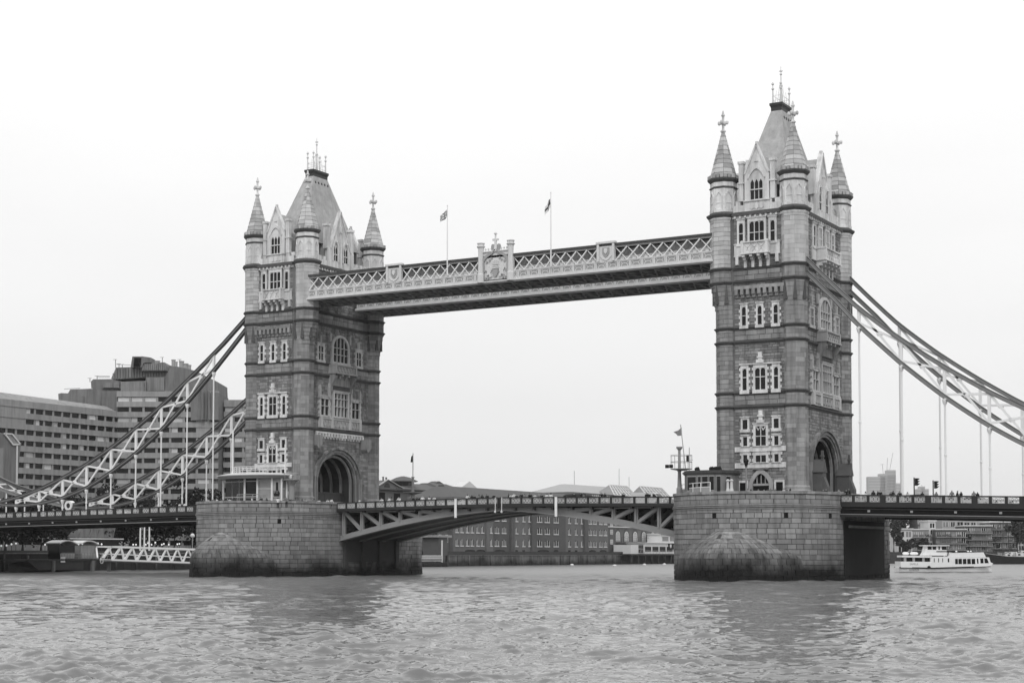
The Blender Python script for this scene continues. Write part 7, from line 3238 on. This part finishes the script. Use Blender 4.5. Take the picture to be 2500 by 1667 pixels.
def person(x, y, z, pose, c, place, rz, group):
    key = (c, place)
    k = counts.get(key, 0)
    counts[key] = k + 1
    o = bpy.data.objects.new('person', PMESH[pose, c])
    s_ = random.uniform(.94, 1.06)
    o.scale = (s_, s_, s_)
    reg(o, None, (x, y, z))
    o.rotation_euler = (0, 0, rz)
    word = ORD[k] if k < 20 else 'last'
    tag(o, '%s person in %s top %s' % (word, c, place), 'person', group)


def row(us, Y, place, group, zf, jit=.4):
    for i, e in enumerate(us):
        u, c = e[0], e[1]
        pose = e[2] if len(e) > 2 else ('lean' if i % 3 == 1 else 'stand' if i % 3 == 0 else 'walk')
        y = (Y(u) if callable(Y) else Y) + random.uniform(-jit, jit) * .5
        x = px(u, 1210, Y=y).x
        rz = 0 if pose == 'lean' else random.uniform(0, 6.28)
        person(x, y, zf(x), pose, c, place, rz, group)


z5u = lambda x: 820 + x / 5.6
z6u = lambda x: 1230 + x / 5.227
zpu = lambda x: 440 + x / 3.794
zqu = lambda x: 1600 + x / 3.794
z8u = lambda x: 2100 + x / 5.6
mid = lambda x: rail_mid(x) - 1.13
side = lambda x: rail_side(x) - 1.13
W_, G_, D_ = 'white', 'grey', 'dark'
row([(z5u(x), *c) for x, *c in ((325, W_), (635, W_), (730, W_), (760, G_), (870, W_), (1060, D_), (1100, D_), (1140, D_), (1187, W_), (1277, W_), (1352, W_), (1800, W_), (1860, D_), (1900, D_), (1955, G_), (2000, D_), (2075, D_), (2160, D_))], -8.3,
    'at the bascule railing, counting from the farther tower', 'people on the farther bascule', mid)
row([(z6u(x), *c) for x, *c in ((60, D_), (102, W_), (130, W_), (165, D_), (230, D_), (270, G_), (322, D_), (346, D_), (395, W_), (455, G_), (490, D_), (550, W_), (600, W_), (905, D_), (990, D_), (1020, G_), (1250, D_), (1290, D_), (1530, D_, 'lean'), (1835, D_))], -8.3,
    'at the bascule railing, counting from the midspan joint', 'people on the nearer bascule', mid)
pz = lambda x: 10.5
row([(zpu(x), *c) for x, *c in ((1130, D_), (1166, W_), (1240, G_), (1285, W_), (1370, W_), (1402, W_))], -10.9, 'before the farther archway, counting from the kiosk', 'people before the farther archway', pz, .1)
row([(zpu(x), *c) for x, *c in ((195, D_), (228, D_), (262, W_), (300, D_), (322, D_), (340, W_), (372, D_), (398, D_), (418, D_), (440, D_), (465, W_), (492, D_), (515, D_))], lambda u: -17.5 + (u - 490) * -.035, 'on the kiosk terrace, counting from the hangers', 'people on the kiosk terrace', pz)
row([(zpu(x), *c) for x, *c in ((665, W_), (755, D_), (802, D_), (905, W_), (985, G_))], -20.3, 'behind the kiosk balustrade, counting along it', 'people behind the kiosk balustrade', pz, .2)
row([(zqu(x), *c) for x, *c in ((838, D_), (858, W_), (885, D_), (910, D_), (960, W_), (1010, W_), (1040, G_), (1075, D_), (1110, D_), (1190, W_), (1215, D_), (1250, D_))], -14.2, 'before the nearer tower doorway, counting from the cabin', 'people before the nearer tower', pz, 1.0)
row([(zqu(x), *c) for x, *c in ((1480, W_), (1560, D_), (1582, D_), (1700, G_), (1772, D_), (1800, D_))], -9.2, 'under the nearer archway, counting away from the doorway', 'people by the nearer archway', pz, .2)
row([(z8u(x), *c) for x, *c in ((75, W_), (180, D_, 'walk'), (240, D_, 'walk'), (275, D_), (430, D_, 'lean'), (450, D_), (545, D_, 'lean'), (655, W_), (850, D_), (1040, G_), (1255, G_, 'walk'), (1330, D_, 'walk'), (1380, D_, 'walk'), (1555, G_, 'walk'), (1605, D_))], -8.4, 'on the nearer side span, counting from the nearer tower', 'people on the nearer side span', side)
row([(u, c) for u, c in ((343, D_), (349, D_), (368, D_), (402, D_), (420, D_), (431, D_), (440, W_), (446, D_), (452, W_))], -8.4, 'on the farther side span, counting towards the farther tower', 'people on the farther side span', side)

# ------------------------------------------------------------------ boats
def hull_mesh(b, F, st):
    """st: (u, half beam, top z, keel z)"""
    n0 = len(b.v)
    for u, h, t, k in st:
        for n, z in ((h, t), (h * .9, .15 if t > .3 else t * .5), (h * .4, k), (-h * .4, k), (-h * .9, .15 if t > .3 else t * .5), (-h, t)):
            b.v.append(F.p(u, n, z))
    m_ = 6
    for i in range(len(st) - 1):
        for k in range(m_ - 1):
            a = n0 + i * m_ + k
            b.f.append((a, a + 1, a + m_ + 1, a + m_))
            b.m.append(0)
        a = n0 + i * m_
        b.f.append((a, a + m_, a + m_ + m_ - 1, a + m_ - 1))
        b.m.append(0)
    b.f.append(tuple(range(n0, n0 + m_)))
    e = n0 + (len(st) - 1) * m_
    b.f.append(tuple(range(e, e + m_))[::-1])
    b.m += [0, 0]


def passenger_boat():
    dp = 313.0
    Fc = cam_face(dp)
    S = 9.046

    def q(x, y):
        p = pd(2180 + x / S, 1310 + y / S, dp)
        return fu(Fc, p), p.z
    zb = q(1000, 790)[1]
    o = Fc.p(q(1200, 790)[0], -2.4, 0)
    T = thing('passenger_boat', (o[0], o[1], 0), 'white passenger boat with wheelhouse and dark saloon windows passing the pier', 'boat')
    F = Face(o[0], o[1], Fc.U, Fc.N)
    u0 = q(1200, 790)[0]
    K = lambda x, y: (q(x, y)[0] - u0, q(x, y)[1] - zb)
    U = lambda x: K(x, 500)[0]
    Zz = lambda y: K(1000, y)[1]
    b = MB()
    hull_mesh(b, F, [(U(150), 2.0, Zz(680), -.5), (U(400), 2.35, Zz(680), -.8), (U(1000), 2.4, Zz(690), -.9), (U(1700), 2.3, Zz(668), -.9), (U(2050), 1.5, Zz(650), -.7), (U(2250), .15, Zz(590), .1)])
    b.build('hull', M['white_paint'], T)
    b = MB()
    for (x, y), (x2, y2), h in (((150, 682), (900, 697), 2.42), ((900, 697), (1700, 672), 2.42)):
        for s_ in (1, -1):
            b.bar(F.p(U(x), s_ * (h if x > 200 else 2.2), Zz(y)), F.p(U(x2), s_ * h, Zz(y2)), .14, .24)
    for s_ in (1, -1):
        b.bar(F.p(U(1700), s_ * 2.42, Zz(672)), F.p(U(2060), s_ * 1.62, Zz(655)), .14, .22)
        b.bar(F.p(U(2060), s_ * 1.62, Zz(655)), F.p(U(2240), s_ * .25, Zz(640)), .1, .1)
    b.build('rubbing_strake', M['cloth_black'], T)
    # bulwark aft and main saloon forward
    b = MB()
    b.fpoly(F, [(U(175), Zz(680)), (U(850), Zz(690)), (U(850), Zz(555)), (U(172), Zz(548))], 2.2, 2.35)
    b.fpoly(F, [(U(175), Zz(680)), (U(850), Zz(690)), (U(850), Zz(555)), (U(172), Zz(548))], -2.35, -2.2)
    b.fbox(F, U(172), U(178), -2.3, 2.3, Zz(680), Zz(548))
    b.build('bulwark', M['white_paint'], T)
    b = MB()
    b.fpoly(F, [(U(830), Zz(692)), (U(1700), Zz(672)), (U(2060), Zz(655)), (U(2180), Zz(640)), (U(2130), Zz(455)), (U(1180), Zz(440)), (U(830), Zz(440))], -1.9, 2.3)
    b.build('saloon', M['white_paint'], T)
    b = MB()
    b.fpoly(F, [(U(2050), Zz(650)), (U(2225), Zz(640)), (U(2265), Zz(590)), (U(2180), Zz(555)), (U(2060), Zz(560))], -.9, .9)
    b.build('bow_bulwark', M['white_paint'], T)
    b = MB()
    b.fpoly(F, [(U(1240), Zz(440)), (U(1290), Zz(350)), (U(1950), Zz(345)), (U(2010), Zz(345)), (U(2060), Zz(450))], -1.8, 2.2)
    b.build('upper_deck', M['white_paint'], T)
    b = MB()
    for s_ in (-1.8, 2.15):
        b.bar(F.p(U(1290), s_, Zz(350)), F.p(U(1950), s_, Zz(338)), .1, .14)
    b.build('deck_rail', M['cloth_black'], T)
    b = MB()
    b.fpoly(F, [(U(210), Zz(455)), (U(860), Zz(465)), (U(860), Zz(425)), (U(215), Zz(415))], -2.1, 2.35)
    b.build('canopy_roof', M['white_paint'], T)
    b = MB()
    b.fbox(F, U(290), U(850), -1.6, 1.5, Zz(680), Zz(460))
    b.build('aft_shade', M['glass_dark'], T)  # dark box standing in for the shade under the aft canopy
    for x in (250, 440, 655):
        b = MB()
        b.fbox(F, U(x), U(x + 50), 1.9, 2.25, Zz(560), Zz(455))
        b.build('stanchion', M['render_grey'], T)
    for i, x in enumerate((1378, 1450, 1548, 1645, 1742)):
        b = MB()
        w_ = 60 if i == 0 else 78
        b.fpoly(F, [(U(x), Zz(605)), (U(x + w_), Zz(602)), (U(x + w_ - 4), Zz(486)), (U(x - 2), Zz(492))], 2.3, 2.33)
        b.build('saloon_window', M['glass_dark'], T)
    for P in ([(1862, 592), (1895, 590), (1885, 482), (1855, 482)], [(1938, 588), (2005, 585), (2000, 478), (1930, 482)], [(2028, 586), (2120, 582), (2080, 476), (2020, 478)]):
        b = MB()
        b.fpoly(F, [(U(x), Zz(y)) for x, y in P], 2.3, 2.33)
        b.build('saloon_window', M['glass_dark'], T)
    for x, w_ in ((908, 16), (1002, 16), (1095, 14), (1215, 30)):
        b = MB()
        b.fbox(F, U(x), U(x + w_), 2.3, 2.33, Zz(562), Zz(478))
        b.build('slot_window', M['glass_dark'], T)
    # wheelhouse
    b = MB()
    b.fpoly(F, [(U(690), Zz(415)), (U(1240), Zz(415)), (U(1215), Zz(300)), (U(1205), Zz(205)), (U(775), Zz(205)), (U(735), Zz(350))], -1.2, 1.5)
    wh = b.build('wheelhouse', M['white_paint'], T)
    b = MB()
    b.fbox(F, U(690), U(1270), -1.6, 1.9, Zz(205), Zz(186))
    b.build('wheelhouse_roof', M['white_paint'], wh)
    for P in ([(795, 285), (885, 285), (885, 218), (800, 218)], [(905, 285), (985, 285), (985, 218), (905, 218)], [(1035, 285), (1070, 285), (1070, 215), (1035, 215)], [(1110, 290), (1215, 290), (1205, 215), (1110, 215)]):
        b = MB()
        b.fpoly(F, [(U(x), Zz(y)) for x, y in P], 1.5, 1.53)
        b.build('pane', M['glass_dark'], wh)
    b = MB()
    b.fbox(F, U(990), U(1260), 1.5, 1.6, Zz(335), Zz(318))
    b.bar(F.p(U(1250), 1.6, Zz(330)), F.p(U(1235), 1.6, Zz(415)), .12, .16)
    b.build('black_band', M['cloth_black'], wh)
    for x0, x1 in ((262, 405), (425, 608)):
        b = MB()
        c = F.p((U(x0) + U(x1)) / 2, .6, 0)
        z0 = Zz(405)
        h = (U(x1) - U(x0)) / 2
        pts = [F.p(U(x0) + t * 2 * h, .6, z0 + .28) for t in (0, .15, .5, .85, 1)]
        b.tube(pts, [.12, .26, .3, .26, .12], 8)
        b.build('raft_canister', M['white_paint'], T)
    b = MB()
    b.fpoly(F, [(U(850), Zz(415)), (U(980), Zz(415)), (U(930), Zz(345)), (U(860), Zz(350))], .2, 1.6)
    b.build('locker', M['white_paint'], T)
    for x in (1440, 1760, 1700):
        b = MB()
        c = F.p(U(x), 1.2, 0)
        b.lathe(c[0], c[1], [(.16, Zz(345)), (.2, Zz(325)), (.12, Zz(310))], 8)
        b.build('life_ring_light', M['white_paint'], T)
    # tyre fender and lettering
    b = MB()
    b.fpoly(F, arch_curve(U(792), .33, Zz(690), .42, 8), 2.4, 2.6)
    b.build('tyre_fender', M['rubber'], T)
    text_obj('SAPELE', .52, F, U(465), 2.37, Zz(607), 'render_grey', T, .006)
    text_obj('LONDON', .42, F, U(465), 2.37, Zz(728), 'cloth_black', T, .006)


passenger_boat()


def barge(label, depth, u0, u1, v0, v1, hullm, masts, cabins):
    Fc = cam_face(depth)
    a, c = fu(Fc, pd(u0, 1360, depth)), fu(Fc, pd(u1, 1360, depth))
    o = Fc.p((a + c) / 2, -2, 0)
    T = thing('moored_barge', (o[0], o[1], 0), label, 'barge', 'barges moored on the far bank')
    F = Face(o[0], o[1], Fc.U, Fc.N)
    L = (c - a)
    zt = pd(u0, v0, depth).z - pd(u0, v1, depth).z
    b = MB()
    hull_mesh(b, F, [(-L / 2, .2, zt * 1.0, .2), (-L * .38, 1.9, zt * .9, -.6), (-L * .1, 2.4, zt * .72, -.8), (L * .3, 2.4, zt * .68, -.8), (L / 2, 1.6, zt * .8, -.4)])
    b.build('hull', M[hullm], T)
    b = MB()
    for s_ in (-1, 1):
        b.bar(F.p(-L / 2, s_ * .2, zt), F.p(-L * .38, s_ * 1.95, zt * .92), .16, .16)
        b.bar(F.p(-L * .38, s_ * 1.95, zt * .92), F.p(-L * .1, s_ * 2.45, zt * .74), .16, .16)
        b.bar(F.p(-L * .1, s_ * 2.45, zt * .74), F.p(L * .3, s_ * 2.45, zt * .7), .16, .16)
    b.build('gunwale', M['render_grey'], T)
    for (x0, x1, h) in cabins:
        b = MB()
        b.fbox(F, x0 * L, x1 * L, -1.4, 1.4, zt * .66, zt * .66 + h)
        cb = b.build('cabin', M['render_white'], T)
        n = max(1, int((x1 - x0) * L / 1.6))
        for i in range(n):
            b = MB()
            u = x0 * L + (x1 - x0) * L * (i + .5) / n
            b.fbox(F, u - .4, u + .4, 1.4, 1.44, zt * .66 + h * .4, zt * .66 + h * .8)
            b.build('window', M['glass_dark'], cb)
    for (x, h, lean) in masts:
        b = MB()
        b.bar(F.p(x * L, 0, zt * .6), F.p(x * L + lean, 0, zt * .6 + h), .22, .22)
        b.bar(F.p(x * L, 0, zt * .9), F.p(x * L + 4.5, 0, zt + 1.5), .18, .18)
        b.build('mast', M['bark'], T)
        b = MB()
        b.bar(F.p(x * L + lean, 0, zt * .6 + h), F.p(x * L - 4, 1.8, zt * .8), .05, .05)
        b.bar(F.p(x * L + lean, 0, zt * .6 + h), F.p(x * L + 4, 1.8, zt * .8), .05, .05)
        b.build('rigging', M['steel_dark'], T)


barge('black hulled sailing barge moored behind the boat bow', 560, 2411, 2530, 1350, 1376, 'cloth_black', [(-.15, 17, .4), (.2, 13, .2)], [(-.12, .02, 1.2), (.1, .35, 1.4)])
barge('pale cabined barge moored behind the black hulled barge', 585, 2440, 2540, 1345, 1372, 'concrete', [(-.2, 12, -.8)], [(-.3, -.05, 1.6), (.05, .4, 2.0)])
# ------------------------------------------------------------------ the air between near and far
b = MB()
b.box(-3400, 2600, -420, 5600, -5, 260)
hz = bpy.data.materials.new('haze')
hz.use_nodes = True
t = hz.node_tree
t.nodes.clear()
o_ = t.nodes.new('ShaderNodeOutputMaterial')
pv = t.nodes.new('ShaderNodeVolumePrincipled')
pv.inputs['Color'].default_value = (.98, .98, .98, 1)
pv.inputs['Density'].default_value = 0.00005
pv.inputs['Anisotropy'].default_value = 0.2
t.links.new(pv.outputs[0], o_.inputs['Volume'])
tag(b.build('haze', hz), 'thin pale haze filling the air over the river', 'haze', kind='stuff')
